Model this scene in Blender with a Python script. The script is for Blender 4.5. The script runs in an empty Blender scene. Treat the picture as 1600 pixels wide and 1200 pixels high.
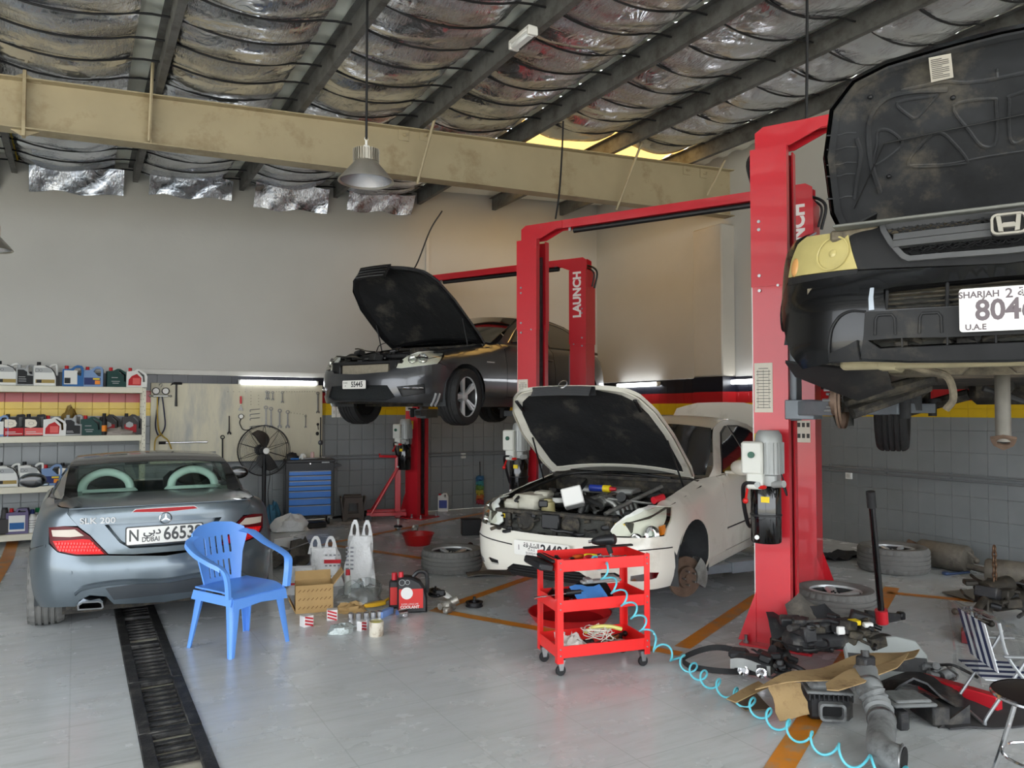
import bpy, bmesh, math, random
from mathutils import Vector as V, Matrix as Mx
from mathutils.geometry import delaunay_2d_cdt
R = math.radians
SC = bpy.context.scene
C = SC.collection
random.seed(7)
sin, cos, pi = math.sin, math.cos, math.pi
# ---------------------------------------------------------------- camera, world, light, exposure
CAMH, FPX, YAW, PITCH = 1.70, 1200.0, R(29.6), math.atan(40 / 1200)
cam = bpy.data.cameras.new('camera'); cam_o = bpy.data.objects.new('camera', cam); C.objects.link(cam_o)
cam.sensor_width = 36; cam.lens = 36 * FPX / 1600; cam.clip_end = 300; cam.clip_start = .05
cam_o.location = (0, 0, CAMH); cam_o.rotation_euler = (pi / 2 + PITCH, 0, -YAW)
SC.camera = cam_o
vs = SC.view_settings
vs.view_transform = 'Standard'; vs.look = 'None'; vs.gamma = 1; vs.use_curve_mapping = False
vs.exposure = 0.92
SC.cycles.max_bounces = 8; SC.cycles.diffuse_bounces = 5; SC.cycles.glossy_bounces = 4
SC.cycles.transmission_bounces = 6; SC.cycles.sample_clamp_indirect = 6
SC.cycles.caustics_reflective = False; SC.cycles.caustics_refractive = False
W = bpy.data.worlds.new('sky'); SC.world = W; W.use_nodes = True
nt = W.node_tree; bg = nt.nodes['Background']
bg.inputs[0].default_value = (.90, .95, 1.0, 1); bg.inputs[1].default_value = 3.0       # bright hazy sky
sun = bpy.data.lights.new('sun', 'SUN'); sun.energy = 5; sun.angle = R(.6); sun.color = (1, .97, .92)
sun_o = bpy.data.objects.new('sun', sun); C.objects.link(sun_o)
sun_o.rotation_euler = (R(-32), 0, R(-24))      # from behind the back wall, high
# ---------------------------------------------------------------- picture <-> place
def ray(px, py):
 x, y = (px - 800) / FPX, (600 - py) / FPX
 f = cos(PITCH) - sin(PITCH) * y; z = sin(PITCH) + cos(PITCH) * y
 return V((x * cos(YAW) + f * sin(YAW), -x * sin(YAW) + f * cos(YAW), z))
EYE = V((0, 0, CAMH)); FW = V((sin(YAW), cos(YAW), 0))
def G(px, py, z=0.0):
 d = ray(px, py); return EYE + d * ((z - CAMH) / d.z)
def at(px, py, D):
 d = ray(px, py); return EYE + d * (D / d.dot(FW))
def on_y(px, py, y):
 d = ray(px, py); return EYE + d * (y / d.y)
def on_x(px, py, x):
 d = ray(px, py); return EYE + d * (x / d.x)
# ---------------------------------------------------------------- materials
def hexc(r, g, b):
 f = lambda c: (c / 255 / 12.92) if c / 255 <= .04045 else ((c / 255 + .055) / 1.055) ** 2.4
 return (f(r), f(g), f(b), 1)
MATS = {}
def mat(name, col, rough=.5, metal=0, var=.0, vscale=6, bump=0, bscale=60, coat=0, dirt=None, dscale=3, damt=.5,
  trans=0, ior=1.45, emit=None, estr=1, spec=.5, alpha=1, stretch=None, rvar=0):
 if name in MATS: return MATS[name]
 m = bpy.data.materials.new(name); m.use_nodes = True; MATS[name] = m
 t = m.node_tree; b = t.nodes['Principled BSDF']; L = t.links.new
 c = hexc(*col); b.inputs['Base Color'].default_value = c
 b.inputs['Roughness'].default_value = rough; b.inputs['Metallic'].default_value = metal
 b.inputs['Coat Weight'].default_value = coat; b.inputs['Coat Roughness'].default_value = .04
 b.inputs['Transmission Weight'].default_value = trans; b.inputs['IOR'].default_value = ior
 b.inputs['Specular IOR Level'].default_value = spec; b.inputs['Alpha'].default_value = alpha
 if emit:
  b.inputs['Emission Color'].default_value = hexc(*emit); b.inputs['Emission Strength'].default_value = estr
 tc = t.nodes.new('ShaderNodeTexCoord'); src = tc.outputs['Object']
 if stretch:
  mp = t.nodes.new('ShaderNodeMapping'); mp.inputs['Scale'].default_value = stretch
  L(src, mp.inputs[0]); src = mp.outputs[0]
 def noise(scale, detail=4, rough_=.6):
  n = t.nodes.new('ShaderNodeTexNoise'); n.inputs['Scale'].default_value = scale
  n.inputs['Detail'].default_value = detail; n.inputs['Roughness'].default_value = rough_
  L(src, n.inputs['Vector']); return n.outputs['Fac']
 colout = None
 if var:
  n = noise(vscale); r = t.nodes.new('ShaderNodeValToRGB')
  k0, k1 = 1 - var, 1 + var
  r.color_ramp.elements[0].position = .3; r.color_ramp.elements[1].position = .7
  r.color_ramp.elements[0].color = (c[0] * k0, c[1] * k0, c[2] * k0, 1)
  r.color_ramp.elements[1].color = (min(1, c[0] * k1), min(1, c[1] * k1), min(1, c[2] * k1), 1)
  L(n, r.inputs[0]); colout = r.outputs[0]
 if dirt:
  n = noise(dscale, 6, .7); r = t.nodes.new('ShaderNodeValToRGB')
  r.color_ramp.elements[0].position = .62 - damt * .3; r.color_ramp.elements[1].position = .78 - damt * .2
  r.color_ramp.elements[0].color = (0, 0, 0, 1); r.color_ramp.elements[1].color = (1, 1, 1, 1)
  L(n, r.inputs[0]); mx = t.nodes.new('ShaderNodeMix'); mx.data_type = 'RGBA'
  mx.inputs['B'].default_value = hexc(*dirt); mx.inputs['A'].default_value = c
  L(r.outputs[0], mx.inputs['Factor'])
  if colout: L(colout, mx.inputs['A'])
  colout = mx.outputs['Result']
 if colout: L(colout, b.inputs['Base Color'])
 if rvar:
  n = noise(vscale * 1.7, 5); mr = t.nodes.new('ShaderNodeMapRange')
  mr.inputs['From Min'].default_value = .3; mr.inputs['From Max'].default_value = .7
  mr.inputs['To Min'].default_value = max(.02, rough - rvar); mr.inputs['To Max'].default_value = min(1, rough + rvar)
  L(n, mr.inputs['Value']); L(mr.outputs[0], b.inputs['Roughness'])
 if bump:
  n = noise(bscale, 5); bp = t.nodes.new('ShaderNodeBump'); bp.inputs['Strength'].default_value = bump
  bp.inputs['Distance'].default_value = .02; L(n, bp.inputs['Height']); L(bp.outputs[0], b.inputs['Normal'])
 return m
# ---------------------------------------------------------------- mesh building
I4 = Mx.Identity(4)
def T(x=0, y=0, z=0): return Mx.Translation((x, y, z))
def RX(a): return Mx.Rotation(a, 4, 'X')
def RY(a): return Mx.Rotation(a, 4, 'Y')
def RZ(a): return Mx.Rotation(a, 4, 'Z')
def frame(o, x, y, z):
 m = Mx.Identity(4)
 for i in range(3): m[i][0], m[i][1], m[i][2], m[i][3] = x[i], y[i], z[i], o[i]
 return m
def crom(pts, n=6, closed=False):
 P = [V(p) for p in pts]; out = []; N = len(P)
 rng = range(N if closed else N - 1)
 for i in rng:
  p1, p2 = P[i], P[(i + 1) % N]
  p0 = P[(i - 1) % N] if (closed or i > 0) else p1 * 2 - p2
  p3 = P[(i + 2) % N] if (closed or i + 2 < N) else p2 * 2 - p1
  for k in range(n):
   t = k / n
   out.append(.5 * ((2 * p1) + (p2 - p0) * t + (2 * p0 - 5 * p1 + 4 * p2 - p3) * t * t + (3 * p1 - p0 - 3 * p2 + p3) * t ** 3))
 if not closed: out.append(P[-1])
 return out
def lerp(a, b, t): return a + (b - a) * t
def table(tab, x):
 if x <= tab[0][0]: return tab[0][1]
 for (a, b), (c, d) in zip(tab, tab[1:]):
  if x <= c: return b + (d - b) * (x - a) / (c - a)
 return tab[-1][1]
def stable(tab, x):                       # smooth table (monotone-ish catmull)
 n = len(tab)
 if x <= tab[0][0]: return tab[0][1]
 if x >= tab[-1][0]: return tab[-1][1]
 for i in range(n - 1):
  if x <= tab[i + 1][0]:
   x1, y1 = tab[i]; x2, y2 = tab[i + 1]
   x0, y0 = tab[i - 1] if i else (2 * x1 - x2, 2 * y1 - y2)
   x3, y3 = tab[i + 2] if i + 2 < n else (2 * x2 - x1, 2 * y2 - y1)
   h = x2 - x1; t = (x - x1) / h
   m1 = (y2 - y0) / (x2 - x0) * h; m2 = (y3 - y1) / (x3 - x1) * h
   return (2 * t ** 3 - 3 * t * t + 1) * y1 + (t ** 3 - 2 * t * t + t) * m1 + (-2 * t ** 3 + 3 * t * t) * y2 + (t ** 3 - t * t) * m2
SPLIT = dict(anchor_bolts='anchor_bolt', bolts='bolt', end_bracket='end_bracket', guide_rail='guide_rail', lift_cable='lift_cable', horn='horn', wheel_studs='wheel_stud', rubber_stops='rubber_stop',
             bar_hanger='bar_hanger', hydraulic_hose='hydraulic_hose', grille_bars='grille_bar', wiper='wiper', intake_fins='intake_fin', condenser_tubes='condenser_tube', lug_holes='lug_hole', rivets='rivet', tail_stub='tail_stub', moulding='moulding', front_suspension='suspension_arm', rear_suspension='suspension_arm', connector='connector', ring_print='printed_ring')
class MB:
 def __init__(s, m=None): s.v = []; s.f = []; s.m = m
 def add(s, vs, fs, m=None):
  o = len(s.v)
  for p in vs:
   p = V(p)
   if m is not None: p = m @ p
   if s.m is not None: p = s.m @ p
   s.v.append(p)
  s.f += [tuple(i + o for i in f) for f in fs]; return s
 def box(s, c, d, m=None, b=0):
  x, y, z = d[0] / 2, d[1] / 2, d[2] / 2
  mm = T(*c) if m is None else (m @ T(*c))
  if b <= 0:
   vs = [(i * x, j * y, k * z) for i in (-1, 1) for j in (-1, 1) for k in (-1, 1)]
   return s.add(vs, [(0, 1, 3, 2), (4, 6, 7, 5), (0, 4, 5, 1), (2, 3, 7, 6), (0, 2, 6, 4), (1, 5, 7, 3)], mm)
  b = min(b, x * .95, y * .95, z * .95)
  vs, idx, fs = [], {}, []
  for i in (-1, 1):
   for j in (-1, 1):
    for k in (-1, 1):
     for ax in range(3):
      p = [i * (x - b), j * (y - b), k * (z - b)]; p[ax] = (i, j, k)[ax] * (x, y, z)[ax]
      idx[i, j, k, ax] = len(vs); vs.append(p)
  for sg in (-1, 1):
   for ax in range(3):
    o = [a for a in range(3) if a != ax]; q = []
    for p, r in ((-1, -1), (1, -1), (1, 1), (-1, 1)):
     t = [0, 0, 0]; t[ax] = sg; t[o[0]] = p; t[o[1]] = r; q.append(idx[t[0], t[1], t[2], ax])
    if (sg > 0) == (ax == 1): q.reverse()
    fs.append(q)
  for ax in range(3):
   o = [a for a in range(3) if a != ax]
   for p in (-1, 1):
    for r in (-1, 1):
     q = []
     for e, w in ((-1, o[0]), (1, o[0]), (1, o[1]), (-1, o[1])):
      t = [0, 0, 0]; t[ax] = e; t[o[0]] = p; t[o[1]] = r; q.append(idx[t[0], t[1], t[2], w])
     fs.append(q)
  for i in (-1, 1):
   for j in (-1, 1):
    for k in (-1, 1): fs.append([idx[i, j, k, a] for a in range(3)])
  return s.add(vs, fs, mm)
 def tube(s, pts, r, n=8, closed=False, caps=True, m=None):
  P = [V(p) for p in pts]; N = len(P); rr = r if isinstance(r, (list, tuple)) else [r] * N
  vs, fs = [], []; up = None
  for i, p in enumerate(P):
   a = P[(i - 1) % N] if (closed or i) else p; b = P[(i + 1) % N] if (closed or i < N - 1) else p
   t = (b - a)
   if t.length < 1e-9: t = V((0, 0, 1))
   t.normalize()
   if up is None: up = V((0, 0, 1)) if abs(t.z) < .9 else V((1, 0, 0))
   x = t.cross(up)
   if x.length < 1e-6: x = t.orthogonal()
   x.normalize(); y = x.cross(t); up = y
   for k in range(n):
    a_ = 2 * pi * k / n; vs.append(p + (x * cos(a_) + y * sin(a_)) * rr[i])
  for i in range(N if closed else N - 1):
   j = (i + 1) % N
   for k in range(n): fs.append((i * n + k, i * n + (k + 1) % n, j * n + (k + 1) % n, j * n + k))
  if caps and not closed: fs.append(tuple(range(n))[::-1]); fs.append(tuple((N - 1) * n + k for k in range(n)))
  return s.add(vs, fs, m)
 def lathe(s, prof, n=24, m=None, closed=False, a0=0, a1=2 * pi):
  full = abs(a1 - a0 - 2 * pi) < 1e-6; cnt = n if full else n + 1; vs, fs = [], []; N = len(prof)
  for k in range(cnt):
   a = a0 + (a1 - a0) * k / n
   for r, z in prof: vs.append((r * cos(a), r * sin(a), z))
  for k in range(n):
   q = (k + 1) % cnt
   for i in range(N if closed else N - 1):
    j = (i + 1) % N
    if prof[i][0] < 1e-6 and prof[j][0] < 1e-6: continue
    if prof[i][0] < 1e-6: fs.append((k * N + i, q * N + j, k * N + j))
    elif prof[j][0] < 1e-6: fs.append((k * N + i, q * N + i, k * N + j))
    else: fs.append((k * N + i, q * N + i, q * N + j, k * N + j))
  return s.add(vs, fs, m)
 def cyl(s, p, q, r, n=12, r2=None):
  return s.tube([p, q], [r, r if r2 is None else r2], n)
 def prism(s, out, z0, z1, m=None, holes=(), bev=0):
  if holes:
   vs, ts = fill([out] + list(holes));
   A = [(p[0], p[1], z0) for p in vs]; B = [(p[0], p[1], z1) for p in vs]; n = len(vs)
   fs = [t[::-1] for t in ts] + [tuple(i + n for i in t) for t in ts]
   ed = {}
   for t in ts:
    for i in range(3):
     e = (t[i], t[(i + 1) % 3]); ed[e] = ed.get(e, 0) + 1
   for (i, j) in ed:
    if (j, i) not in ed: fs.append((i, j, j + n, i + n))
   return s.add(A + B, fs, m)
  n = len(out); vs = [(p[0], p[1], z0) for p in out] + [(p[0], p[1], z1) for p in out]
  fs = [(i, (i + 1) % n, (i + 1) % n + n, i + n) for i in range(n)]
  if bev:
   cx = sum(p[0] for p in out) / n; cy = sum(p[1] for p in out) / n
   sh = lambda p: offset_pt(out, p, -bev)
   inn = offset(out, -bev); o = len(vs); sg = 1 if z1 > z0 else -1
   vs = [(p[0], p[1], z0) for p in out] + [(p[0], p[1], z1 - sg * bev) for p in out] + [(p[0], p[1], z1) for p in inn]
   fs += [(i + n, (i + 1) % n + n, (i + 1) % n + 2 * n, i + 2 * n) for i in range(n)]
   fs += [tuple(range(n))[::-1], tuple(i + 2 * n for i in range(n))]
   return s.add(vs, fs, m)
  fs += [tuple(range(n))[::-1], tuple(range(n, 2 * n))]
  return s.add(vs, fs, m)
 def ball(s, c, r, n=12, k=8, m=None):
  rx, ry, rz = r if isinstance(r, (tuple, list)) else (r, r, r)
  prof = [(sin(pi * i / k), -cos(pi * i / k)) for i in range(k + 1)]; prof[0] = (0, -1); prof[-1] = (0, 1)
  mm = T(*c) @ Mx.Diagonal((rx, ry, rz, 1))
  return s.lathe(prof, n, mm if m is None else m @ mm)
 def sheet(s, rows, closed=False, m=None, flip=False):
  n = len(rows[0]); vs = [p for r in rows for p in r]; fs = []
  for i in range(len(rows) - 1):
   for j in range(n if closed else n - 1):
    k = (j + 1) % n; q = (i * n + j, i * n + k, (i + 1) * n + k, (i + 1) * n + j)
    fs.append(q[::-1] if flip else q)
  return s.add(vs, fs, m)
 def solid_sheet(s, rows, th, m=None):
  n = len(rows[0]); N = len(rows); P = [[V(p) for p in r] for r in rows]; Q = []
  for i in range(N):
   row = []
   for j in range(n):
    a = P[min(i + 1, N - 1)][j] - P[max(i - 1, 0)][j]; b = P[i][min(j + 1, n - 1)] - P[i][max(j - 1, 0)]
    d = a.cross(b); d = d.normalized() if d.length > 1e-9 else V((0, 0, 1)); row.append(P[i][j] + d * th)
   Q.append(row)
  s.sheet(P, m=m); s.sheet(Q, m=m, flip=True)
  bd = [(0, j) for j in range(n)] + [(i, n - 1) for i in range(1, N)] + [(N - 1, j) for j in range(n - 2, -1, -1)] + [(i, 0) for i in range(N - 2, 0, -1)]
  vs, fs = [], []
  for k, (i, j) in enumerate(bd): vs += [P[i][j], Q[i][j]]
  L = len(bd)
  for k in range(L): q = (k + 1) % L; fs.append((2 * k, 2 * q, 2 * q + 1, 2 * k + 1))
  return s.add(vs, fs, m)
 def tris(s, vs, ts, th=0, m=None):
  if not th: return s.add(vs, ts, m)
  P = [V(p) for p in vs]; nn = [V((0, 0, 0)) for _ in P]; ed = set()
  for t in ts:
   d = (P[t[1]] - P[t[0]]).cross(P[t[2]] - P[t[0]])
   for i in t: nn[i] += d
   for i in range(3): ed.add((t[i], t[(i + 1) % 3]))
  Q = [p - (d.normalized() if d.length > 0 else V((0, 0, 0))) * th for p, d in zip(P, nn)]; n = len(P)
  fs = list(ts) + [tuple(i + n for i in t[::-1]) for t in ts] + [(i, i + n, j + n, j) for (i, j) in ed if (j, i) not in ed]
  return s.add(P + Q, fs, m)
 def mesh(s, name='m', sharp=40):
  me = bpy.data.meshes.new(name); me.from_pydata([tuple(p) for p in s.v], [], s.f); me.validate()
  if sharp is not None:
   bm = bmesh.new(); bm.from_mesh(me); bmesh.ops.remove_doubles(bm, verts=bm.verts, dist=1e-5)
   bmesh.ops.recalc_face_normals(bm, faces=bm.faces); bm.to_mesh(me); bm.free()
   me.shade_smooth(); me.set_sharp_from_angle(angle=R(sharp))
  me.update(); return me
 def build(s, name, m, parent=None, sharp=40, **k):
  if name in SPLIT:
   par = list(range(len(s.v)))
   def fnd(a):
    while par[a] != a: par[a] = par[par[a]]; a = par[a]
    return a
   for f in s.f:
    for i in f[1:]: par[fnd(i)] = fnd(f[0])
   gr = {}
   for f in s.f: gr.setdefault(fnd(f[0]), []).append(f)
   if len(gr) > 1:
    o = None; nm = SPLIT[name]
    for fs in gr.values():
     q = MB(); ids = {}
     for f in fs:
      for i in f:
       if i not in ids: ids[i] = len(q.v); q.v.append(s.v[i])
     q.f = [tuple(ids[i] for i in f) for f in fs]; o = q.build(nm if nm != name else nm + '_', m, parent, sharp, **k)
     if nm == name: o.name = nm
    return o
  o = bpy.data.objects.new(name, s.mesh(name, sharp)); C.objects.link(o)
  if m is not None: o.data.materials.append(m)
  if parent is not None: o.parent = parent
  for a, b in k.items(): o[a] = b
  return o
def area2(o): return sum(o[i][0] * o[(i + 1) % len(o)][1] - o[(i + 1) % len(o)][0] * o[i][1] for i in range(len(o)))
def offset(o, d):                         # + grows, - shrinks (miter)
 n = len(o); sg = 1 if area2(o) > 0 else -1; out = []
 for i in range(n):
  a, b, c = V(o[i - 1][:2]), V(o[i][:2]), V(o[(i + 1) % n][:2])
  e, f = (b - a), (c - b)
  if e.length < 1e-9 or f.length < 1e-9: out.append((b.x, b.y)); continue
  e.normalize(); f.normalize(); n1 = V((e.y, -e.x)) * sg; n2 = V((f.y, -f.x)) * sg
  q = n1 + n2
  q = q / max(.35, q.length_squared / 2) if q.length > 1e-6 else n1
  p = b + q * d; out.append((p.x, p.y))
 return out
def inside(p, o):
 x, y = p; r = False; n = len(o)
 for i in range(n):
  x1, y1 = o[i][0], o[i][1]; x2, y2 = o[i - 1][0], o[i - 1][1]
  if (y1 > y) != (y2 > y) and x < (x2 - x1) * (y - y1) / (y2 - y1) + x1: r = not r
 return r
def resample(o, res):
 out = []; n = len(o)
 for i in range(n):
  a, b = o[i], o[(i + 1) % n]; d = math.hypot(b[0] - a[0], b[1] - a[1]); k = max(1, int(math.ceil(d / res)))
  for j in range(k): out.append((lerp(a[0], b[0], j / k), lerp(a[1], b[1], j / k)))
 return out
def fill(loops, res=None):
 pts, edges = [], []
 for lo in loops:
  if res: lo = resample(lo, res)
  o = len(pts); pts += [V((p[0], p[1])) for p in lo]; edges += [(o + i, o + (i + 1) % len(lo)) for i in range(len(lo))]
 if res:
  xs = [p.x for p in pts]; ys = [p.y for p in pts]; y = min(ys) + res / 2; r = 0; bound = list(pts)
  while y < max(ys):
   x = min(xs) + res * (.25 + .5 * (r % 2))
   while x < max(xs):
    if inside((x, y), loops[0]) and not any(inside((x, y), h) for h in loops[1:]):
     if all((b.x - x) ** 2 + (b.y - y) ** 2 > (res * .45) ** 2 for b in bound): pts.append(V((x, y)))
    x += res
   y += res * .87; r += 1
 vo, _, fo, *_ = delaunay_2d_cdt(pts, edges, [], 0, 1e-6)
 ts = []
 for f in fo:
  c = (sum(vo[i].x for i in f) / 3, sum(vo[i].y for i in f) / 3)
  if inside(c, loops[0]) and not any(inside(c, h) for h in loops[1:]):
   a = (vo[f[1]] - vo[f[0]]).cross(vo[f[2]] - vo[f[0]]) if False else ((vo[f[1]].x - vo[f[0]].x) * (vo[f[2]].y - vo[f[0]].y) - (vo[f[1]].y - vo[f[0]].y) * (vo[f[2]].x - vo[f[0]].x))
   ts.append(tuple(f) if a > 0 else tuple(f[::-1]))
 return [(p.x, p.y) for p in vo], ts
def rrect(w, h, r, n=4, cx=0, cy=0):
 out = []
 for (sx, sy, a) in ((1, -1, -90), (1, 1, 0), (-1, 1, 90), (-1, -1, 180)):
  for k in range(n + 1):
   t = R(a + 90 * k / n); out.append((cx + sx * (w / 2 - r) + r * cos(t), cy + sy * (h / 2 - r) + r * sin(t)))
 return out
def circ(r, n=16, cx=0, cy=0, a0=0): return [(cx + r * cos(a0 + 2 * pi * k / n), cy + r * sin(a0 + 2 * pi * k / n)) for k in range(n)]
def tag(o, label, cat, group=None):
 o['label'] = label; o['category'] = cat
 if group: o['group'] = group
 return o
def thing(name, label, cat, loc=(0, 0, 0), rz=0, group=None, rot=None):
 o = bpy.data.objects.new(name, None); C.objects.link(o); o.empty_display_size = .1
 o.location = loc; o.rotation_euler = rot if rot else (0, 0, rz)
 return tag(o, label, cat, group)
def struct(o): o['kind'] = 'structure'; return o
def dup(o, parent=None):
 c = o.copy(); C.objects.link(c); c.parent = parent
 for ch in list(o.children): dup(ch, c)
 return c
_txt = {}
def text(txt, size, depth=.002, bold=0, sx=1.0):
 k = (txt, size, depth, bold, sx)
 if k in _txt: return _txt[k]
 cu = bpy.data.curves.new('t', 'FONT'); cu.body = txt; cu.size = size; cu.align_x = 'CENTER'; cu.align_y = 'CENTER'
 cu.extrude = depth; cu.resolution_u = 3; cu.offset = bold
 o = bpy.data.objects.new('t', cu); C.objects.link(o)
 dg = bpy.context.evaluated_depsgraph_get(); me = bpy.data.meshes.new_from_object(o.evaluated_get(dg))
 r = ([(v.co.x * sx, v.co.y, v.co.z) for v in me.vertices], [tuple(p.vertices) for p in me.polygons])
 bpy.data.objects.remove(o); bpy.data.curves.remove(cu); bpy.data.meshes.remove(me); _txt[k] = r; return r
def put_text(mb, txt, size, m, depth=.0015, bold=0, sx=1.0):
 vs, fs = text(txt, size, depth, bold, sx); mb.add(vs, fs, m); return mb
# ================================================================ the building
YB, XR, YF, XL = 11.93, 8.65, -5.0, -6.0         # back wall, right wall, open front, left wall
def zroof(x): return 5.06 + .06 * x
m_red = mat('red_paint', (196, 34, 46), .35, var=.05, vscale=2, coat=.3)
m_black = mat('black_plastic', (22, 22, 24), .45)
m_rubber = mat('rubber', (34, 34, 35), .75, var=.15, vscale=30, bump=.15, bscale=300)
m_steel = mat('bare_steel', (150, 150, 150), .35, .9, var=.15, vscale=20)
m_chrome = mat('chrome', (215, 215, 218), .12, 1)
m_white_p = mat('white_plastic', (225, 224, 220), .45)
m_black_g = mat('black_gloss', (12, 12, 13), .15, coat=.5)
def wall_mat():
 m = bpy.data.materials.new('painted_tile'); m.use_nodes = True; t = m.node_tree; L = t.links.new
 b = t.nodes['Principled BSDF']; g = t.nodes.new('ShaderNodeNewGeometry'); sp = t.nodes.new('ShaderNodeSeparateXYZ')
 L(g.outputs['Position'], sp.inputs[0]); mr = t.nodes.new('ShaderNodeMath'); mr.operation = 'DIVIDE'; mr.inputs[1].default_value = 2.4
 L(sp.outputs['Z'], mr.inputs[0]); r = t.nodes.new('ShaderNodeValToRGB'); r.color_ramp.interpolation = 'CONSTANT'
 e = r.color_ramp.elements; e[0].position = 0; e[0].color = hexc(138, 142, 144)
 e[1].position = 1.61 / 2.4; e[1].color = hexc(224, 186, 28)
 for z, c in ((1.80, (176, 30, 34)), (1.96, (24, 25, 36))):
  q = e.new(z / 2.4); q.color = hexc(*c)
 L(mr.outputs[0], r.inputs[0])
 n = t.nodes.new('ShaderNodeTexNoise'); n.inputs['Scale'].default_value = 2.2; n.inputs['Detail'].default_value = 7
 L(g.outputs['Position'], n.inputs['Vector']); mx = t.nodes.new('ShaderNodeMix'); mx.data_type = 'RGBA'; mx.blend_type = 'MULTIPLY'
 mx.inputs['Factor'].default_value = .35; L(r.outputs[0], mx.inputs['A']); L(n.outputs['Fac'], mx.inputs['B'])
 L(mx.outputs['Result'], b.inputs['Base Color']); b.inputs['Roughness'].default_value = .32
 n2 = t.nodes.new('ShaderNodeTexNoise'); n2.inputs['Scale'].default_value = 25; L(g.outputs['Position'], n2.inputs['Vector'])
 bp = t.nodes.new('ShaderNodeBump'); bp.inputs['Strength'].default_value = .05; L(n2.outputs['Fac'], bp.inputs['Height']); L(bp.outputs[0], b.inputs['Normal'])
 return m
m_tile = wall_mat()
m_plaster = mat('wall_plaster', (184, 183, 178), .85, var=.035, vscale=.8, bump=.1, bscale=18)
m_grout = mat('tile_joint', (98, 100, 102), .8, var=.1)
def floor_mat():
 m = bpy.data.materials.new('painted_floor'); m.use_nodes = True; t = m.node_tree; L = t.links.new
 b = t.nodes['Principled BSDF']; tc = t.nodes.new('ShaderNodeTexCoord')
 def N(s, d=6, sc=(1, 1, 1), ro=.6):
  mp = t.nodes.new('ShaderNodeMapping'); mp.inputs['Scale'].default_value = sc; mp.inputs['Rotation'].default_value = (0, 0, R(20)); L(tc.outputs['Object'], mp.inputs[0])
  n = t.nodes.new('ShaderNodeTexNoise'); n.inputs['Scale'].default_value = s; n.inputs['Detail'].default_value = d; n.inputs['Roughness'].default_value = ro
  L(mp.outputs[0], n.inputs['Vector']); return n.outputs['Fac']
 def ramp(f, p0, c0, p1, c1):
  r = t.nodes.new('ShaderNodeValToRGB'); r.color_ramp.elements[0].position = p0; r.color_ramp.elements[0].color = c0
  r.color_ramp.elements[1].position = p1; r.color_ramp.elements[1].color = c1; L(f, r.inputs[0]); return r.outputs[0]
 def mix(fac, a, bb, mode='MIX'):
  x = t.nodes.new('ShaderNodeMix'); x.data_type = 'RGBA'; x.blend_type = mode
  if isinstance(fac, float): x.inputs['Factor'].default_value = fac
  else: L(fac, x.inputs['Factor'])
  for s_, k in ((a, 'A'), (bb, 'B')):
   if isinstance(s_, tuple): x.inputs[k].default_value = s_
   else: L(s_, x.inputs[k])
  return x.outputs['Result']
 k0, k1 = (0, 0, 0, 1), (1, 1, 1, 1)
 base = ramp(N(.55, 4), .32, hexc(190, 194, 195), .68, hexc(204, 207, 208))
 scuff = ramp(N(5, 9, (.35, 2.2, 1), .75), .46, k0, .72, k1)
 c = mix(scuff, base, hexc(180, 182, 181))
 dirt = ramp(N(1.4, 10, (1, 1, 1), .72), .60, k0, .80, k1)
 c = mix(dirt, c, hexc(150, 149, 145))
 br = t.nodes.new('ShaderNodeTexBrick'); br.inputs['Scale'].default_value = 1; br.offset = 0
 br.inputs['Mortar Size'].default_value = .004; br.inputs['Mortar Smooth'].default_value = .1
 br.inputs['Brick Width'].default_value = .6; br.inputs['Row Height'].default_value = .6
 br.inputs['Color1'].default_value = k1; br.inputs['Color2'].default_value = k1; br.inputs['Mortar'].default_value = (.62, .62, .61, 1)
 L(tc.outputs['Object'], br.inputs['Vector']); c = mix(.42, c, br.outputs['Color'], 'MULTIPLY')
 L(c, b.inputs['Base Color'])
 ro = t.nodes.new('ShaderNodeMapRange'); ro.inputs['To Min'].default_value = .2; ro.inputs['To Max'].default_value = .32
 ro.inputs['From Min'].default_value = .3; ro.inputs['From Max'].default_value = .72; L(N(2.3, 8), ro.inputs['Value']); L(ro.outputs[0], b.inputs['Roughness'])
 bp = t.nodes.new('ShaderNodeBump'); bp.inputs['Strength'].default_value = .06; bp.inputs['Distance'].default_value = .02
 L(N(7, 8), bp.inputs['Height']); L(bp.outputs[0], b.inputs['Normal']); return m
m_floor = floor_mat()
d0, d1 = G(196, 1050).x, G(283, 1050).x
DX0, DX1 = d0, d1
mb = MB()
for (x0, x1, y0, y1) in ((XL, DX0, YF, YB), (DX1, XR, YF, YB), (DX0, DX1, 9.8, YB), (DX0, DX1, YF, 1.0)):
 mb.add([(x0, y0, 0), (x1, y0, 0), (x1, y1, 0), (x0, y1, 0)], [(0, 1, 2, 3)])
floor = struct(mb.build('floor', m_floor, sharp=None))
m_concrete = mat('drain_concrete', (70, 66, 58), .9, var=.3, vscale=9)
mb = MB()
mb.add([(DX0, 1, 0), (DX1, 1, 0), (DX1, 9.8, 0), (DX0, 9.8, 0), (DX0, 1, -.22), (DX1, 1, -.22), (DX1, 9.8, -.22), (DX0, 9.8, -.22)],
       [(0, 4, 7, 3), (1, 2, 6, 5), (4, 5, 6, 7), (0, 1, 5, 4), (3, 7, 6, 2)])
mb.build('drain_channel', m_concrete, floor)
m_grate = mat('cast_iron_grate', (46, 46, 47), .5, .5, var=.4, vscale=14, bump=.3, bscale=80, dirt=(92, 90, 86), dscale=9, damt=.45)
grate = thing('floor_drain_grate', 'long black cast iron drain grate set into the grey floor behind the silver coupe', 'drain grate', ((DX0 + DX1) / 2, 1, 0))
GW = DX1 - DX0
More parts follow.
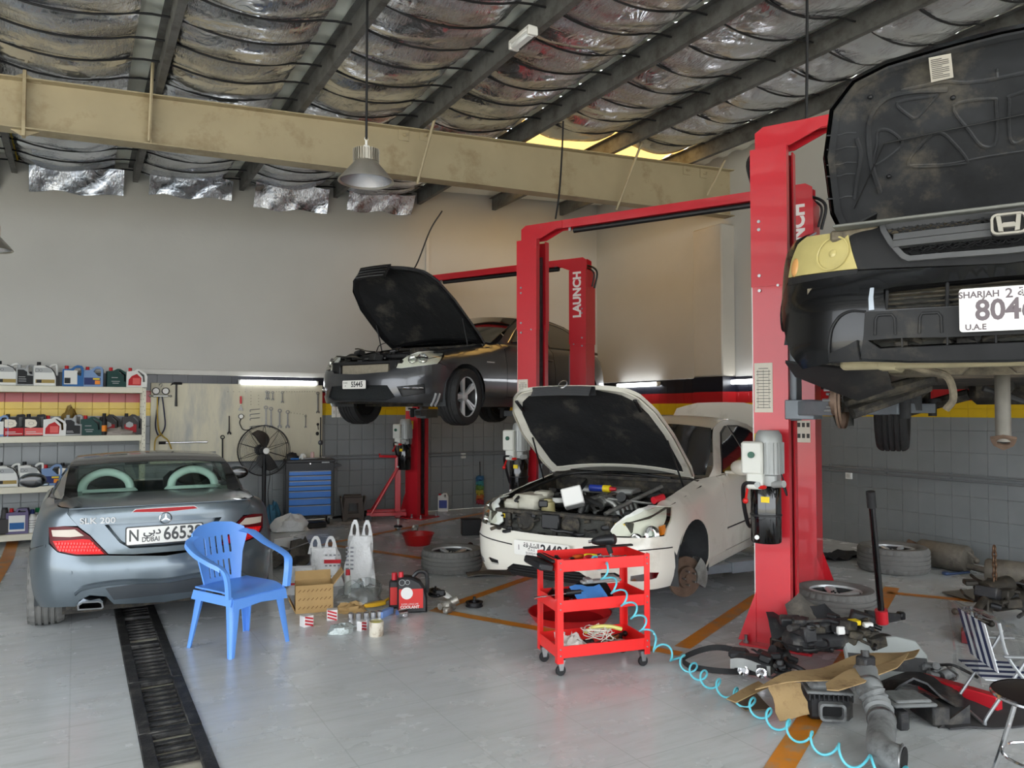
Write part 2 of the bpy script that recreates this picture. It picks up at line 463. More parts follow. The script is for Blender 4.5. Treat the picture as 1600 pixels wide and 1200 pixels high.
slat_me = MB().box((0, 0, -.011), (GW - .11, .036, .02), b=.004).mesh('slat')
slat_me.materials.append(m_grate)
sec = 0; y = 0.04
rail_mb = {}
while y < 8.7:
 seg = random.uniform(.001, .006)
 r1 = MB()
 ln = min(.86, 8.75 - y)
 for sx in (-1, 1):
  r1.box((sx * (GW / 2 - .033), y + ln / 2, -.008 + seg), (.062, ln - .012, .03), b=.004)
 for yy in (y + .01, y + ln - .02): r1.box((0, yy + .006, -.009 + seg), (GW - .1, .03, .028), b=.004)
 r1.build('grate_frame', m_grate, grate)
 yy = y + .065
 while yy < y + ln - .05:
  if random.random() > .06:
   o = bpy.data.objects.new('slat', slat_me); C.objects.link(o); o.parent = grate; o.location = (random.uniform(-.004, .004), yy, seg + random.uniform(-.004, .004))
   o.rotation_euler = (random.uniform(-.12, .12), random.uniform(-.01, .01), random.uniform(-.02, .02))
  yy += .083
 y += ln
m_orange = mat('orange_floor_paint', (206, 128, 34), .4, var=.12, vscale=4, dirt=(150, 140, 120), dscale=5, damt=.35)
def mark(pts, w, w2=None):
 P = [G(*p) for p in pts]; mb = MB()
 for a, b in zip(P, P[1:]):
  d = (b - a).normalized(); nrm = V((-d.y, d.x, 0)) * w / 2
  z = V((0, 0, .0025))
  mb.add([a - nrm + z, b - nrm + z, b + nrm + z, a + nrm + z], [(0, 1, 2, 3)])
 mb.build('bay_marking', m_orange, floor, sharp=None)
mark([(1066, 1012), (1262, 880)], .12)
mark([(676, 953), (1064, 1022)], .1)
mark([(684, 953), (880, 884)], .1)
mark([(505, 850), (662, 873)], .1)
mark([(510, 850), (780, 797)], .1)
mark([(1212, 1210), (1394, 918)], .13)
mark([(1386, 926), (1580, 945)], .1)
mark([(-20, 925), (12, 872), (25, 830)], .13)
def quad(name, m, pts, parent=None):
 return MB().add(pts, [(0, 1, 2, 3)]).build(name, m, parent, sharp=None)
TH = 2.2
wall_back = struct(quad('wall_back', m_plaster, [(XL, YB, TH), (XR, YB, TH), (XR, YB, 6), (XL, YB, 6)]))
quad('tile_backing', m_tile, [(XL, YB + .004, 0), (XR, YB + .004, 0), (XR, YB + .004, TH), (XL, YB + .004, TH)], wall_back)
wall_right = struct(quad('wall_right', m_plaster, [(XR, YF, TH), (XR, YB, TH), (XR, YB, 6), (XR, YF, 6)]))
quad('tile_backing', m_tile, [(XR + .004, YF, 0), (XR + .004, YB, 0), (XR + .004, YB, TH), (XR + .004, YF, TH)], wall_right)
wall_left = struct(MB().box((XL, 9.6, 2.4), (.2, 4.7, 4.8)).box((XL, YF + .2, 2.4), (.2, .4, 4.8)).box((XL, 3.5, 4.5), (.2, 17, .6)).build('wall_left', m_plaster))
tw, thh = .2, .244
tile_me = MB().box((0, 0, 0), (tw - .006, .012, thh - .006), b=.003).mesh('tile'); tile_me.materials.append(m_tile)
tile_me2 = MB().box((0, 0, 0), (.012, tw - .0025, thh - .0025), b=.0015).mesh('tile'); tile_me2.materials.append(m_tile)
def tiles(wall, n, pos, me, keep):
 cnt = 0; rest = []
 for i in range(n):
  for j in range(9):
   p = pos(i, j)
   if cnt < 300 and keep(i, j):
    o = bpy.data.objects.new('tile', me); C.objects.link(o); o.parent = wall; o.location = p; cnt += 1
   else: rest.append(p)
 return rest
def rest_tiles(wall, rest, d):
 mb = MB()
 for p in rest: mb.box(p, d)
 o = mb.build('tile_field', m_tile, wall, sharp=None); o['kind'] = 'stuff'
nb = int((XR - XL) / tw)
def xb(i): return XL + .1 + tw * i
def keep_b(i, j):
 x = xb(i)
 if -1.1 < x < .95: return True
 return 2.6 < x < 8.6 and j < 9 and (x < 6.4 or j > 4)
rest_tiles(wall_back, tiles(wall_back, nb, lambda i, j: (xb(i), YB - .004, thh * (j + .5)), tile_me, keep_b), (tw - .006, .012, thh - .006))
nr = int((YB - YF) / tw)
rest_tiles(wall_right, tiles(wall_right, nr, lambda i, j: (XR - .004, YB - .1 - tw * i, thh * (j + .5)), tile_me2,
           lambda i, j: 2.6 < YB - tw * i < 9.2), (.012, tw - .004, thh - .004))
m_plaster2 = mat('column_plaster', (176, 170, 158), .85, var=.07, vscale=1.1, bump=.1, bscale=16)
pc = on_x(1128, 400, XR - .28)
mb = MB().box((XR - .14, pc.y + .32, TH + 1.15), (.28, .62, 2.3), b=.02)
col = struct(mb.build('wall_column', m_plaster2))
mb = MB().box((XR - .14, pc.y + .32, TH / 2), (.28, .62, TH), b=.006); mb.build('column_foot', m_tile, col)
m_trunk = mat('white_trunking', (196, 194, 188), .5, var=.04)
tr = MB().box(((XL + XR) / 2, YB - .025, 2.235), (XR - XL, .04, .075), b=.004); struct(tr.build('trim_1', m_trunk))
p = on_y(667, 380, YB); mb = MB().box((p.x, YB - .02, (2.27 + 4.6) / 2), (.055, .035, 2.33), b=.004); struct(mb.build('trim_2', m_trunk))
m_conduit = mat('painted_conduit', (112, 115, 118), .45, var=.08)
for nm, dz in (('wall_conduit', .965), ('wall_conduit', .915)):
 mb = MB().tube([(XL, YB - .03, dz), (3, YB - .03, dz + .004), (XR - .05, YB - .03, dz)], .013, 8)
 for i in range(20): mb.box((XL + .8 * i, YB - .022, dz), (.02, .03, .04))
 o = mb.build(nm, m_conduit, wall_back)
 mb = MB().tube([(XR - .03, YB - .03, dz), (XR - .03, 7, dz - .01), (XR - .03, YF, dz)], .013, 8)
 for i in range(20): mb.box((XR - .022, YB - .4 - .8 * i, dz), (.03, .02, .04))
 mb.build(nm, m_conduit, wall_right)
def socket(p, axis, label):
 t = thing('wall_socket', label, 'socket', p)
 a, b = ((.09, .03, .09), (.05, .006, .05)) if axis == 'y' else ((.03, .09, .09), (.006, .05, .05))
 MB().box((0, 0, 0), a, b=.006).build('back_box', m_white_p, t)
 q = (0, -.017, 0) if axis == 'y' else (-.017, 0, 0)
 mb = MB().box(q, b, b=.002); mb.build('faceplate', m_trunk, t)
p = on_y(723, 712, YB); socket((p.x, YB - .02, p.z), 'y', 'white socket box on the grey tiles left of the rainbow duster')
p = on_x(1328, 743, XR); socket((XR - .02, p.y, p.z), 'x', 'white socket box on the right wall under the black car')
for i, px in enumerate((521, 528, 535)):
 p = on_y(px, 644, YB); t = thing('light_switch', ['leftmost', 'middle', 'rightmost'][i] + ' of three wall switches under the grey saloon\'s front wheel', 'switch', (p.x, YB - .02, p.z), 0, 'wall switches on the yellow band')
 MB().box((0, 0, 0), (.066, .03, .17), b=.005).build('plate', m_white_p, t); MB().box((0, -.017, 0), (.03, .008, .05), b=.002).build('rocker', m_trunk, t)
# ---------------------------------------------------------------- roof
m_deck = mat('roof_deck', (236, 238, 226), .5, var=.1, vscale=2)
m_purlin = mat('galvanised_purlin', (104, 104, 102), .6, .2, var=.2, vscale=5, dirt=(74, 72, 68), dscale=4)
def foil_mat():
 m = bpy.data.materials.new('foil_blanket'); m.use_nodes = True; t = m.node_tree; L = t.links.new; b = t.nodes['Principled BSDF']
 b.inputs['Metallic'].default_value = .92; b.inputs['Roughness'].default_value = .17
 tc = t.nodes.new('ShaderNodeTexCoord')
 def nz(sc, sca, det, dist):
  mp = t.nodes.new('ShaderNodeMapping'); mp.inputs['Scale'].default_value = sc; mp.inputs['Rotation'].default_value = (0, 0, R(18)); L(tc.outputs['Object'], mp.inputs[0])
  n = t.nodes.new('ShaderNodeTexNoise'); n.inputs['Scale'].default_value = sca; n.inputs['Detail'].default_value = det; n.inputs['Distortion'].default_value = dist; L(mp.outputs[0], n.inputs['Vector']); return n.outputs['Fac']
 def mth(op, a, b_):
  m_ = t.nodes.new('ShaderNodeMath'); m_.operation = op
  for k, v in enumerate((a, b_)):
   if isinstance(v, float): m_.inputs[k].default_value = v
   else: L(v, m_.inputs[k])
  return m_.outputs[0]
 mask = t.nodes.new('ShaderNodeMapRange'); mask.inputs['From Min'].default_value = .42; mask.inputs['From Max'].default_value = .62; L(nz((1, 1, 1), 2.6, 3, .5), mask.inputs['Value'])
 hgt_ = mth('ADD', mth('MULTIPLY', nz((1, .6, 1), 5, 3, 1.0), 1.0), mth('MULTIPLY', mth('MULTIPLY', nz((2.2, .5, 1), 16, 6, 2.2), mask.outputs[0]), .9))
 bp = t.nodes.new('ShaderNodeBump'); bp.inputs['Strength'].default_value = .55; bp.inputs['Distance'].default_value = .035; L(hgt_, bp.inputs['Height']); L(bp.outputs[0], b.inputs['Normal'])
 n2 = t.nodes.new('ShaderNodeTexNoise'); n2.inputs['Scale'].default_value = 1.3; L(tc.outputs['Object'], n2.inputs['Vector'])
 r = t.nodes.new('ShaderNodeValToRGB'); r.color_ramp.elements[0].position = .35; r.color_ramp.elements[0].color = hexc(206, 208, 212)
 r.color_ramp.elements[1].position = .65; r.color_ramp.elements[1].color = hexc(226, 231, 240); L(n2.outputs['Fac'], r.inputs[0]); L(r.outputs[0], b.inputs['Base Color'])
 return m
m_foil = foil_mat()
P0, PS = .65, 1.43
px_ = [P0 + PS * k for k in range(-5, 6)]
SKY = ((P0 + 3 * PS, P0 + 5 * PS, 8.25, 11.0),)
mb = MB()
def deck_rows(x0, x1, y0, y1):
 n = max(1, int((y1 - y0) / .1)); rows = []
 for i in range(n + 1):
  y = y0 + (y1 - y0) * i / n
  z = [0, .035, .035, 0][i % 4]
  rows.append([(x0, y, zroof(x0) + .02 + z), (x1, y, zroof(x1) + .02 + z)])
 mb.sheet(rows)
s = SKY[0]
deck_rows(XL, s[0], YF, YB); deck_rows(s[1], XR, YF, YB); deck_rows(s[0], s[1], YF, s[2]); deck_rows(s[0], s[1], s[3], YB)
ceiling = struct(mb.build('ceiling', m_deck, sharp=20))
m_skyl = bpy.data.materials.new('translucent_sheet'); m_skyl.use_nodes = True
t_ = m_skyl.node_tree; t_.nodes.remove(t_.nodes['Principled BSDF']); tb = t_.nodes.new('ShaderNodeBsdfTranslucent'); tb.inputs[0].default_value = hexc(150, 116, 62)
t_.links.new(tb.outputs[0], t_.nodes['Material Output'].inputs[0])
for k in (3, 4):
 mb = MB(); a, b_ = P0 + k * PS, P0 + (k + 1) * PS; rows = []
 for i in range(24):
  y = s[2] + (s[3] - s[2]) * i / 23; z = .02 + [0, .035, .035, 0][i % 4]
  rows.append([(a, y, zroof(a) + z), (b_, y, zroof(b_) + z)])
 mb.sheet(rows).build('skylight_sheet', m_skyl, ceiling)
for x in px_:
 z = zroof(x)
 mb = MB().box((x, (YF + YB) / 2, z - .1), (.006, YB - YF, .2)).box((x + .03, (YF + YB) / 2, z - .2), (.065, YB - YF, .008)).box((x - .03, (YF + YB) / 2, z - .004), (.065, YB - YF, .008)).box((x + .06, (YF + YB) / 2, z - .19), (.005, YB - YF, .022))
 mb.build('purlin', m_purlin, ceiling)
ST0, STP = .3, .48
straps = [ST0 + STP * k for k in range(-6, 25)]
def foil_z(x, y, a, b, ph):
 u = (x - a) / (b - a); sag = .085 * 4 * u * (1 - u) + .035
 v = ((y - ST0) / STP) % 1.0; pil = .045 * (4 * v * (1 - v)) ** .7 * (.35 + .65 * (4 * u * (1 - u)) ** .5)
 w = .012 * sin(7 * x + ph + 3 * sin(y * 2.1 + ph)) + .008 * sin(23 * y + 5 * x + ph)
 return zroof(x) - .02 - sag - pil + w
for i, x in enumerate(px_[:-1]):
 a, b_ = x + .075, x + PS - .24; y1 = YB - .05
 if i in (8, 9): y1 = 8.30
 y0 = 1.2; ny = int((y1 - y0) / .06); mb = MB(); rows = []
 for j in range(ny + 1):
  y = y0 + (y1 - y0) * j / ny
  rows.append([(xx, y, foil_z(xx, y, a, b_, i * 1.7)) for xx in [a + (b_ - a) * q / 16 for q in range(17)]])
 mb.sheet(rows).build('foil_blanket', m_foil, ceiling, sharp=80)
 if i <= 7:            # loose flap of foil hanging down the wall
  mb = MB(); rows = []; fa, fb = x + .2, x + PS - .12
  for j in range(6):
   rows.append([(xx, YB - .05 - .025 * sin(14 * xx + j) * (j / 5) - .17 * (1 - j / 5), zroof(xx) - .12 - (.30 + .05 * sin(i * 2.3)) * j / 5 + .02 * sin(9 * xx + i)) for xx in [fa + (fb - fa) * q / 24 for q in range(25)]])
  mb.sheet(rows).build('foil_flap', m_foil, ceiling, sharp=80)
 if i >= 4:
  mb = MB().tube([(a - .008, y0 + (y1 - y0) * j / 40, foil_z(a, y0 + (y1 - y0) * j / 40, a, b_, i * 1.7) - .002) for j in range(41)], .009, 5)
  mb.build('blanket_edge', mat('glass_wool', (206, 178, 60), .9), ceiling)
m_strap = mat('black_strap', (20, 20, 22), .6)
for y in straps:
 pts = []
 for i, x in enumerate(px_[:-1]):
  if i in (8, 9) and y > 8.35: continue
  a, b_ = x + .075, x + PS - .24
  for q in range(10):
   xx = x + PS * q / 10; u = min(1, max(0, (xx - a) / (b_ - a))); pts.append((xx, y, zroof(xx) - .065 - .10 * 4 * u * (1 - u)))
 if y > 1: MB().tube(pts, .011, 5).build('strap', m_strap, ceiling)
m_beam = mat('khaki_steel', (170, 157, 127), .5, var=.06, vscale=1.5, dirt=(132, 112, 80), dscale=1.3, damt=.32)
BY = 8.48
def bz1(x): return 4.815 + .06 * x
def bz0(x): return 4.325 + .035 * (x + .55)
beam = thing('roof_beam', 'khaki painted tapered steel roof beam spanning the bay under the foil', 'beam', (0, BY, 0)); struct(beam); del beam['label']; del beam['category']
mb = MB(); mb.solid_sheet([[(x, -.004, bz0(x)) for x in (XL, 2, XR)], [(x, -.004, bz1(x)) for x in (XL, 2, XR)]], .008); mb.build('web', m_beam, beam)
for f, sg in ((bz1, -1), (bz0, 1)):
 mb = MB()
 mb.solid_sheet([[(x, -.1, f(x)) for x in (XL, 2, XR)], [(x, .1, f(x)) for x in (XL, 2, XR)]], sg * .012); mb.build('flange', m_beam, beam)
for pxx in (38, 235, ):
 p = on_y(pxx, 180, BY)
 mb = MB().box((p.x, -.052, (bz0(p.x) + bz1(p.x)) / 2), (.014 if pxx > 100 else .03, .1, bz1(p.x) - bz0(p.x) + (.0 if pxx > 100 else .16)), b=.002)
 mb.build('stiffener', m_beam, beam)
 if pxx < 100:
  for s2 in (-1, 1):
   for zz, sg in ((bz1(p.x), 1), (bz0(p.x), -1)):
    mb = MB().prism([(0, 0), (.14 * s2, 0), (0, .075 * sg)], -.005, .005, T(p.x, -.03, zz) @ RX(pi / 2)); mb.build('splice_rib', m_beam, beam)
for (xa, ya, xb_, yb_) in ((681, 178, 652, 287), (1003, 222, 963, 328), (1133, 250, 1105, 305), (240, 70, 233, 220)):
 p = on_y(xa, ya, BY - .35); q = on_y(xb_, yb_, BY - .09)
 mb = MB().tube([(p.x, -.35, p.z), (q.x, -.09, q.z)], .017, 6); mb.build('fly_brace', m_beam, beam)
m_dark = mat('dark_void', (14, 14, 15), .8)
for pxx, pyy in ((630, 211), (663, 212), (1072, 266), (1098, 271)):
 p = on_y(pxx, pyy, BY); mb = MB().box((p.x, -.012, p.z), (.13, .01, .14), b=.003).tube([(p.x, -.02, p.z), (p.x + .02, -.06, p.z - .01)], .02, 8)
 mb.build('cleat', m_beam, beam)
m_sand = mat('sandy_ground', (196, 190, 176), .9, var=.1, vscale=1)
struct(quad('ground', m_sand, [(-60, -60, -.03), (60, -60, -.03), (60, 60, -.03), (-60, 60, -.03)]))
m_tube = mat('lit_tube', (255, 255, 255), .4, emit=(245, 250, 255), estr=7)
def tube_light(p, L, axis, label):
 t = thing('tube_light', label, 'light', p, 0 if axis == 'x' else pi / 2, 'tube lights under the wall trunking')
 MB().box((0, 0, .012), (L, .03, .055), b=.006).build('housing', m_trunk, t)
 MB().tube([(-L / 2 + .04, -.03, 0), (L / 2 - .04, -.03, 0)], .035, 12).build('tube', m_tube, t)
 for s_ in (-1, 1): MB().box((s_ * (L / 2 - .02), -.02, 0), (.04, .06, .07), b=.006).build('end_cap', m_white_p, t)
p, q = on_y(372, 594, YB - .05), on_y(497, 597, YB - .05); tube_light(((p.x + q.x) / 2, YB - .025, p.z - .03), q.x - p.x, 'x', 'lit white tube light above the pegboard')
def tube_r(pa, pb, x, label):
 p, q = on_x(*pa, x), on_x(*pb, x); t = thing('tube_light', label, 'light', (x, (p.y + q.y) / 2, (p.z + q.z) / 2), -pi / 2, 'tube lights under the wall trunking'); L = abs(p.y - q.y)
 MB().box((0, .012, .012), (L, .03, .055), b=.006).build('housing', m_trunk, t)
 MB().tube([(-L / 2 + .04, -.03, 0), (L / 2 - .04, -.03, 0)], .035, 12).build('tube', m_tube, t)
 for s_ in (-1, 1): MB().box((s_ * (L / 2 - .02), -.02, 0), (.04, .06, .07), b=.006).build('end_cap', m_white_p, t)
tube_r((966, 602), (1031, 601), XR - .05, 'lit white tube light on the right wall, left of the wall column')
tube_r((1133, 597), (1240, 594), XR - .05, 'lit white tube light on the right wall, right of the wall column')
m_lampal = mat('lamp_aluminium', (196, 190, 178), .35, .8, var=.05)
m_prism = mat('prismatic_reflector', (206, 206, 210), .18, .9, bump=.4, bscale=90, stretch=(6, 6, 1))
def highbay(px, py, D, rod_top, label):
 p = at(px, py, D); t = thing('high_bay_lamp', label, 'lamp', p); t.scale = (.82, .82, .82)
 MB().lathe([(.105, .17), (.12, .155), (.14, .13), (.27, -.02), (.275, -.03), (.268, -.035), (.255, -.02), (.13, .12), (.1, .15)], 40).build('lamp_shade', m_lampal, t)
 MB().lathe([(.25, -.018), (.13, .12), (0, .125)], 40).build('reflector', m_prism, t)
 MB().lathe([(0, .30), (.05, .30), (.1, .285), (.105, .17), (0, .17)], 30).build('driver_housing', m_lampal, t)
 mb = MB()
 for k in range(30):
  a = 2 * pi * k / 30; mb.box((0, 0, 0), (.03, .006, .12), T(.115 * cos(a), .115 * sin(a), .225) @ RZ(a))
 o = mb.build('heat_sink_fins', m_lampal, t); o['kind'] = 'stuff'
 MB().box((0, 0, .315), (.06, .04, .03), b=.006).tube([(0, 0, .33), (0, 0, .38)], .012, 8).lathe([(.016, -.005), (.021, 0), (.016, .005)], 14, T(0, 0, .395) @ RX(pi / 2), closed=True).build('hook', m_white_p, t)
 MB().tube([(0, 0, .40), (0, 0, (rod_top - p.z) / .82)], .013, 8).build('rod', m_black, t)
 return t
highbay(572, 279, 6.15, 5.03, 'silver high-bay lamp hanging from a black rod in front of the roof beam')
highbay(-18, 386, 8.0, 4.8, 'high-bay lamp cut off by the left edge of the photo')
p = at(817, 56, 6.8); t = thing('batten_lamp', 'white box lamp fixed under a purlin near the top of the photo', 'lamp', p, R(90))
MB().box((0, 0, 0), (.36, .10, .04), b=.008).build('housing', m_white_p, t); MB().box((0, 0, -.04), (.31, .085, .05), b=.015).build('diffuser', mat('opal_diffuser', (232, 234, 234), .3), t)
for s_ in (-1, 1): MB().box((s_ * .165, 0, -.03), (.035, .1, .07), b=.006).build('end_cap', m_white_p, t)
for (pts, label) in (([(1262, 0), (1261, 90), (1259, 180)], 'black cable dropping from the roof to the nearest lift'),):
 P = [at(x, y, 5.75) for x, y in pts]; P[0].z = zroof(P[0].x) - .1; P[-1].z = 3.75
 tag(MB().tube(crom(P, 6), .011, 8).build('power_cable', m_black), label, 'cable')
P = [at(880, 185, 9.0), at(878, 240, 9.0), at(874, 300, 8.95), at(868, 342, 8.9)]; P[0].z = zroof(P[0].x) - .24
tag(MB().tube(crom(P, 6), .011, 8).build('power_cable', m_black), 'black cable dropping from a purlin to the middle lift', 'cable')
P = [at(691, 305, 11.2), at(672, 360, 11.3), at(650, 415, 11.5), at(632, 450, 11.8)]; P[0] = V((P[0].x, P[0].y, 4.62)); P[-1].z = 3.72
tag(MB().tube(crom(P, 6), .011, 8).build('power_cable', m_black), 'black cable slanting down to the rear lift behind the open bonnet', 'cable')
# ================================================================ two-post lifts
BANG = R(62.3)
BD = V((sin(BANG), cos(BANG), 0))            # towards the rear of the lifted cars
AD = V((sin(BANG + pi / 2), cos(BANG + pi / 2), 0))
m_grey_arm = mat('grey_lift_arm', (108, 114, 120), .45, .2, var=.1)
m_alum = mat('cast_aluminium', (158, 160, 158), .45, .25, var=.08)
m_ivory = mat('ivory_box', (208, 208, 200), .45)
m_paper = mat('paper_label', (214, 206, 192), .7, var=.05)
m_yellow_l = mat('yellow_label', (226, 196, 30), .6)
m_print = mat('label_print', (60, 58, 56), .7)
m_letter = mat('white_lettering', (236, 228, 224), .5)
LIFT_W = 2.95
def lift(left, label, lh, reach, group='two-post lifts', zc=.2):
 t = thing('two_post_lift', label, 'car lift', left, 0, group)
 ang = math.atan2(AD.y, AD.x); t.rotation_euler = (0, 0, ang)     # local x = towards partner, local y = +BD
 H = 3.62
 for k, x0 in enumerate((0, LIFT_W)):
  s = 1 if k == 0 else -1
  def chan(z0, z1, w, d, th=.012):
   o = [(-d / 2, -w / 2), (d / 2, -w / 2), (d / 2, -w / 2 + .075), (d / 2 - th, -w / 2 + .075), (d / 2 - th, -w / 2 + th), (-d / 2 + th, -w / 2 + th),
                 (-d / 2 + th, w / 2 - th), (d / 2 - th, w / 2 - th), (d / 2 - th, w / 2 - .075), (d / 2, w / 2 - .075), (d / 2, w / 2), (-d / 2, w / 2)]
   return [(x0 + s * a, b) for a, b in o], z0, z1
  mb = MB(); mb.prism(*chan(.012, 2.66, .27, .245)); post = mb.build('post', m_red, t, sharp=30)
  mb = MB(); mb.prism(*chan(2.60, H, .285, .26)); mb.build('post_extension', m_red, t, sharp=30)
  mb = MB()
  for yy in (-.135, .135):
   mb.tube([(x0 + s * .06, yy, 2.60), (x0 + s * .06, yy * 1.06, 2.60)], .01, 8)
  for yy in (-.142, .142):
   for zz in (2.57, 2.68, 3.02, 3.08):
    mb.tube([(x0 - s * .07, yy, zz), (x0 - s * .07, yy * 1.06, zz)], .012, 8)
  mb.build('bolts', m_steel, t)
  mb = MB(); mb.box((x0 + s * .03, 0, .008), (.5, .46, .016), b=.003); bp = mb.build('base_plate', m_red, t)
  for yy in (-.14, .14):
   mb = MB().prism([(0, 0), (-.13, 0), (0, .36)], -.005, .005, T(x0 - s * .12, yy, .016) @ RX(pi / 2) @ Mx.Diagonal((s, 1, 1, 1))); mb.build('gusset', m_red, t)
  mb = MB()
  for ax in (-.18, .06, .24):
   for yy in (-.19, .19): mb.tube([(x0 + s * ax, yy, .016), (x0 + s * ax, yy, .07)], .012, 8).tube([(x0 + s * ax, yy, .016), (x0 + s * ax, yy, .032)], .022, 6)
  mb.build('anchor_bolts', m_steel, t)
  mb = MB().box((x0 + s * .05, -.085, 1.75), (.05, .018, 3.4)).box((x0 + s * .05, .085, 1.75), (.05, .018, 3.4)); mb.build('guide_rail', m_alum if k else m_steel, t)
  mb = MB().tube([(x0 + s * .02, .02, .1), (x0 + s * .02, .02, H - .1)], .012, 6).tube([(x0 + s * .05, -.02, .1), (x0 + s * .05, -.02, H - .1)], .006, 6); mb.build('lift_cable', m_black, t)
  mb = MB().box((x0 + s * .1, 0, lh + .35), (.14, .17, .9), b=.006).box((x0 + s * .2, 0, lh - .02), (.2, .3, .14), b=.006); mb.build('carriage', m_grey_arm, t)
  for (px_r, py_r) in reach:
   px2 = x0 + s * px_r; a = V((x0 + s * .22, .1 if py_r > 0 else -.1, lh - .01)); b = V((px2, py_r, lh - .01)); d = (b - a); L = d.length; ang2 = math.atan2(d.y, d.x)
   mm = T(*a) @ RZ(ang2)
   mb = MB(mm).box((L * .3, 0, 0), (L * .6, .11, .1), b=.006).box((L * .68, 0, .0), (L * .62, .085, .075), b=.004)
   arm = mb.build('arm', m_grey_arm, t)
   mb = MB().tube([(b.x, b.y, b.z - .06), (b.x, b.y, b.z + .05)], .03, 12).tube([(b.x, b.y, b.z + .05), (b.x, b.y, b.z + .075)], .06, 16); mb.build('pad', m_rubber, arm)
 zt = H + .08; BRK = [(-.11, -.07), (.14, -.07), (.36, .02), (.42, .02), (.42, .1), (-.05, .1), (-.11, .06)]
 mb = MB().prism(BRK, -.006, .006, T(0, -.07, zt) @ RX(pi / 2))
 mb.prism(BRK, -.006, .006, T(0, .07, zt) @ RX(pi / 2))
 mb.prism(BRK, -.006, .006, T(LIFT_W, -.07, zt) @ RX(pi / 2) @ Mx.Diagonal((-1, 1, 1, 1)))
 mb.prism(BRK, -.006, .006, T(LIFT_W, .07, zt) @ RX(pi / 2) @ Mx.Diagonal((-1, 1, 1, 1)))
 mb.build('end_bracket', m_red, t)
 mb = MB().box((LIFT_W / 2, 0, zt + .075), (LIFT_W - .2, .13, .05)).box((LIFT_W / 2, -.06, zt + .06), (LIFT_W - .5, .008, .09)).box((LIFT_W / 2, .06, zt + .06), (LIFT_W - .5, .008, .09))
 cb = mb.build('crossbeam', m_red, t)
 mb = MB().tube([(.55, -.03, zt - .02), (LIFT_W - .35, -.03, zt - .02)], .03, 12); mb.build('shutoff_bar', m_black, t)
 mb = MB()
 for xx in (.5, LIFT_W - .4): mb.box((xx, -.03, zt + .02), (.03, .02, .08))
 mb.build('bar_hanger', m_steel, t)
 for x0, s in ((0, 1), (LIFT_W, -1)):
  mb = MB().tube(crom([(x0 + s * .1, .05, zt + .02), (x0 - s * .08, .06, zt + .0), (x0 - s * .2, .06, zt - .1), (x0 - s * .16, .06, zt - .32)], 6), .014, 8)
  mb.tube(crom([(x0 + s * .1, .02, zt + .0), (x0 - s * .06, .03, zt - .03), (x0 - s * .17, .03, zt - .12), (x0 - s * .14, .03, zt - .3)], 6), .011, 8); mb.build('hydraulic_hose', m_black, t)
 mb = MB(); put_text(mb, 'LAUNCH', .165, T(LIFT_W - .0, -.1432, 3.28) @ RX(pi / 2) @ RZ(pi / 2), bold=.007, sx=.95); mb.build('lettering', m_letter, t)
 mb = MB().box((-.128, -.1, 1.9), (.012, .05, 3.36), b=.002); mb.build('edge_highlight', m_white_p, t)  # white strip added as the daylight highlight along the post edge
 mb = MB().box((-.05, -.1375, 1.86), (.13, .003, .36)); sh = mb.build('notice_sheet', m_paper, t)
 mb = MB()
 for i in range(14): mb.box((-.05, -.1395, 2.0 - .022 * i), (.1 if i % 3 else .07, .001, .004))
 for i in range(3): mb.box((-.09 + .04 * i, -.1395, 1.85), (.002, .001, .28))
 mb.build('print', m_print, sh, kind='stuff')
 mb = MB().box((-.04, -.1375, 1.46), (.16, .003, .13)); yl = mb.build('yellow_label', m_yellow_l, t)
 mb = MB()
 for i in range(7): mb.box((-.04, -.1395, 1.5 - .014 * i), (.12, .001, .003))
 mb.build('print', m_print, yl, kind='stuff')
 mb = MB().box((LIFT_W + .02, -.1375, 1.5), (.12, .003, .2)); mb.build('safety_label', m_paper, t)
 mb = MB()
 for i in range(3):
  for j in range(2): mb.box((LIFT_W - .02 + .04 * i, -.1395, 1.56 - .1 * j), (.026, .001, .04))
 mb.build('print', m_print, t, kind='stuff')
 y = -.30; PU = T(0, y, .77) @ Mx.Scale(1.14, 4) @ T(0, -y, -.70)
 mb = MB(PU).lathe([(0, .27), (.06, .268), (.078, .24), (.082, .2), (.082, 0), (0, 0)], 20, T(0.02, y, 1.12)); pu = mb.build('motor', m_alum, t)
 mb = MB(PU)
 for i in range(20):
  a = 2 * pi * i / 20; mb.box((0, 0, 0), (.012, .004, .19), T(.02 + .085 * cos(a), y + .085 * sin(a), 1.22) @ RZ(a))
 mb.build('cooling_fins', m_alum, pu)
 mb = MB(PU).box((-.055, y - .07, 1.22), (.13, .09, .2), b=.012).box((-.04, y - .07, 1.08), (.1, .08, .1), b=.01); bx = mb.build('switch_box', m_ivory, t)
 mb = MB(PU).tube([(-.055, y - .113, 1.24), (-.055, y - .128, 1.24)], .02, 14); mb.build('push_button', mat('green_button', (28, 84, 64), .4), bx)
 mb = MB(PU).box((0, y, 1.08), (.16, .13, .08), b=.01).tube([(.06, y - .05, 1.06), (.13, y - .09, 1.07)], .022, 10).tube([(-.02, y - .06, 1.06), (-.02, y - .12, 1.06)], .018, 10); mb.build('valve_block', m_alum, t)
 mb = MB(PU).lathe([(0, 0), (.085, 0), (.092, .01), (.092, .33), (.08, .35), (0, .35)], 24, T(0.0, y, .70)); tank = mb.build('oil_tank', m_black_g, t)
 mb = MB(PU).lathe([(.0935, -.006), (.0955, -.004), (.0955, .004), (.0935, .006)], 24, T(0, y, .87)); mb.build('tank_band', m_black, tank)
 mb = MB(PU).tube([(-.03, y - .095, .74), (-.03, y - .104, .74)], .014, 10); mb.build('drain_plug', m_white_p, tank)
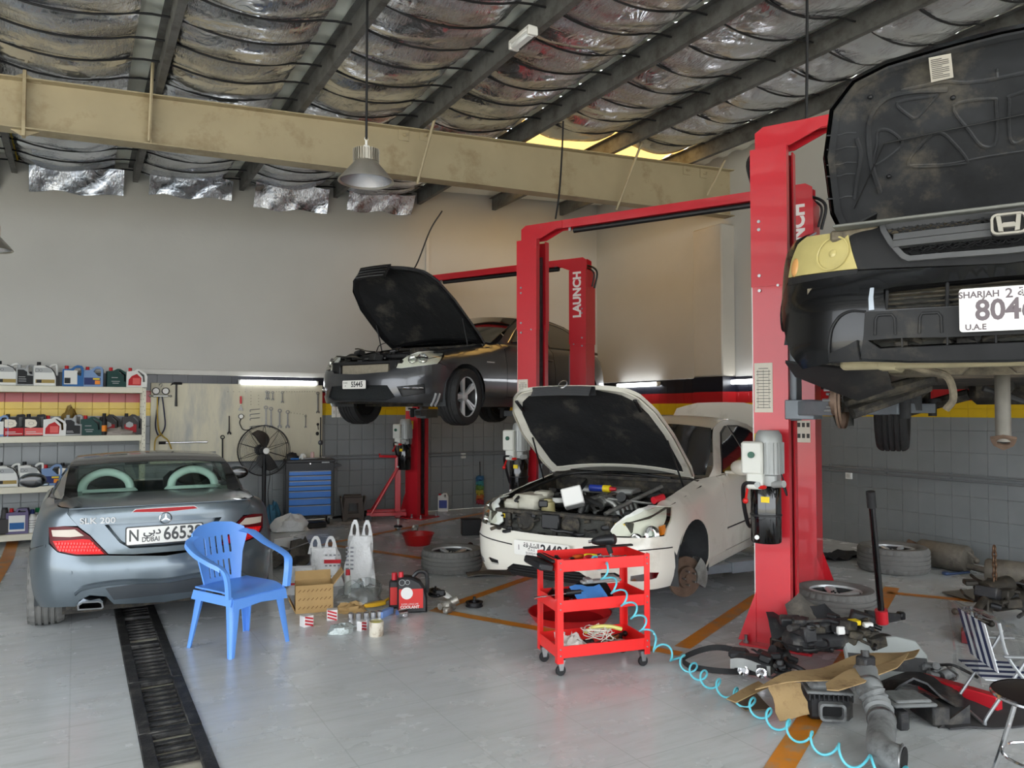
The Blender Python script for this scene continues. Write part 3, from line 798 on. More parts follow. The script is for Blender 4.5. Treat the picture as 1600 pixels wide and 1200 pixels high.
 mb = MB(PU).box((.02, y - .0935, .97), (.05, .003, .035)); mb.build('tank_label', m_yellow_l, tank)
 mb = MB(PU).tube(crom([(-.02, y - .1, 1.07), (-.1, y - .1, 1.06), (-.125, y - .05, .98), (-.125, y, .86), (-.11, y + .05, .78), (-.06, -.13, .8)], 6), .013, 8)
 mb.tube(crom([(.12, y - .09, 1.07), (.14, y - .06, 1.0), (.1, y - .02, 1.12), (.06, y - .06, 1.2)], 6), .005, 6); mb.build('pump_hose', m_black, t)
 mb = MB(PU).tube([(-.09, y - .08, 1.03), (-.09, y - .12, .97)], .008, 8).ball((-.09, y - .125, .96), .018).ball((0, y - .09, 1.045), (.03, .03, .014)); mb.build('release_lever', mat('red_knob', (200, 30, 26), .35), t)
 mb = MB().box((-.02, -.17, 1.2), (.1, .1, .16)); mb.build('mount_bracket', m_red, t)
 return t
PA = G(1216, 1003); PF = G(651, 808); PCc = at(833, 850, 8.75); PCc.z = 0
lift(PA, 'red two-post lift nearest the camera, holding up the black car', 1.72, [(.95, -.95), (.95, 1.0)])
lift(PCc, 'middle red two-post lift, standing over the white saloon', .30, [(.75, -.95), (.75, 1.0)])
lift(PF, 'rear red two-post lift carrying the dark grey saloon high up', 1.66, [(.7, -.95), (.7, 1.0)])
# ================================================================ car building kit
def project(p):
 d = V(p) - EYE; r = V((cos(YAW), -sin(YAW), 0)); f = FW * cos(PITCH) + V((0, 0, sin(PITCH))); u = V((0, 0, cos(PITCH))) - FW * sin(PITCH)
 w = d.dot(f); return 800 + FPX * d.dot(r) / w, 600 - FPX * d.dot(u) / w
def glass_mat(name, tint, rough=.03, dens=.5):
 m = bpy.data.materials.new(name); m.use_nodes = True; t = m.node_tree; L = t.links.new; t.nodes.remove(t.nodes['Principled BSDF'])
 tr = t.nodes.new('ShaderNodeBsdfTransparent'); tr.inputs[0].default_value = hexc(*tint)
 gl = t.nodes.new('ShaderNodeBsdfGlossy'); gl.inputs['Roughness'].default_value = rough; gl.inputs['Color'].default_value = (1, 1, 1, 1)
 lw = t.nodes.new('ShaderNodeLayerWeight'); lw.inputs[0].default_value = .5; pw = t.nodes.new('ShaderNodeMath'); pw.operation = 'POWER'; pw.inputs[1].default_value = 4; L(lw.outputs['Facing'], pw.inputs[0])
 fr = t.nodes.new('ShaderNodeMath'); fr.operation = 'MULTIPLY_ADD'; fr.inputs[1].default_value = .6; fr.inputs[2].default_value = .03; L(pw.outputs[0], fr.inputs[0])
 mx = t.nodes.new('ShaderNodeMixShader'); L(fr.outputs[0], mx.inputs[0]); L(tr.outputs[0], mx.inputs[1]); L(gl.outputs[0], mx.inputs[2])
 L(mx.outputs[0], t.nodes['Material Output'].inputs[0]); return m
m_glass_dark = mat('tinted_window', (14, 16, 18), .05, coat=.6)
m_glass = glass_mat('clear_glass', (240, 246, 243))
m_lens = glass_mat('headlight_lens', (249, 249, 245), .08)
m_trimb = mat('black_trim', (24, 24, 25), .5)
m_dark_gap = mat('dark_gap', (10, 10, 11), .7)
m_plate = mat('number_plate', (226, 224, 218), .35, var=.03)
m_ink = mat('plate_ink', (26, 26, 30), .5)
m_inkp = mat('plate_ink_faded', (98, 88, 92), .6)
m_inksoft = mat('plate_ink_grey', (66, 66, 66), .5)
m_grime = mat('engine_grime', (44, 42, 39), .7, .2, var=.45, vscale=14, dirt=(92, 84, 70), dscale=9, damt=.5, bump=.3, bscale=60)
m_under = mat('underbody_dust', (120, 110, 92), .85, .1, var=.35, vscale=8, dirt=(70, 64, 56), dscale=6, damt=.6, bump=.3, bscale=40)
m_alu_d = mat('dull_aluminium', (150, 150, 146), .45, .8, var=.25, vscale=18)
m_silver = mat('silver_rim', (196, 198, 200), .3, .45, var=.05)
m_rust = mat('rusty_disc', (112, 92, 78), .6, .5, var=.3, vscale=14)
m_tread = mat('dusty_tyre', (112, 111, 108), .85, var=.12, vscale=8, bump=.2, bscale=200)
m_hose = mat('hose_rubber', (28, 28, 28), .6)
m_mesh = mat('radiator_core', (92, 92, 88), .6, .5, var=.3, vscale=40, stretch=(1, 1, 8), bump=.6, bscale=120)
class Car:
 def __init__(s, root, plan, dF, dS, dR, zt, rr, tum=(.5, .12)):
  s.root = root; P = crom([(a, b, 0) for a, b in plan], 10); s.pts = []; acc = 0; prev = None
  for p in P:
   if prev is not None: acc += (p - prev).length
   s.pts.append((acc, p.x, p.y)); prev = p
  s.L = acc; s.dF, s.dS, s.dR, s.zt, s.rr, s.tum = dF, dS, dR, zt, rr, tum
  bpy.context.view_layer.update(); s.M = root.matrix_basis.copy()
 def base(s, a):
  q = abs(a); pts = s.pts; lo, hi = 0, len(pts) - 1
  q = min(max(q, 0), s.L)
  while hi - lo > 1:
   m = (lo + hi) // 2
   if pts[m][0] <= q: lo = m
   else: hi = m
  A, B = pts[lo], pts[hi]; k = (q - A[0]) / max(1e-9, B[0] - A[0])
  tx, ty = B[1] - A[1], B[2] - A[2]; l = math.hypot(tx, ty) or 1
  if 0 < lo < len(pts) - 2:                         # smooth normal
   A0, B0 = pts[lo - 1], pts[hi + 1]; n1 = (A[1] - A0[1], A[2] - A0[2]); n3 = (B0[1] - B[1], B0[2] - B[2])
   tx = tx + lerp(n1[0], n3[0], k); ty = ty + lerp(n1[1], n3[1], k); l = math.hypot(tx, ty) or 1
  return lerp(A[1], B[1], k), lerp(A[2], B[2], k), -ty / l * -1, tx / l     # t, y, tangent-y, tangent-t
 def s_of_t(s, t):
  best = None
  for (a, x, y), (b, x2, y2) in zip(s.pts, s.pts[1:]):
   if x <= t <= x2 and x2 > x: return a + (b - a) * (t - x) / (x2 - x)
  return s.L
 def P(s, a, z, off=0.0):
  fl = 1
  if abs(a) > s.L: a = math.copysign(2 * s.L - abs(a), a); fl = -1
  t, y, ty, tt = s.base(a)                          # tangent (tt, ty); outward normal = (-ty, tt)
  nt_, ny = -ty, tt
  f = max(0, -nt_) ** 1.2; r = max(0, nt_) ** 1.2; sd = max(0, ny) ** 1.2; w = f + r + sd or 1
  d = (f * stable(s.dF, z) + r * stable(s.dR, z) + sd * stable(s.dS, z)) / w
  rad = table(s.rr, t); h = table(s.zt, t) - z
  if h < rad: q = min(1, (rad - h) / rad); d += rad * (1 - math.sqrt(max(0, 1 - q * q)))
  t2 = t + nt_ * (off - d); y2 = y + ny * (off - d)
  y2 = max(y2, 0)
  return V((-t2, fl * math.copysign(y2, a) if a else y2 * 0, z))
 def pick(s, px, py, s0=.7, z0=.6, fn=None):
  fn = fn or (lambda a, b: s.P(a, b)); a, b = s0, z0
  for _ in range(30):
   p = project(s.M @ fn(a, b)); e = .004
   pa = project(s.M @ fn(a + e, b)); pb = project(s.M @ fn(a, b + e))
   J = ((pa[0] - p[0]) / e, (pb[0] - p[0]) / e, (pa[1] - p[1]) / e, (pb[1] - p[1]) / e)
   dx, dy = px - p[0], py - p[1]; det = J[0] * J[3] - J[1] * J[2]
   if abs(det) < 1e-6: break
   da, db = (dx * J[3] - dy * J[1]) / det, (J[0] * dy - J[2] * dx) / det
   da = max(-.1, min(.1, da)); db = max(-.1, min(.1, db)); a += da; b += db
   if abs(da) + abs(db) < 1e-5: break
  return a, b
 def picks(s, pts, s0=.7, z0=.6, fn=None): return [s.pick(x, y, s0, z0, fn) for x, y in pts]
 def panel(s, name, out, m, off=0, th=.008, res=.05, parent=None, mirror=False, holes=(), fn=None, label=None):
  r = []
  for sg in ((1, -1) if mirror else (1,)):
   o = [(a * sg, b) for a, b in out]; hs = [[(a * sg, b) for a, b in h] for h in holes]
   if area2(o) < 0: o = o[::-1]
   vs, ts = fill([o] + hs, res)
   f = fn or (lambda a, b: s.P(a, b, off))
   P3 = [f(a, b) for a, b in vs]
   mb = MB().tris(P3, ts, th)
   ob = mb.build(name, m, parent if parent is not None else s.root, sharp=50)
   if label: ob['label'] = label
   r.append(ob)
  return r if mirror else r[0]
 def side(s, pts): return [(s.s_of_t(t), z) for t, z in pts]
 def yb(s, t): return s.P(s.s_of_t(t), table(s.zt, t) - .001).y
 def gh(s, t, z, off=0):
  zb = table(s.zt, t); h = z - zb
  if h < 0: h = 0
  return V((-t, s.yb(t) + off - s.tum[0] * h - s.tum[1] * h * h * 3, z))
 def gh_panel(s, name, pts, m, off=0, th=.008, parent=None, mirror=True, holes=(), label=None, res=.07):
  r = []
  for sg in ((1, -1) if mirror else (1,)):
   o = pts if area2(pts) > 0 else pts[::-1]
   vs, ts = fill([o] + list(holes), res)
   P3 = []
   for t, z in vs:
    p = s.gh(t, z, off); P3.append(V((p.x, p.y * sg, p.z)))
   mb = MB().tris(P3, ts if sg > 0 else [q[::-1] for q in ts], th); ob = mb.build(name, m, parent or s.root, sharp=50)
   if label: ob['label'] = label
   r.append(ob)
  return r
 def cross(s, name, secs, m, n=14, th=.008, parent=None, sub=5, shrink=0, off=0):
  """sheet across the car: sections (t, z, halfwidth, crown, bulge_t)"""
  S = crom([V((a[0], a[1], a[2])) for a in secs], sub); E = crom([V((a[3], a[4] if len(a) > 4 else 0, 0)) for a in secs], sub); rows = []
  for p, e in zip(S, E):
   rows.append([V((-(p.x - e.y * (1 - v * v)), v * (p.z - shrink), p.y + e.x * (1 - v * v) + off)) for v in [-1 + 2 * k / n for k in range(n + 1)]])
  return MB().solid_sheet(rows, -th).build(name, m, parent or s.root, sharp=50)
def arch(tc, zc, r, a0, a1, n=14): return [(tc + r * cos(R(lerp(a0, a1, k / n))), zc + r * sin(R(lerp(a0, a1, k / n)))) for k in range(n + 1)]
def tyre_mb(r, w, rr, m=None, n=90, deep=.011):
 """tyre on the local z axis, tread with grooves and cut shoulders"""
 h = w / 2
 prof = [(rr - .012, -h * .80), (rr + .01, -h * .94), (lerp(rr, r, .45), -h * 1.03), (lerp(rr, r, .8), -h * .99), (r - .016, -h * .9), (r - .006, -h * .78)]
 gr = [-.52, -.18, .18, .52]
 for g in gr: prof += [(r - .001, h * (g - .075)), (r - deep, h * (g - .04)), (r - deep, h * (g + .04)), (r - .001, h * (g + .075))]
 prof += [(r - .006, h * .78), (r - .016, h * .9), (lerp(rr, r, .8), h * .99), (lerp(rr, r, .45), h * 1.03), (rr + .01, h * .94), (rr - .012, h * .80)]
 vs, fs = [], []; N = len(prof)
 for k in range(n):
  a = 2 * pi * k / n
  for i, (q, z) in enumerate(prof):
   d = 0
   if k % 3 == 0 and (i in (4, 5, 6, 21, 22, 23) ): d = .009
   vs.append(((q - d) * cos(a), (q - d) * sin(a), z))
 for k in range(n):
  e = (k + 1) % n
  for i in range(N - 1): fs.append((k * N + i, e * N + i, e * N + i + 1, k * N + i + 1))
 return MB(m).add(vs, fs)
def rim_mb(rr, w, spokes=5, style='five', m=None):
 mb = MB(m); h = w / 2; f = h * .82
 mb.lathe([(rr + .004, f), (rr + .008, f - .012), (rr - .014, f - .02), (rr - .018, f - .016), (rr - .012, f)], 40, closed=True)
 mb.lathe([(0, f - .02), (.035, f - .018), (.05, f - .024), (.062, f - .04), (.062, f - .1), (0, f - .1)], 20)
 for k in range(spokes):
  a = 2 * pi * k / spokes
  if style == 'twin': subs = ((-.11, .018), (.11, .018))
  elif style == 'thin': subs = ((0, .014),)
  elif style == 'wide': subs = ((0, .045),)
  else: subs = ((0, .03),)
  for da, sw in subs:
   a2 = a + da; r0, r1 = .045, rr - .012
   p = [(r0, f - .032, sw * 1.1), (lerp(r0, r1, .5), f - .022, sw * .9), (r1, f - .01, sw * 1.15)]; rows = []
   for (q, z, ww) in p:
    rows.append([(q, -ww, z - .012), (q, -ww * .55, z), (q, ww * .55, z), (q, ww, z - .012), (q, ww * .7, z - .04), (q, -ww * .7, z - .04)])
   mb.sheet(rows, closed=True, m=RZ(a if style != 'twin' else a2) if style != 'twin' else RZ(a + da * .9))
 return mb
m_barrel = mat('rim_barrel', (44, 44, 45), .5, .4, var=.1)
def barrel_mb(rr, w, m):
 f = w * .41; return MB(m).lathe([(rr - .006, f - .016), (rr - .012, f - .03), (rr - .035, .0), (rr - .05, -f * .6), (rr + .004, -f), (rr - .012, -f), (rr - .06, -f * .6), (rr - .045, 0), (rr - .022, f - .03), (rr - .016, f - .016)], 36, closed=True)
def wheel_part(root, pos, r, w, rr, axis_y, spokes=5, style='five', rim_m=None, name='wheel', yaw=0, tm=None):
 """mounted wheel: tyre part with rim sub-part; axis along local y, face towards axis_y"""
 m = T(*pos) @ RZ(yaw) @ RX(-pi / 2 * axis_y)
 o = tyre_mb(r, w, rr, m, 72).build(name, tm or m_rubber, root, sharp=30)
 rim_mb(rr, w, spokes, style, m).build('rim', rim_m or m_silver, o); barrel_mb(rr, w, m).build('barrel', m_barrel, o)
 MB(m).lathe([(rr - .03, -w * .38), (rr - .03, -w * .36), (0.04, -w * .34)], 24).build('spoke_gap_shade', m_dark_gap, o)  # dark disc put in for the shade seen between the spokes
 return o
def disc_part(root, pos, axis_y, r=.165, yaw=0):
 m = T(*pos) @ RZ(yaw) @ RX(-pi / 2 * axis_y)
 mb = MB(m).lathe([(r, 0), (r, .012), (r * .55, .012), (r * .53, .045), (r * .25, .048), (.035, .048), (.035, .06), (0, .06)], 36).lathe([(r, -.016), (r, -.004), (r * .5, -.004)], 36).lathe([(r * .5, 0), (r, 0)], 36)
 o = mb.build('brake_disc', m_rust, root)
 mb = MB(m)
 for k in range(5):
  a = 2 * pi * k / 5; mb.tube([(.057 * cos(a), .057 * sin(a), .045), (.057 * cos(a), .057 * sin(a), .085)], .008, 8)
 mb.build('wheel_studs', m_steel, o)
 mb = MB(m); rows = []
 for k in range(7):
  a = R(150 + 80 * k / 6); rows.append([((r + .03) * cos(a), (r + .03) * sin(a), -.04), ((r + .035) * cos(a), (r + .035) * sin(a), .05), ((r * .55) * cos(a), r * .55 * sin(a), .06), (r * .55 * cos(a), r * .55 * sin(a), -.05)])
 mb.sheet(rows, closed=True); mb.build('caliper', m_alu_d, o)
 return o
def plate(root, m, w, h, texts, name='number_plate', frame_m=None):
 """plate lying in the xy plane of m, texts = (string, size, x, y, bold, material)"""
 o = MB(m).prism(rrect(w, h, .012), 0, .003).build(name, m_plate, root)
 groups = {}
 for (s_, size, x, y, b, mm, sx) in texts:
  groups.setdefault(mm.name, (mm, MB()))[1]; put_text(groups[mm.name][1], s_, size, m @ T(x, y, .0032), .0006, b, sx)
 for mm, mb in groups.values(): mb.build('characters', mm, o, sharp=None)
 if frame_m is not None:
  MB(m).prism(rrect(w + .016, h + .016, .014), -.002, .0022, holes=[rrect(w - .004, h - .004, .01)]).build('plate_frame', frame_m, o)
 return o
def frame_on(car, a, z, off=0, fn=None):
 """frame with x along +s, y up, z outward at a wrap point"""
 f = fn or (lambda p, q: car.P(p, q, off)); p = f(a, z); dx = (f(a + .01, z) - f(a - .01, z)).normalized(); dz = (f(a, z + .01) - f(a, z - .01)).normalized()
 n = dx.cross(dz).normalized(); dz = n.cross(dx)
 return frame(p, dx, dz, n)
def clutter(root, name, box, n, mats, seed, parent_m=None, size=(.03, .12)):
 """engine-bay clutter: small boxes, cylinders and hoses as one grimy part per material"""
 rnd = random.Random(seed); mbs = {m.name: (m, MB()) for m in mats}
 x0, x1, y0, y1, z0, z1 = box
 for i in range(n):
  m = rnd.choice(mats); mb = mbs[m.name][1]; p = V((rnd.uniform(x0, x1), rnd.uniform(y0, y1), rnd.uniform(z0, z1))); k = rnd.random(); s_ = rnd.uniform(*size)
  if k < .45: mb.box((0, 0, 0), (s_ * rnd.uniform(.6, 1.6), s_ * rnd.uniform(.6, 1.6), s_ * rnd.uniform(.4, 1)), T(*p) @ RZ(rnd.uniform(0, 6)) @ RX(rnd.uniform(-.3, .3)), b=.008)
  elif k < .7: a = rnd.uniform(0, 6); d = V((cos(a), sin(a), rnd.uniform(-.4, .4))) * s_; mb.tube([p - d * .5, p + d * .5], s_ * rnd.uniform(.18, .4), 12)
  else:
   q = [p]; a = rnd.uniform(0, 6)
   for j in range(4): a += rnd.uniform(-.9, .9); q.append(q[-1] + V((cos(a) * s_ * .9, sin(a) * s_ * .9, rnd.uniform(-.5, .5) * s_ * .5)))
   mb.tube(crom(q, 4), rnd.uniform(.006, .016), 7)
 return [mb.build(name, m, root, kind='stuff') for m, mb in mbs.values() if mb.v]
# ================================================================ white saloon (bonnet and boot open, front wheel off)
m_white = mat('white_car_paint', (226, 222, 210), .25, var=.02, vscale=1, coat=.5, dirt=(204, 198, 184), dscale=2, damt=.25)
def car_root(name, label, front_px, D, dz, cat='car', ang=None):
 f0 = at(front_px, 640, D); t = thing(name, label, cat, (f0.x, f0.y, dz)); h = -BD
 t.rotation_euler = (0, 0, math.atan2(h.y, h.x) if ang is None else ang); return t
LS = car_root('saloon_car', 'white saloon with open bonnet, missing front wheel and uncovered radiator', 849, 6.03, .13)
ls = Car(LS, [(0, 0), (.015, .3), (.09, .60), (.26, .79), (.52, .865), (.95, .90), (1.8, .915), (3.3, .915), (4.1, .90), (4.55, .83), (4.85, .65), (4.96, .35), (4.985, 0)],
         dF=[(.15, .12), (.24, .05), (.34, .01), (.45, 0), (.52, .0), (.58, .04), (.68, .10), (.8, .18)],
         dS=[(.18, .06), (.3, .015), (.5, 0), (.65, .0), (.78, .012), (.95, .045)],
         dR=[(.2, .06), (.4, 0), (.6, .01), (.8, .05), (.95, .1)],
         zt=[(0, .78), (.4, .80), (.9, .875), (1.45, .95), (1.8, .97), (3.7, .985), (4.3, 1.0), (5, .97)],
         rr=[(0, .02), (.3, .05), (.6, .16), (1.4, .17), (1.75, .06), (3.9, .06), (4.3, .12), (5, .1)], tum=(.46, .1))
WF, WR_, ZW = .93, 3.855, .315
S_ = ls.side
bh = ls.picks([(927, 841), (950, 839), (1039, 837.5), (1053, 856), (1055, 892), (1048, 915), (1005, 922), (924, 908)], .5, .5)
bc_t = (0, ls.pick(850, 836, .05, .55)[1]); bc_b = (0, ls.pick(850, 903, .05, .3)[1])
half = [bc_t] + bh + [bc_b]; full = half + [(-a, b) for a, b in reversed(half[1:-1])]
lip = ls.picks([(792, 866), (936, 893), (932, 905), (815, 886)], .1, .35)
gl = [(-.40, .275), (-.30, .335), (.30, .335), (.40, .275), (.37, .245), (-.37, .245)]
vent = [(.47, .30), (.47, .34), (.58, .35), (.63, .325), (.60, .295)]
bump = ls.panel('front_bumper', full, m_white, holes=[gl, vent, [(-a, b) for a, b in reversed(vent)]], res=.045, th=.02)
ls.panel('lower_grille', offset(gl, .02), m_trimb, off=-.03, parent=bump)
mb = MB()
for z in (.262, .285, .308): mb.tube([ls.P(-.36 + .72 * k / 12, z, -.012) for k in range(13)], .006, 6)
mb.build('grille_bars', m_trimb, bump)
ls.panel('bumper_vent', offset(vent, .015), m_trimb, off=-.03, mirror=True, parent=bump)
mb = MB()
for sg in (-1, 1): mb.tube([ls.P(sg * lerp(.30, 1.12, k / 14), stable([(.28, .489), (.85, .517), (1.125, .505)], lerp(.30, 1.12, k / 14)), .001) for k in range(15)], .005, 6)
mb.build('moulding', m_trimb, bump)
for sg in (-1, 1):
 fo = [(sg * a, b) for a, b in [(.70, .285), (.70, .325), (.86, .345), (.95, .335), (.93, .295), (.8, .28)]]
 f = ls.panel('fog_lamp', fo, m_chrome, off=.003, th=.02, parent=bump)
hl = ls.picks([(953.5, 831), (962, 821), (980, 809), (1005, 797), (1028, 792), (1049, 791.5), (1049, 803), (1042, 826), (1039, 836), (992, 838), (960, 837)], .75, .62)
m_refl = mat('lamp_reflector', (232, 234, 228), .35, .0)
m_amber = mat('amber_lens', (224, 128, 24), .2, emit=None)
for sg in (1, -1):
 o2 = [(sg * a, b) for a, b in hl]
 hsg = ls.panel('headlight', offset(o2, .008), m_refl, off=-.05, th=.01)
 ls.panel('lens', o2, m_lens, off=.006, th=.003, parent=hsg)
 cx = sum(a for a, b in hl) / len(hl)
 for (a, b, r) in ((cx + .03, .615, .062), (cx - .12, .575, .05)):
  fm = frame_on(ls, sg * a, b, -.045)
  MB(fm).lathe([(0, -.02), (r * .45, -.018), (r * .5, .02), (r * .8, .015), (r, .035), (r * 1.08, .03), (r, .0)], 24).build('lamp_bowl', m_chrome, hsg)
  MB(fm).ball((0, 0, .0), r * .42).build('projector', m_glass, hsg)
 am = [(sg * (hl[7][0] - .06 + x), z) for x, z in ((.0, hl[7][1] - .045), (.055, hl[7][1] - .04), (.06, hl[7][1] + .03), (.0, hl[7][1] + .02))]
 ls.panel('turn_signal', am, m_amber, off=-.01, th=.02, parent=hsg)
ax0 = WF; arF = arch(ax0, ZW, .355, 172, 8); arR = arch(WR_, ZW, .355, 172, 8)
topF = [(t, table(ls.zt, t) - .001) for t in (1.72, 1.45, 1.2, .95, .7, .5)]
fen_l = ls.picks([(1049, 791.5), (1049, 803), (1042, 826), (1039, 837), (1051, 856)], .95, .6)
fend = fen_l + S_([(ax0 - .355, ZW + .12)] + [p for p in arF if p[0] > ax0 - .34 and p[1] > ZW + .12] + [(ax0 + .36, .24), (1.72, .24)] + topF)
ls.panel('front_fender', fend, m_white, mirror=True, res=.05)
def door(car, name, pts, m, parent=None):
 o = car.side(pts); return car.panel(name, offset(o, -.003), m, mirror=True, res=.07, th=.02)
zt_ = lambda t: table(ls.zt, t) - .001
d1 = door(ls, 'front_door', [(1.725, .30), (2.83, .30), (2.83, zt_(2.83)), (2.3, zt_(2.3)), (1.725, zt_(1.725))], m_white)
d2 = door(ls, 'rear_door', [(2.835, .30), (3.46, .30)] + [p for p in arR if p[0] < 3.75][0:6] + [(3.80, .72), (3.86, zt_(3.86)), (3.3, zt_(3.3)), (2.835, zt_(2.835))], m_white)
qt = S_([p for p in arR if p[1] >= .60 or p[0] > WR_ + .1]) + S_([(4.3, .25)]) + [(ls.L, .25), (ls.L, .78)] + S_([(4.5, .9), (4.3, zt_(4.3)), (3.865, zt_(3.865)), (3.805, .72)])
ls.panel('rear_quarter', qt, m_white, mirror=True, res=.08)
ls.panel('sill', S_([(1.26, .2), (3.5, .2), (3.5, .295), (1.26, .295)]), m_white, off=.004, mirror=True, res=.08)
for k, d in ((0, d1), (1, d2)):
 for i, o in enumerate(d):
  sg = 1 if i == 0 else -1; tt = (2.66, 3.62)[k]
  MB().tube(crom([ls.P(sg * ls.s_of_t(tt - .09), .79, .0), ls.P(sg * ls.s_of_t(tt - .06), .79, .035), ls.P(sg * ls.s_of_t(tt + .06), .79, .035), ls.P(sg * ls.s_of_t(tt + .09), .79, 0)], 5), .013, 8).build('door_handle', m_white, o)
  MB().tube([ls.P(sg * ls.s_of_t(lerp(1.73 if k == 0 else 2.84, 2.82 if k == 0 else 3.5, q / 10)), .50, .002) for q in range(11)], .007, 6).build('side_moulding', m_trimb, o)
rail = [(1.62, .955), (2.0, 1.20), (2.35, 1.375), (2.75, 1.445), (3.2, 1.45), (3.6, 1.40), (4.0, 1.24), (4.36, 1.0)]
railc = [(p.x, p.y) for p in crom([(a, b, 0) for a, b in rail], 5)]
shell = railc + [(3.9, .985), (2.8, .98), (1.75, .965)]
win1 = [(1.90, .985), (2.22, 1.19), (2.48, 1.325), (2.74, 1.385), (2.80, 1.385), (2.80, .985)]
win2 = [(2.86, .985), (2.86, 1.39), (3.2, 1.385), (3.48, 1.34), (3.72, 1.2), (3.86, 1.06), (3.84, .99)]
ls.gh_panel('side_frame', shell, m_white, 0)
for w_ in (win1, win2):
 fr = ls.gh_panel('window_seal', offset(w_, .016), m_trimb, .004);
 ls.gh_panel('side_window', w_, m_glass_dark, .009)
def rail_hw(car, t, z): return car.gh(t, z).y
ls.cross('windscreen', [(1.52, .985, rail_hw(ls, 1.66, .98), .0, .16), (1.95, 1.2, rail_hw(ls, 2.02, 1.21), .02, .12), (2.28, 1.38, rail_hw(ls, 2.35, 1.375), .045, .06)], m_glass_dark)
ls.cross('roof', [(2.3, 1.37, rail_hw(ls, 2.35, 1.375), .055, .05), (2.75, 1.443, rail_hw(ls, 2.75, 1.445), .045), (3.2, 1.448, rail_hw(ls, 3.2, 1.45), .045), (3.62, 1.395, rail_hw(ls, 3.6, 1.4), .05, -.04)], m_white)
ls.cross('rear_window', [(3.62, 1.392, rail_hw(ls, 3.6, 1.4) - .02, .05, -.04), (4.0, 1.235, rail_hw(ls, 4.0, 1.24) - .02, .03, -.1), (4.3, 1.02, rail_hw(ls, 4.3, 1.03) - .02, .0, -.16)], m_glass_dark)
for sg in (1, -1):
 mir = MB().ball((0, 0, 0), (.075, .115, .075), 16, 10, T(-1.93, sg * 1.0, 1.035)).box((-1.95, sg * .90, .985), (.06, .14, .03), b=.01).build('door_mirror', m_white, LS)
 MB().ball((0, 0, 0), (.01, .095, .055), 14, 8, T(-2.0, sg * 1.0, 1.035)).build('mirror_glass', m_chrome, mir)
hm = T(-4.18, 0, 1.03) @ RY(R(62))
bo = [(-.02, -.66), (.35, -.66), (.62, -.58), (.68, -.3), (.68, .3), (.62, .58), (.35, .66), (-.02, .66)]
vs_, ts_ = fill([bo], .06)
MB(hm).tris([( -x, y, .07 * (1 - (y / .7) ** 2)) for x, y in vs_], [q[::-1] for q in ts_], .03).build('boot_lid', m_white, LS)
mb = MB()
for sg in (-1, 1):
 mb.solid_sheet([[(-.24, sg * .60, .42), (-.9, sg * .64, .42), (-1.55, sg * .70, .42)], [(-.24, sg * .62, .70), (-.9, sg * .70, .80), (-1.55, sg * .74, .90)]], .01)
 mb.solid_sheet([[(-.24, sg * .62, .70), (-.9, sg * .70, .80), (-1.55, sg * .74, .90)], [(-.3, sg * .76, .74), (-.9, sg * .80, .83), (-1.55, sg * .80, .92)]], .01)
mb.box((-1.52, 0, .68), (.04, 1.5, .55)).box((-.9, 0, .40), (1.35, 1.3, .04)).box((-1.5, 0, .93), (.18, 1.5, .03))
mb.build('engine_bay', m_grime, LS)
for sg in (-1, 1):
 mb = MB(); a0 = WF
 mb.sheet([[V((-(a0 + .375 * cos(R(q))), sg * y_, ZW + .375 * sin(R(q)))) for q in range(-20, 201, 20)] for y_ in (.55, .885)]).build('wheel_liner', mat('liner', (58, 60, 62), .8, var=.2, vscale=10, bump=.3, bscale=30), LS)
 mb = MB(); mb.sheet([[V((-(WR_ + .375 * cos(R(q))), sg * y_, ZW + .375 * sin(R(q)))) for q in range(-20, 201, 20)] for y_ in (.55, .885)]).build('wheel_liner', MATS['liner'], LS)
MB().box((-.93, 0, .36), (.7, 1.1, .12)).box((-2.6, 0, .24), (3.2, 1.5, .06)).build('floor_pan', m_grime, LS)
disc_part(LS, (-WF, .80, ZW - .12), 1, .165, R(-32)); disc_part(LS, (-WF, -.80, ZW - .12), -1, .165, R(-32))
for sg in (1, -1): wheel_part(LS, (-WR_, sg * .79, ZW), .325, .225, .215, sg, 7)
mb = MB().box((-.20, -.21, .60), (.03, .40, .26)).box((-.20, .23, .60), (.03, .42, .26)); rad = mb.build('radiator', m_mesh, LS)
mb = MB().box((-.17, 0, .735), (.07, 1.1, .03), b=.006).box((-.19, 0, .60), (.05, .035, .26)).box((-.19, -.44, .6), (.05, .05, .27)).box((-.19, .47, .6), (.05, .05, .27)).box((-.18, 0, .47), (.06, 1.15, .03))
mb.box((-.25, -.57, .60), (.06, .16, .22), b=.01).box((-.25, .57, .60), (.06, .16, .22), b=.01); sup = mb.build('radiator_support', m_grime, LS)
mb = MB().box((-.15, -.01, .68), (.07, .16, .12), b=.01); mb.build('latch_cover', m_black, LS)
mb = MB()
for y_ in (-.26, .15): mb.lathe([(.075, 0), (.085, .02), (.06, .04), (.0, .03)], 20, T(-.175, y_, .665) @ RY(pi / 2))
mb.build('horn', m_grime, LS)
for y_ in (-.53, .55): MB().box((-.217, y_, .68), (.003, .085, .035)).build('warning_label', m_yellow_l, sup)
m_cream = mat('cream_plastic', (196, 192, 176), .5, var=.06, vscale=12)
m_tan = mat('tan_reservoir', (150, 140, 96), .4)
mb = MB().box((-.55, -.43, .77), (.30, .26, .14), b=.03).box((-.62, -.36, .83), (.16, .14, .06), b=.02).box((-.42, -.55, .74), (.14, .14, .12), b=.03); mb.build('washer_reservoir', m_cream, LS)
mb = MB().lathe([(0, .12), (.035, .12), (.04, .10), (.055, .095), (.06, 0), (0, 0)], 18, T(-.42, -.20, .70)).build('fluid_reservoir', m_tan, LS)
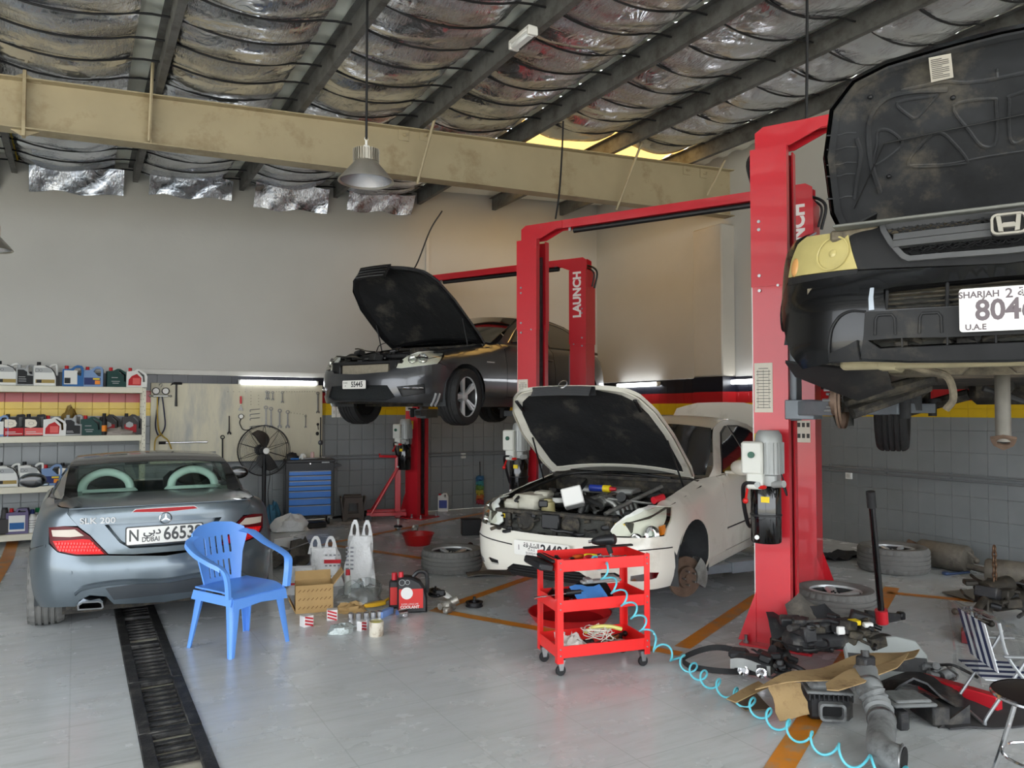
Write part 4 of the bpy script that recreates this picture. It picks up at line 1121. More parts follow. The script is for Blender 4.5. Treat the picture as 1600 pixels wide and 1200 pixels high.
mb = MB().box((0, 0, 0), (.20, .17, .15), T(-.45, .02, .84) @ RZ(.5) @ RX(.25) @ RY(-.3), b=.01); mb.build('white_box', m_white_p, LS)
mb = MB()
for k in range(5):
 for sg in (-1, 1): mb.tube(crom([(-.62 - .09 * k, .18 + sg * .18, .70), (-.62 - .09 * k, .18 + sg * .13, .79), (-.62 - .09 * k, .18, .83)], 5), .028, 10)
mb.box((-.8, .18, .80), (.5, .16, .08), b=.03).lathe([(.05, 0), (.055, .05), (.045, .05), (.04, 0)], 18, T(-.52, .2, .78) @ RY(-pi / 2)); mb.build('intake_manifold', m_alu_d, LS)
mb = MB().box((-1.0, .1, .86), (.2, .5, .05), b=.015).build('heat_shield', mat('shield_grey', (150, 150, 146), .5, .3), LS)
MB().tube([(-.35, .36, .74), (-.95, .60, .92)], .018, 10).build('strut_bar', m_alu_d, LS)
mb = MB().tube([(-.86, -.03, .885), (-.86, .16, .885)], .03, 14); can = mb.build('spray_can', mat('blue_can', (40, 60, 150), .3), LS)
MB().tube([(-.86, .1, .885), (-.86, .165, .885)], .031, 14).build('can_band', m_yellow_l, can)
MB().tube([(-.86, .165, .885), (-.86, .22, .885)], [.02, .015], 12).build('can_cap', m_red, can)
MB().tube([(-.62, .66, .84), (-.72, .70, .86)], .03, 10).build('red_cap', m_red, LS)
clutter(LS, 'engine_part', (-1.4, -.36, -.66, .66, .58, .84), 150, [m_grime, m_hose, m_black, m_alu_d], 3)
clutter(LS, 'radiator_fitting', (-.17, -.13, -.5, .52, .52, .74), 34, [m_grime, m_hose, m_black], 9, size=(.02, .06))
mb = MB().tube(crom([(-.3, -.45, .80), (-.6, -.55, .84), (-1.0, -.60, .88), (-1.4, -.5, .95), (-1.45, 0, .98), (-1.42, .5, .95)], 6), .014, 8).tube(crom([(-1.3, -.3, .9), (-.9, -.1, .92), (-.6, 0, .86), (-.4, .3, .8)], 6), .022, 8).build('coolant_hose', m_hose, LS)
mb = MB().tube([(-1.52, .55, .985), (-1.62, .0, 1.02), (-1.62, -.1, 1.02)], .008, 6).tube([(-1.52, -.15, .99), (-1.62, -.62, 1.0)], .008, 6); mb.build('wiper', m_black, LS)
def bonnet(car, root, hinge, ang, prof, m_out, m_in, m_liner, crown=.07, liner_in=.1, drop=.10, th=.012, rim_w=.02, nose=.18):
 """prof: half outline [(l, y)] from hinge centre to front centre, l along the bonnet"""
 hm = T(-hinge[0], 0, hinge[1]) @ RY(-ang); l1 = max(p[0] for p in prof); w1 = max(p[1] for p in prof)
 def sk(l, y, o=0): return V((l, y, crown * (1 - (y / w1) ** 2) - drop * max(0, (l - l1 + nose) / nose) ** 2 - .03 * (abs(y) / w1) ** 6 + o))
 out = prof + [(a, -b) for a, b in reversed(prof) if b > 1e-6]
 if area2(out) < 0: out = out[::-1]
 def sh(name, o, m, off, t, parent, holes=()):
  vs, ts = fill([o] + list(holes), .06); P = [hm @ sk(a, b, off) for a, b in vs]
  return MB().tris(P, ts, t).build(name, m, parent, sharp=60)
 b = sh('bonnet', out, m_out, 0, th, root)
 inn = offset(out, -.02); hole = offset(out, -liner_in)
 sh('inner_frame', inn, m_in, -.03, .012, b, [hole])
 mb = MB(); O = resample(out, .06); mb.sheet([[hm @ sk(p[0], p[1], -.001) for p in O] + [hm @ sk(O[0][0], O[0][1], -.001)], [hm @ sk(p[0], p[1], -.034) for p in resample(out, .06)] + [hm @ sk(O[0][0], O[0][1], -.034)]]).build('bonnet_edge', m_out, b)
 if m_liner is not None: sh('insulation_liner', offset(hole, .012), m_liner, -.024, .012, b)
 return b, hm, sk, out
m_liner = mat('sound_liner', (22, 23, 25), .8, var=.4, vscale=4, dirt=(74, 70, 64), dscale=3, damt=.3, bump=.7, bscale=9)
prof = [(0, 0), (0, .60), (.03, .72), (.2, .745), (.7, .74), (1.0, .69), (1.18, .60), (1.27, .48), (1.31, .33), (1.35, .29), (1.37, 0)]
bon, bhm, bsk, bout = bonnet(ls, LS, (1.46, .985), R(36), prof, m_white, m_white, m_liner, liner_in=.085)
m_gslat = mat('grille_slat_grey', (34, 34, 35), .35, .3)
gp = [(1.33, -.30), (1.375, -.29), (1.375, .29), (1.33, .30)]
mb = MB(bhm)
rows = [[bsk(1.375 - .01 * k, y, 0.0 - .10 * k / 6) for y in (-.29, -.15, 0, .15, .29)] for k in range(7)]
mb.solid_sheet(rows, .01); gb = mb.build('bonnet_grille', m_trimb, bon)
for k in range(9):
 z = -.004 - .0105 * k; mb = MB(bhm).tube([bsk(1.385, y, z) for y in (-.27, -.13, 0, .13, .27)], .005, 6); mb.build('slat', m_gslat, gb)
MB(bhm).lathe([(.035, -.004), (.043, 0), (.035, .004)], 24, T(1.392, 0, -.03) @ RY(pi / 2), closed=True).build('emblem', m_chrome, gb)
for sg in (-1, 1):
 MB().tube([V((-1.2, sg * .70, .90)), bhm @ bsk(.62, sg * .66, -.05)], .008, 8).build('gas_strut', m_black, LS)
 MB(bhm).box((1.1, sg * .56, -.04), (.16, .03, .02), b=.005).build('rubber_seal', m_black, bon)
pa, pz = ls.pick(848, 858, .02, .48); fm = frame_on(ls, 0, pz, .03)
plate(LS, fm, .50, .115, [('1', .06, -.205, .0, 0, m_inkp, 1), ('\ufe94\ufed7\ufead\ufe8e\ufeb8\ufedf\ufe8d', .05, -.09, .022, .001, m_ink, 1), ('U.A.E', .026, -.09, -.012, 0, m_inkp, 1.1), ('SHARJAH', .026, -.09, -.038, 0, m_inkp, 1), ('24404', .105, .115, .0, .003, m_ink, .92)])
# ================================================================ dark grey saloon high on the rear lift
m_dgrey = mat('dark_grey_paint', (70, 71, 74), .28, .55, var=.05, coat=.6)
SG = car_root('luxury_saloon', 'dark grey saloon with open bonnet lifted high on the rear lift', 556, 8.74, 1.54)
sc_ = Car(SG, [(0, 0), (.025, .33), (.11, .62), (.30, .80), (.6, .88), (.95, .91), (1.8, .935), (3.5, .935), (4.2, .92), (4.65, .85), (4.93, .66), (5.05, .35), (5.08, 0)],
          dF=[(.12, .14), (.2, .05), (.3, .01), (.45, 0), (.55, .01), (.62, .05), (.72, .12), (.85, .22)],
          dS=[(.18, .07), (.3, .015), (.5, 0), (.68, .0), (.8, .015), (1.0, .05)],
          dR=[(.2, .06), (.4, 0), (.6, .01), (.8, .05), (1.0, .1)],
          zt=[(0, .74), (.4, .80), (.95, .90), (1.5, .985), (1.85, 1.0), (3.9, 1.03), (4.5, 1.07), (5.1, 1.0)],
          rr=[(0, .02), (.3, .06), (.6, .2), (1.45, .2), (1.8, .07), (4.1, .08), (4.5, .2), (5.1, .12)], tum=(.48, .1))
c = sc_; SS = c.side; WF2, WR2, ZW2 = .90, 3.98, .33
bh = c.picks([(605, 581), (616, 575), (627, 575.5), (655, 572), (687, 568), (697, 572), (699, 588), (697, 612), (695, 627), (667, 630), (620, 629)], .5, .5)
half = [(0, c.pick(558, 585, .05, .55)[1])] + bh + [(0, c.pick(558, 627, .05, .2)[1])]
full = half + [(-a, b) for a, b in reversed(half[1:-1])]
lg = c.picks([(605, 602), (617, 620), (603, 625.5)], .4, .35); lgz = c.pick(560, 602, .02, .35)[1], c.pick(560, 625, .02, .2)[1]
lgp = [(0, lgz[0])] + lg + [(0, lgz[1])]; lgf = lgp + [(-a, b) for a, b in reversed(lgp[1:-1])]
si = c.picks([(620, 604), (664, 600), (665, 615), (628, 620)], .6, .35)
bump = c.panel('front_bumper', full, m_dgrey, res=.05, holes=[lgf, si, [(-a, b) for a, b in reversed(si)]], th=.02)
m_net = mat('black_mesh', (26, 30, 32), .5, bump=.8, bscale=150)
c.panel('lower_grille', offset(lgf, .02), m_net, off=-.03, parent=bump)
for sg in (1, -1):
 o = c.panel('side_intake', [(sg * a, b) for a, b in offset(si, .015)], m_trimb, off=-.035, parent=bump)
 zz = si[0][1] - .005
 MB().tube([c.P(sg * lerp(si[0][0] + .02, si[1][0] - .02, k / 8), zz - .012, .0) for k in range(9)], .014, 8).build('daytime_lamp', m_chrome, bump)
 for k in (0, 1):
  a0 = c.pick(682, 605, .9, .35)[0] + .055 * (k - .5); q = [(a0 - .02, .20), (a0 + .0, .19), (a0 + .03, .34), (a0 + .012, .345)]
  c.panel('bumper_blade', [(sg * a, b) for a, b in q], m_silver, off=.012, th=.02, parent=bump)
hl = c.picks([(616, 573), (624, 564), (636, 556.5), (655, 550.5), (680, 549), (695, 551), (687, 567), (655, 571), (627, 574.5)], .7, .62)
for sg in (1, -1):
 o2 = [(sg * a, b) for a, b in hl]
 hs = c.panel('headlight', offset(o2, .008), m_refl, off=-.05, th=.01); c.panel('lens', o2, m_lens, off=.005, th=.003, parent=hs)
 for (px, py, r) in ((662, 561, .055), (645, 563, .045)):
  a, b = c.pick(px, py, .7, .62); fm = frame_on(c, sg * a, b, -.045)
  MB(fm).lathe([(0, -.02), (r * .45, -.018), (r * .5, .02), (r * .8, .015), (r, .035), (r * 1.08, .03), (r, .0)], 20).build('lamp_bowl', m_chrome, hs); MB(fm).ball((0, 0, 0), r * .42).build('projector', m_glass, hs)
def saloon_sides(car, root, m, wf, wr, zw, fen_l, a_foot, split, rear_end, rail, wins, ar=.365, zs=.26, handle=.8, trim=m_trimb):
 S_ = car.side; zt_ = lambda t: table(car.zt, t) - .001
 aF = arch(wf, zw, ar, 172, 8); aR = arch(wr, zw, ar, 172, 8)
 topF = [(t, zt_(t)) for t in (a_foot, 1.45, 1.2, .95, .7, .5)]
 fend = fen_l + S_([(wf - ar, zw + .1)] + [p for p in aF if p[0] > wf - ar + .02 and p[1] > zw + .12] + [(wf + ar + .005, zs), (a_foot, zs)] + topF)
 car.panel('front_fender', fend, m, mirror=True, res=.055)
 d1 = door(car, 'front_door', [(a_foot + .005, zs + .06), (split, zs + .06), (split, zt_(split)), (lerp(a_foot, split, .5), zt_(lerp(a_foot, split, .5))), (a_foot + .005, zt_(a_foot))], m)
 re_ = wr - .02
 d2 = door(car, 'rear_door', [(split + .005, zs + .06), (wr - ar - .04, zs + .06)] + [p for p in aR if p[0] < wr - .12] + [(re_, .78), (re_ + .05, zt_(re_)), (split + .5, zt_(split + .5)), (split + .005, zt_(split))], m)
 qt = S_([p for p in aR if p[0] > wr - .11]) + S_([(wr + ar + .1, .25)]) + [(car.L, .25), (car.L, .8)] + S_([(rear_end, .92), (rear_end - .2, zt_(rear_end - .2)), (re_ + .055, zt_(re_)), (re_ + .005, .78)])
 car.panel('rear_quarter', qt, m, mirror=True, res=.08)
 car.panel('sill', S_([(wf + ar, .2), (wr - ar, .2), (wr - ar, zs + .055), (wf + ar, zs + .055)]), m, off=.004, mirror=True, res=.08)
 for k, d in ((0, d1), (1, d2)):
  for i, o in enumerate(d):
   sg = 1 if i == 0 else -1; tt = (split - .17, re_ - .2)[k]
   MB().tube(crom([car.P(sg * car.s_of_t(tt - .1), handle, 0), car.P(sg * car.s_of_t(tt - .06), handle, .035), car.P(sg * car.s_of_t(tt + .06), handle, .035), car.P(sg * car.s_of_t(tt + .1), handle, 0)], 5), .013, 8).build('door_handle', m, o)
 rc = [(p.x, p.y) for p in crom([(a, b, 0) for a, b in rail], 5)]
 shell = rc + [(lerp(a_foot, rail[-1][0], q), zt_(lerp(a_foot, rail[-1][0], q)) - .0) for q in (.9, .6, .3, .02)]
 car.gh_panel('side_frame', shell, m, 0)
 for w_ in wins:
  car.gh_panel('window_seal', offset(w_, .016), trim, .004); car.gh_panel('side_window', w_, m_glass_dark, .009)
 for sg in (-1, 1):
  for w0 in (wf, wr):
   MB().sheet([[V((-(w0 + (ar + .02) * cos(R(q))), sg * y_, zw + (ar + .02) * sin(R(q)))) for q in range(-20, 201, 20)] for y_ in (.55, car.P(car.s_of_t(w0), zw).y - .02)]).build('wheel_liner', MATS['liner'], root)
fl = c.picks([(695, 551), (687, 567), (697, 572), (699, 588)], .95, .6)
rail2 = [(1.68, .99), (2.1, 1.23), (2.55, 1.40), (3.0, 1.455), (3.4, 1.46), (3.8, 1.41), (4.25, 1.27), (4.78, 1.05)]
saloon_sides(c, SG, m_dgrey, WF2, WR2, ZW2, fl, 1.72, 2.95, 4.85, rail2,
             ([(1.98, 1.03), (2.3, 1.23), (2.62, 1.36), (2.9, 1.40), (2.92, 1.03)], [(2.98, 1.035), (2.98, 1.405), (3.4, 1.40), (3.7, 1.36), (3.98, 1.25), (4.2, 1.12), (4.16, 1.055)]), ar=.37, handle=.83)
MB().tube([c.gh(t, z, .012) for t, z in [(p.x, p.y) for p in crom([(1.9, 1.02, 0), (2.28, 1.245, 0), (2.62, 1.378, 0), (3.0, 1.425, 0), (3.4, 1.42, 0), (3.72, 1.375, 0), (4.0, 1.265, 0), (4.25, 1.1, 0)], 5)]], .006, 6).build('window_chrome', m_chrome, SG)
hw = lambda t, z: rail_hw(c, t, z)
c.cross('windscreen', [(1.56, 1.0, hw(1.72, 1.01), .0, .18), (2.05, 1.225, hw(2.12, 1.235), .02, .13), (2.48, 1.4, hw(2.55, 1.4), .045, .07)], m_glass_dark)
c.cross('roof', [(2.5, 1.398, hw(2.55, 1.4), .05, .06), (3.0, 1.453, hw(3.0, 1.455), .045), (3.4, 1.458, hw(3.4, 1.46), .045), (3.85, 1.40, hw(3.8, 1.41), .05, -.04)], m_dgrey)
c.cross('rear_window', [(3.85, 1.398, hw(3.85, 1.4) - .02, .05, -.04), (4.3, 1.25, hw(4.25, 1.27) - .02, .03, -.1), (4.72, 1.08, hw(4.72, 1.08) - .02, 0, -.12)], m_glass_dark)
c.cross('boot_lid', [(4.7, 1.075, .66, .03), (4.9, 1.07, .62, .03), (5.0, 1.05, .58, .02)], m_dgrey)
for sg in (1, -1):
 mir = MB().ball((0, 0, 0), (.08, .12, .07), 16, 10, T(-1.97, sg * 1.04, 1.08)).box((-1.98, sg * .93, 1.03), (.06, .14, .03), b=.01).build('door_mirror', m_dgrey, SG)
 MB().ball((0, 0, 0), (.01, .1, .05), 14, 8, T(-2.045, sg * 1.04, 1.08)).build('mirror_glass', m_chrome, mir)
 wheel_part(SG, (-WF2, sg * .80, ZW2 - .02), .338, .255, .245, sg, 5, 'twin', yaw=.12)
 wheel_part(SG, (-WR2, sg * .80, ZW2 - .04), .338, .255, .245, sg, 5, 'twin')
 fb = c.picks([(767, 578)], 1.6, .75)[0]
 q = frame_on(c, sg * (fb[0]), .74, .006); MB(q).box((0, 0, 0), (.16, .014, .006)).build('fender_badge', m_chrome, SG)
mb = MB()
for sg in (-1, 1):
 mb.solid_sheet([[(-.26, sg * .58, .42), (-.9, sg * .64, .42), (-1.6, sg * .72, .42)], [(-.26, sg * .60, .68), (-.9, sg * .72, .82), (-1.6, sg * .76, .94)]], .01)
 mb.solid_sheet([[(-.26, sg * .60, .68), (-.9, sg * .72, .82), (-1.6, sg * .76, .94)], [(-.34, sg * .74, .72), (-.9, sg * .80, .84), (-1.6, sg * .82, .95)]], .01)
mb.box((-1.58, 0, .70), (.04, 1.5, .55)).box((-.95, 0, .40), (1.35, 1.3, .04)).box((-1.56, 0, .965), (.2, 1.5, .03)); mb.build('engine_bay', m_grime, SG)
MB().box((-2.7, 0, .24), (3.6, 1.5, .08)).box((-.8, 0, .3), (1.0, 1.1, .14)).build('floor_pan', m_grime, SG)
MB().box((-.20, -.04, .60), (.03, .72, .17)).build('radiator', mat('condenser_core', (150, 142, 126), .6, .4, var=.15, vscale=30), SG)
mb = MB().box((-.18, 0, .70), (.07, 1.05, .04), b=.008).box((-.18, -.47, .6), (.07, .14, .24), b=.01).box((-.18, .42, .6), (.07, .1, .24), b=.01).box((-.16, 0, .50), (.05, 1.0, .03)); mb.build('radiator_support', m_black, SG)
clutter(SG, 'engine_part', (-1.45, -.25, -.66, .66, .66, .86), 130, [m_grime, m_hose, m_black], 5)
mb = MB().box((-.9, 0, .80), (.7, .5, .1), b=.04).box((-.42, 0, .78), (.1, .9, .07), b=.02); mb.build('engine_cover', m_black, SG)
MB().tube([(-1.56, .5, 1.0), (-1.66, 0, 1.04)], .008, 6).build('wiper', m_black, SG)
prof = [(0, 0), (0, .64), (.03, .76), (.25, .785), (.8, .76), (1.1, .68), (1.26, .56), (1.36, .40), (1.42, .28), (1.45, .2), (1.46, 0)]
bon, bhm, bsk, bout = bonnet(c, SG, (1.52, 1.0), R(37), prof, m_dgrey, m_black, m_liner, liner_in=.075, crown=.09, drop=.14, nose=.3)
mb = MB(bhm); mb.solid_sheet([[bsk(1.47 - .004 * k, y, .02 - .2 * k / 6) for y in (-.24, -.12, 0, .12, .24)] for k in range(7)], .01); gb = mb.build('bonnet_grille', m_trimb, bon)
for k in range(4): MB(bhm).tube([bsk(1.482, y, -.01 - .045 * k) for y in (-.22, -.1, 0, .1, .22)], .007, 6).build('slat', m_chrome, gb)
for sg in (-1, 1): MB().tube([V((-1.2, sg * .7, .92)), bhm @ bsk(.5, sg * .70, -.05)], .008, 8).build('gas_strut', m_black, SG)
MB().tube(crom([bhm @ bsk(.15, -.6, -.04), V((-1.2, -.72, 1.02)), V((-1.05, -.66, .92))], 8), .006, 6).build('washer_hose', m_hose, SG)
pz = c.pick(560, 601, .02, .45)[1]; fm = frame_on(c, 0, pz, .03)
plate(SG, fm, .36, .095, [('55445', .085, .045, 0, .002, m_ink, .85), ('DUBAI', .022, -.135, .02, 0, m_inksoft, 1), ('P', .03, -.135, -.018, 0, m_ink, 1)])
# ================================================================ silver coupe seen from behind
m_silver_c = mat('blue_silver_paint', (98, 108, 115), .28, .55, var=.03, coat=.35)
rc_ = at(263, 640, 5.83)
SK = thing('coupe_car', 'blue-silver two-seat coupe seen from behind, parked over the floor drain', 'car', (rc_.x, rc_.y + 4.13, 0), pi / 2)
k_ = Car(SK, [(0, 0), (.05, .4), (.2, .7), (.5, .85), (.9, .89), (2, .90), (3.2, .905), (3.6, .885), (3.85, .80), (4.03, .6), (4.11, .3), (4.13, 0)],
         dF=[(.2, .1), (.4, 0), (.8, .2)], dS=[(.16, .07), (.28, .02), (.45, 0), (.62, .0), (.75, .02), (.92, .06)],
         dR=[(.14, .16), (.22, .07), (.32, .015), (.42, 0), (.54, .0), (.60, .02), (.66, .045), (.76, .06), (.86, .075), (.93, .075), (.98, .09)],
         zt=[(0, .7), (.9, .86), (1.4, .93), (2.9, .955), (3.4, .965), (3.9, .975), (4.2, .985)], rr=[(0, .1), (1.3, .15), (1.6, .06), (2.8, .06), (3.3, .16), (3.8, .10), (4.13, .03)], tum=(.5, .14))
c = k_; L_ = c.L; SS = c.side
mirror_r = lambda pts: [(2 * L_ - a, b) for a, b in pts]
def rear_full(pts, top, bot): return [(L_, top)] + pts + [(L_, bot)] + mirror_r(reversed(pts))
lamp = c.picks([(77, 824), (100, 822), (121, 824), (140, 837.5), (168, 866), (119, 867.5), (90, 861), (79, 848)], L_ - .8, .65)
zc = lambda py: c.pick(263, py, L_, .6)[1]
lid = c.picks([(106, 803), (123, 823), (141, 836), (169.5, 865.5), (210, 866)], L_ - .7, .7)
lid = [(lid[0][0] - .02, .965)] + lid
m_recess = m_silver_c
rec = c.picks([(163, 822), (187, 848), (203, 857)], L_ - .4, .7)
recf = rear_full([(rec[0][0], rec[0][1] + .01)] + rec[1:], rec[0][1] + .012, rec[2][1] - .004)
boot = c.panel('boot_lid', rear_full(lid, .968, lid[-1][1]), m_silver_c, holes=[recf], res=.045, th=.012)
c.panel('plate_recess', offset(recf, .02), m_silver_c, off=-.10, th=.01, parent=boot)
mb = MB(); O = resample(recf, .04); O.append(O[0]); mb.sheet([[c.P(a, b, 0) for a, b in O], [c.P(a, b, -.102) for a, b in O]]).build('recess_wall', m_silver_c, boot)
bl = c.picks([(207, 800), (213, 796)], L_ - .2, .9)
c.panel('brake_light', rear_full([bl[1], bl[0]], bl[1][1] + .002, bl[0][1] - .012), mat('red_lens', (160, 8, 20), .35, spec=.25), off=.006, th=.012, parent=boot)
c.panel('light_rim', rear_full([(bl[1][0] - .006, bl[1][1] + .004), (bl[0][0] - .008, bl[0][1] - .002)], bl[1][1] + .006, bl[0][1] - .015), m_steel, off=.003, th=.01, parent=boot)
fm = frame_on(c, L_, zc(809), .005)
mb = MB(fm).lathe([(.040, -.003), (.045, 0), (.040, .005), (.037, 0)], 32, closed=True)
for q in range(3):
 a = pi / 2 + q * 2 * pi / 3; mb.prism([(0, 0), (.008 * cos(a + pi / 2), .008 * sin(a + pi / 2)), (.04 * cos(a), .04 * sin(a)), (.008 * cos(a - pi / 2), .008 * sin(a - pi / 2))], 0, .006)
mb.build('star_emblem', m_chrome, boot)
a, b = c.pick(153, 814, L_ - .5, .85); fm = frame_on(c, a, b, .003); mb = MB(); put_text(mb, 'SLK 200', .062, fm, .003, .001, 1.15); mb.build('model_lettering', m_steel, boot)
fm = frame_on(c, L_, zc(835), -.035)
plate(SK, fm, .53, .125, [('N', .12, -.215, 0, .002, m_inksoft, .8), ('\ufef2\ufe91\ufea9', .07, -.09, .028, .002, m_inksoft, 1.2), ('DUBAI', .05, -.10, -.032, .001, m_inksoft, .85), ('66539', .135, .125, 0, .003, m_inksoft, .82)], frame_m=m_black)
m_redlens = mat('tail_lens_red', (222, 12, 20), .35, spec=.25); m_dkred = mat('tail_lens_dark', (84, 6, 12), .35, spec=.25); m_clear = mat('tail_lens_clear', (190, 178, 164), .35)
for sg in (1, -1):
 f = (lambda pts: pts) if sg > 0 else mirror_r
 tl = c.panel('tail_lamp', f(lamp), m_dkred, off=.004, th=.03)
 z0 = min(b for a, b in lamp); z1 = max(b for a, b in lamp); amin = min(a for a, b in lamp)
 low = c.picks([(84, 845), (130, 842), (141, 843), (163, 865), (119, 865.5), (92, 859.5)], L_ - .8, .6)
 c.panel('brake_section', f(low), m_redlens, off=.009, th=.01, parent=tl)
 up = c.picks([(82, 828), (118, 827), (132, 837), (110, 839), (84, 838)], L_ - .8, .72); c.panel('reverse_section', f(up), m_clear, off=.009, th=.01, parent=tl)
 mb = MB()
 for r_ in range(3):
  for q in range(14):
   px, py = 90 + 4.6 * q + 3 * r_, 849 + 5.2 * r_
   if inside((px, py), [(84, 845), (141, 843), (163, 865), (119, 865.5), (92, 859.5)]):
    p = c.pick(px, py, L_ - .8, .6); p = p if sg > 0 else (2 * L_ - p[0], p[1]); mb.box((0, 0, 0), (.017, .02, .006), frame_on(c, p[0], p[1], .010), b=.002)
 o = mb.build('lamp_cell', mat('lamp_cell_red', (236, 40, 38), .2), tl); o['kind'] = 'stuff'
ar = arch(3.28, .315, .345, 8, 172)
top_l = c.picks([(76, 850), (90, 863), (119, 869), (169, 868), (210, 868.5)], L_ - .8, .55)
arp = [p for p in ar if p[0] > 3.40]
bmp = [(a, b) for a, b in SS([(p[0], p[1]) for p in arp][::-1])]
bl_ = c.picks([(106, 948), (118, 948), (124, 938), (140, 930), (166, 932), (178, 944)], L_ - .7, .2)
zb_ = zc(940)
leftp = [(top_l[0][0], top_l[0][1])] + [(a, b) for a, b in bmp][:0]
left = list(reversed(top_l)) + SS([(3.45, .60)] + [p for p in reversed(ar) if p[0] > 3.45 and p[1] < .56][::-1] + [(3.64, .22)]) + bl_
bump = c.panel('rear_bumper', rear_full(left, zc(868), zb_), m_silver_c, res=.045, th=.02)
mb = MB()
cr = c.picks([(118, 925), (130, 917), (160, 911), (200, 907)], L_ - .5, .32); zcr = zc(905)
path = crom([(a, b, 0) for a, b in cr] + [(L_, zcr, 0)] + [(2 * L_ - a, b, 0) for a, b in reversed(cr)], 5)
mb.sheet([[c.P(p.x, p.y + .012, .0) for p in path], [c.P(p.x, p.y, .022) for p in path], [c.P(p.x, p.y - .022, .016) for p in path], [c.P(p.x, p.y - .03, -.005) for p in path]]).build('bumper_crease', m_silver_c, bump)
df = c.picks([(165, 919), (200, 914), (210, 932), (178, 937)], L_ - .4, .26)
c.panel('diffuser', rear_full([df[1], df[0], df[3]], df[1][1] + .01, zc(928)), mat('dark_diffuser', (58, 62, 66), .35), off=.004, th=.01, parent=bump)
for sg in (1, -1):
 a, b = c.pick(143, 942, L_ - .6, .24); a = a if sg > 0 else 2 * L_ - a; fm = frame_on(c, a, b, .01)
 o = [(-.085, -.035), (.075, -.035), (.09, -.02), (.085, .02), (.06, .036), (-.05, .036), (-.085, .01)]
 MB(fm).prism(o, -.12, .03, holes=[offset(o, -.012)]).build('exhaust_tip', m_chrome, SK)
 MB(fm).prism(offset(o, -.006), -.11, -.1).build('exhaust_bore', m_dark_gap, SK)
for px, py in ((70, 853), (110, 895), (198, 890)):
 a, b = c.pick(px, py, L_ - .7, .45);
 for q in (a, 2 * L_ - a): MB(frame_on(c, q, b, .001)).lathe([(.014, 0), (.014, .002), (0, .003)], 16).build('parking_sensor', m_silver_c, bump)
zt_ = lambda t: table(c.zt, t) - .001
qt = SS([p for p in arch(3.28, .315, .345, 172, 8) if p[0] < 3.45 and p[1] > .33] + [(3.45, .62)]) + [top_l[0]] + [(lamp[0][0], lamp[0][1]), (lamp[1][0], lamp[1][1])] + [(lid[2][0] - .008, lid[2][1] + .006), (lid[1][0] - .006, lid[1][1]), (lid[0][0] - .004, .965)] + SS([(3.6, zt_(3.6)), (3.3, zt_(3.3)), (2.75, zt_(2.75)), (2.75, .3)])
c.panel('rear_quarter', qt, m_silver_c, mirror=True, res=.05)
c.panel('door', offset(SS([(1.4, .3), (2.745, .3), (2.745, zt_(2.745)), (1.4, zt_(1.4))]), -.003), m_silver_c, mirror=True, res=.08)
c.panel('front_fender', SS([(.5, .5), (1.3, .3), (1.395, .3), (1.395, zt_(1.395)), (.9, zt_(.9)), (.5, .75)]), m_silver_c, mirror=True, res=.08)
c.panel('front_bumper', [(-.9, .25), (.9, .25), (.9, .65), (-.9, .65)], m_silver_c, res=.1)
m_sglass = glass_mat('side_glass', (206, 218, 213))
rail3 = [(1.35, .93), (1.7, 1.14), (2.0, 1.245), (2.3, 1.27), (2.6, 1.25), (2.95, 1.14), (3.35, .985)]
hw = lambda t, z: rail_hw(c, t, z)
zz = .966
c.cross('boot_top', [(3.22, .985, .58, .012, -.03), (3.5, .985, .60, .014, -.03), (3.8, .975, .56, .016, -.04), (c.P(L_, .968).x * -1 - .075, .966, c.P(lid[0][0], .966).y, .006, -.085)], m_silver_c, n=18)
for sg in (1, -1):     # shoulder between boot top and quarter
 rows = []
 for q in range(8):
  t = lerp(2.8, 3.95, q / 7); y1 = c.P(c.s_of_t(min(t, 3.95)), zt_(t)).y; rows.append([V((-t, sg * y1, zt_(t))), V((-t, sg * lerp(y1, .57, .5), .985)), V((-t, sg * .55, .987 - .02 * max(0, t - 3.5)))])
 MB().sheet(rows).build('shoulder', m_silver_c, SK)
rc = [(p.x, p.y) for p in crom([(a, b, 0) for a, b in rail3], 5)]
m_roof = mat('dark_roof_panel', (74, 72, 72), .25, .3, coat=.6)
fr = [(a, b - .005) for a, b in rc]
for sg in (1, -1):
 pass
c.gh_panel('side_frame', fr + [(2.9, .96), (2.0, .945)], m_roof, 0, holes=[[(1.62, .98), (1.85, 1.14), (2.1, 1.205), (2.55, 1.19), (2.85, 1.08), (2.9, .985), (2.2, .97)]])
c.gh_panel('side_window', [(1.62, .98), (1.85, 1.14), (2.1, 1.205), (2.55, 1.19), (2.85, 1.08), (2.9, .985), (2.2, .97)], m_sglass, .003, th=.004)
c.cross('roof', [(1.72, 1.14, hw(1.75, 1.16), .03, .1), (2.0, 1.24, hw(2.0, 1.245), .03), (2.3, 1.266, hw(2.3, 1.27), .03), (2.6, 1.246, hw(2.6, 1.25), .03, -.03), (2.72, 1.215, hw(2.72, 1.215), .03, -.04)], m_roof)
m_rglass = glass_mat('rear_glass', (232, 241, 237))
c.cross('rear_window', [(2.72, 1.213, hw(2.72, 1.22) - .04, .03, -.04), (2.95, 1.12, hw(2.95, 1.14) - .035, .02, -.06), (3.22, .985, hw(3.22, 1.03) - .10, .0, -.06)], m_rglass, th=.004)
c.cross('glass_band', [(2.70, 1.217, hw(2.72, 1.22) - .0, .03, -.04), (2.76, 1.197, hw(2.76, 1.2), .03, -.045)], m_black_g, th=.006, off=.004)
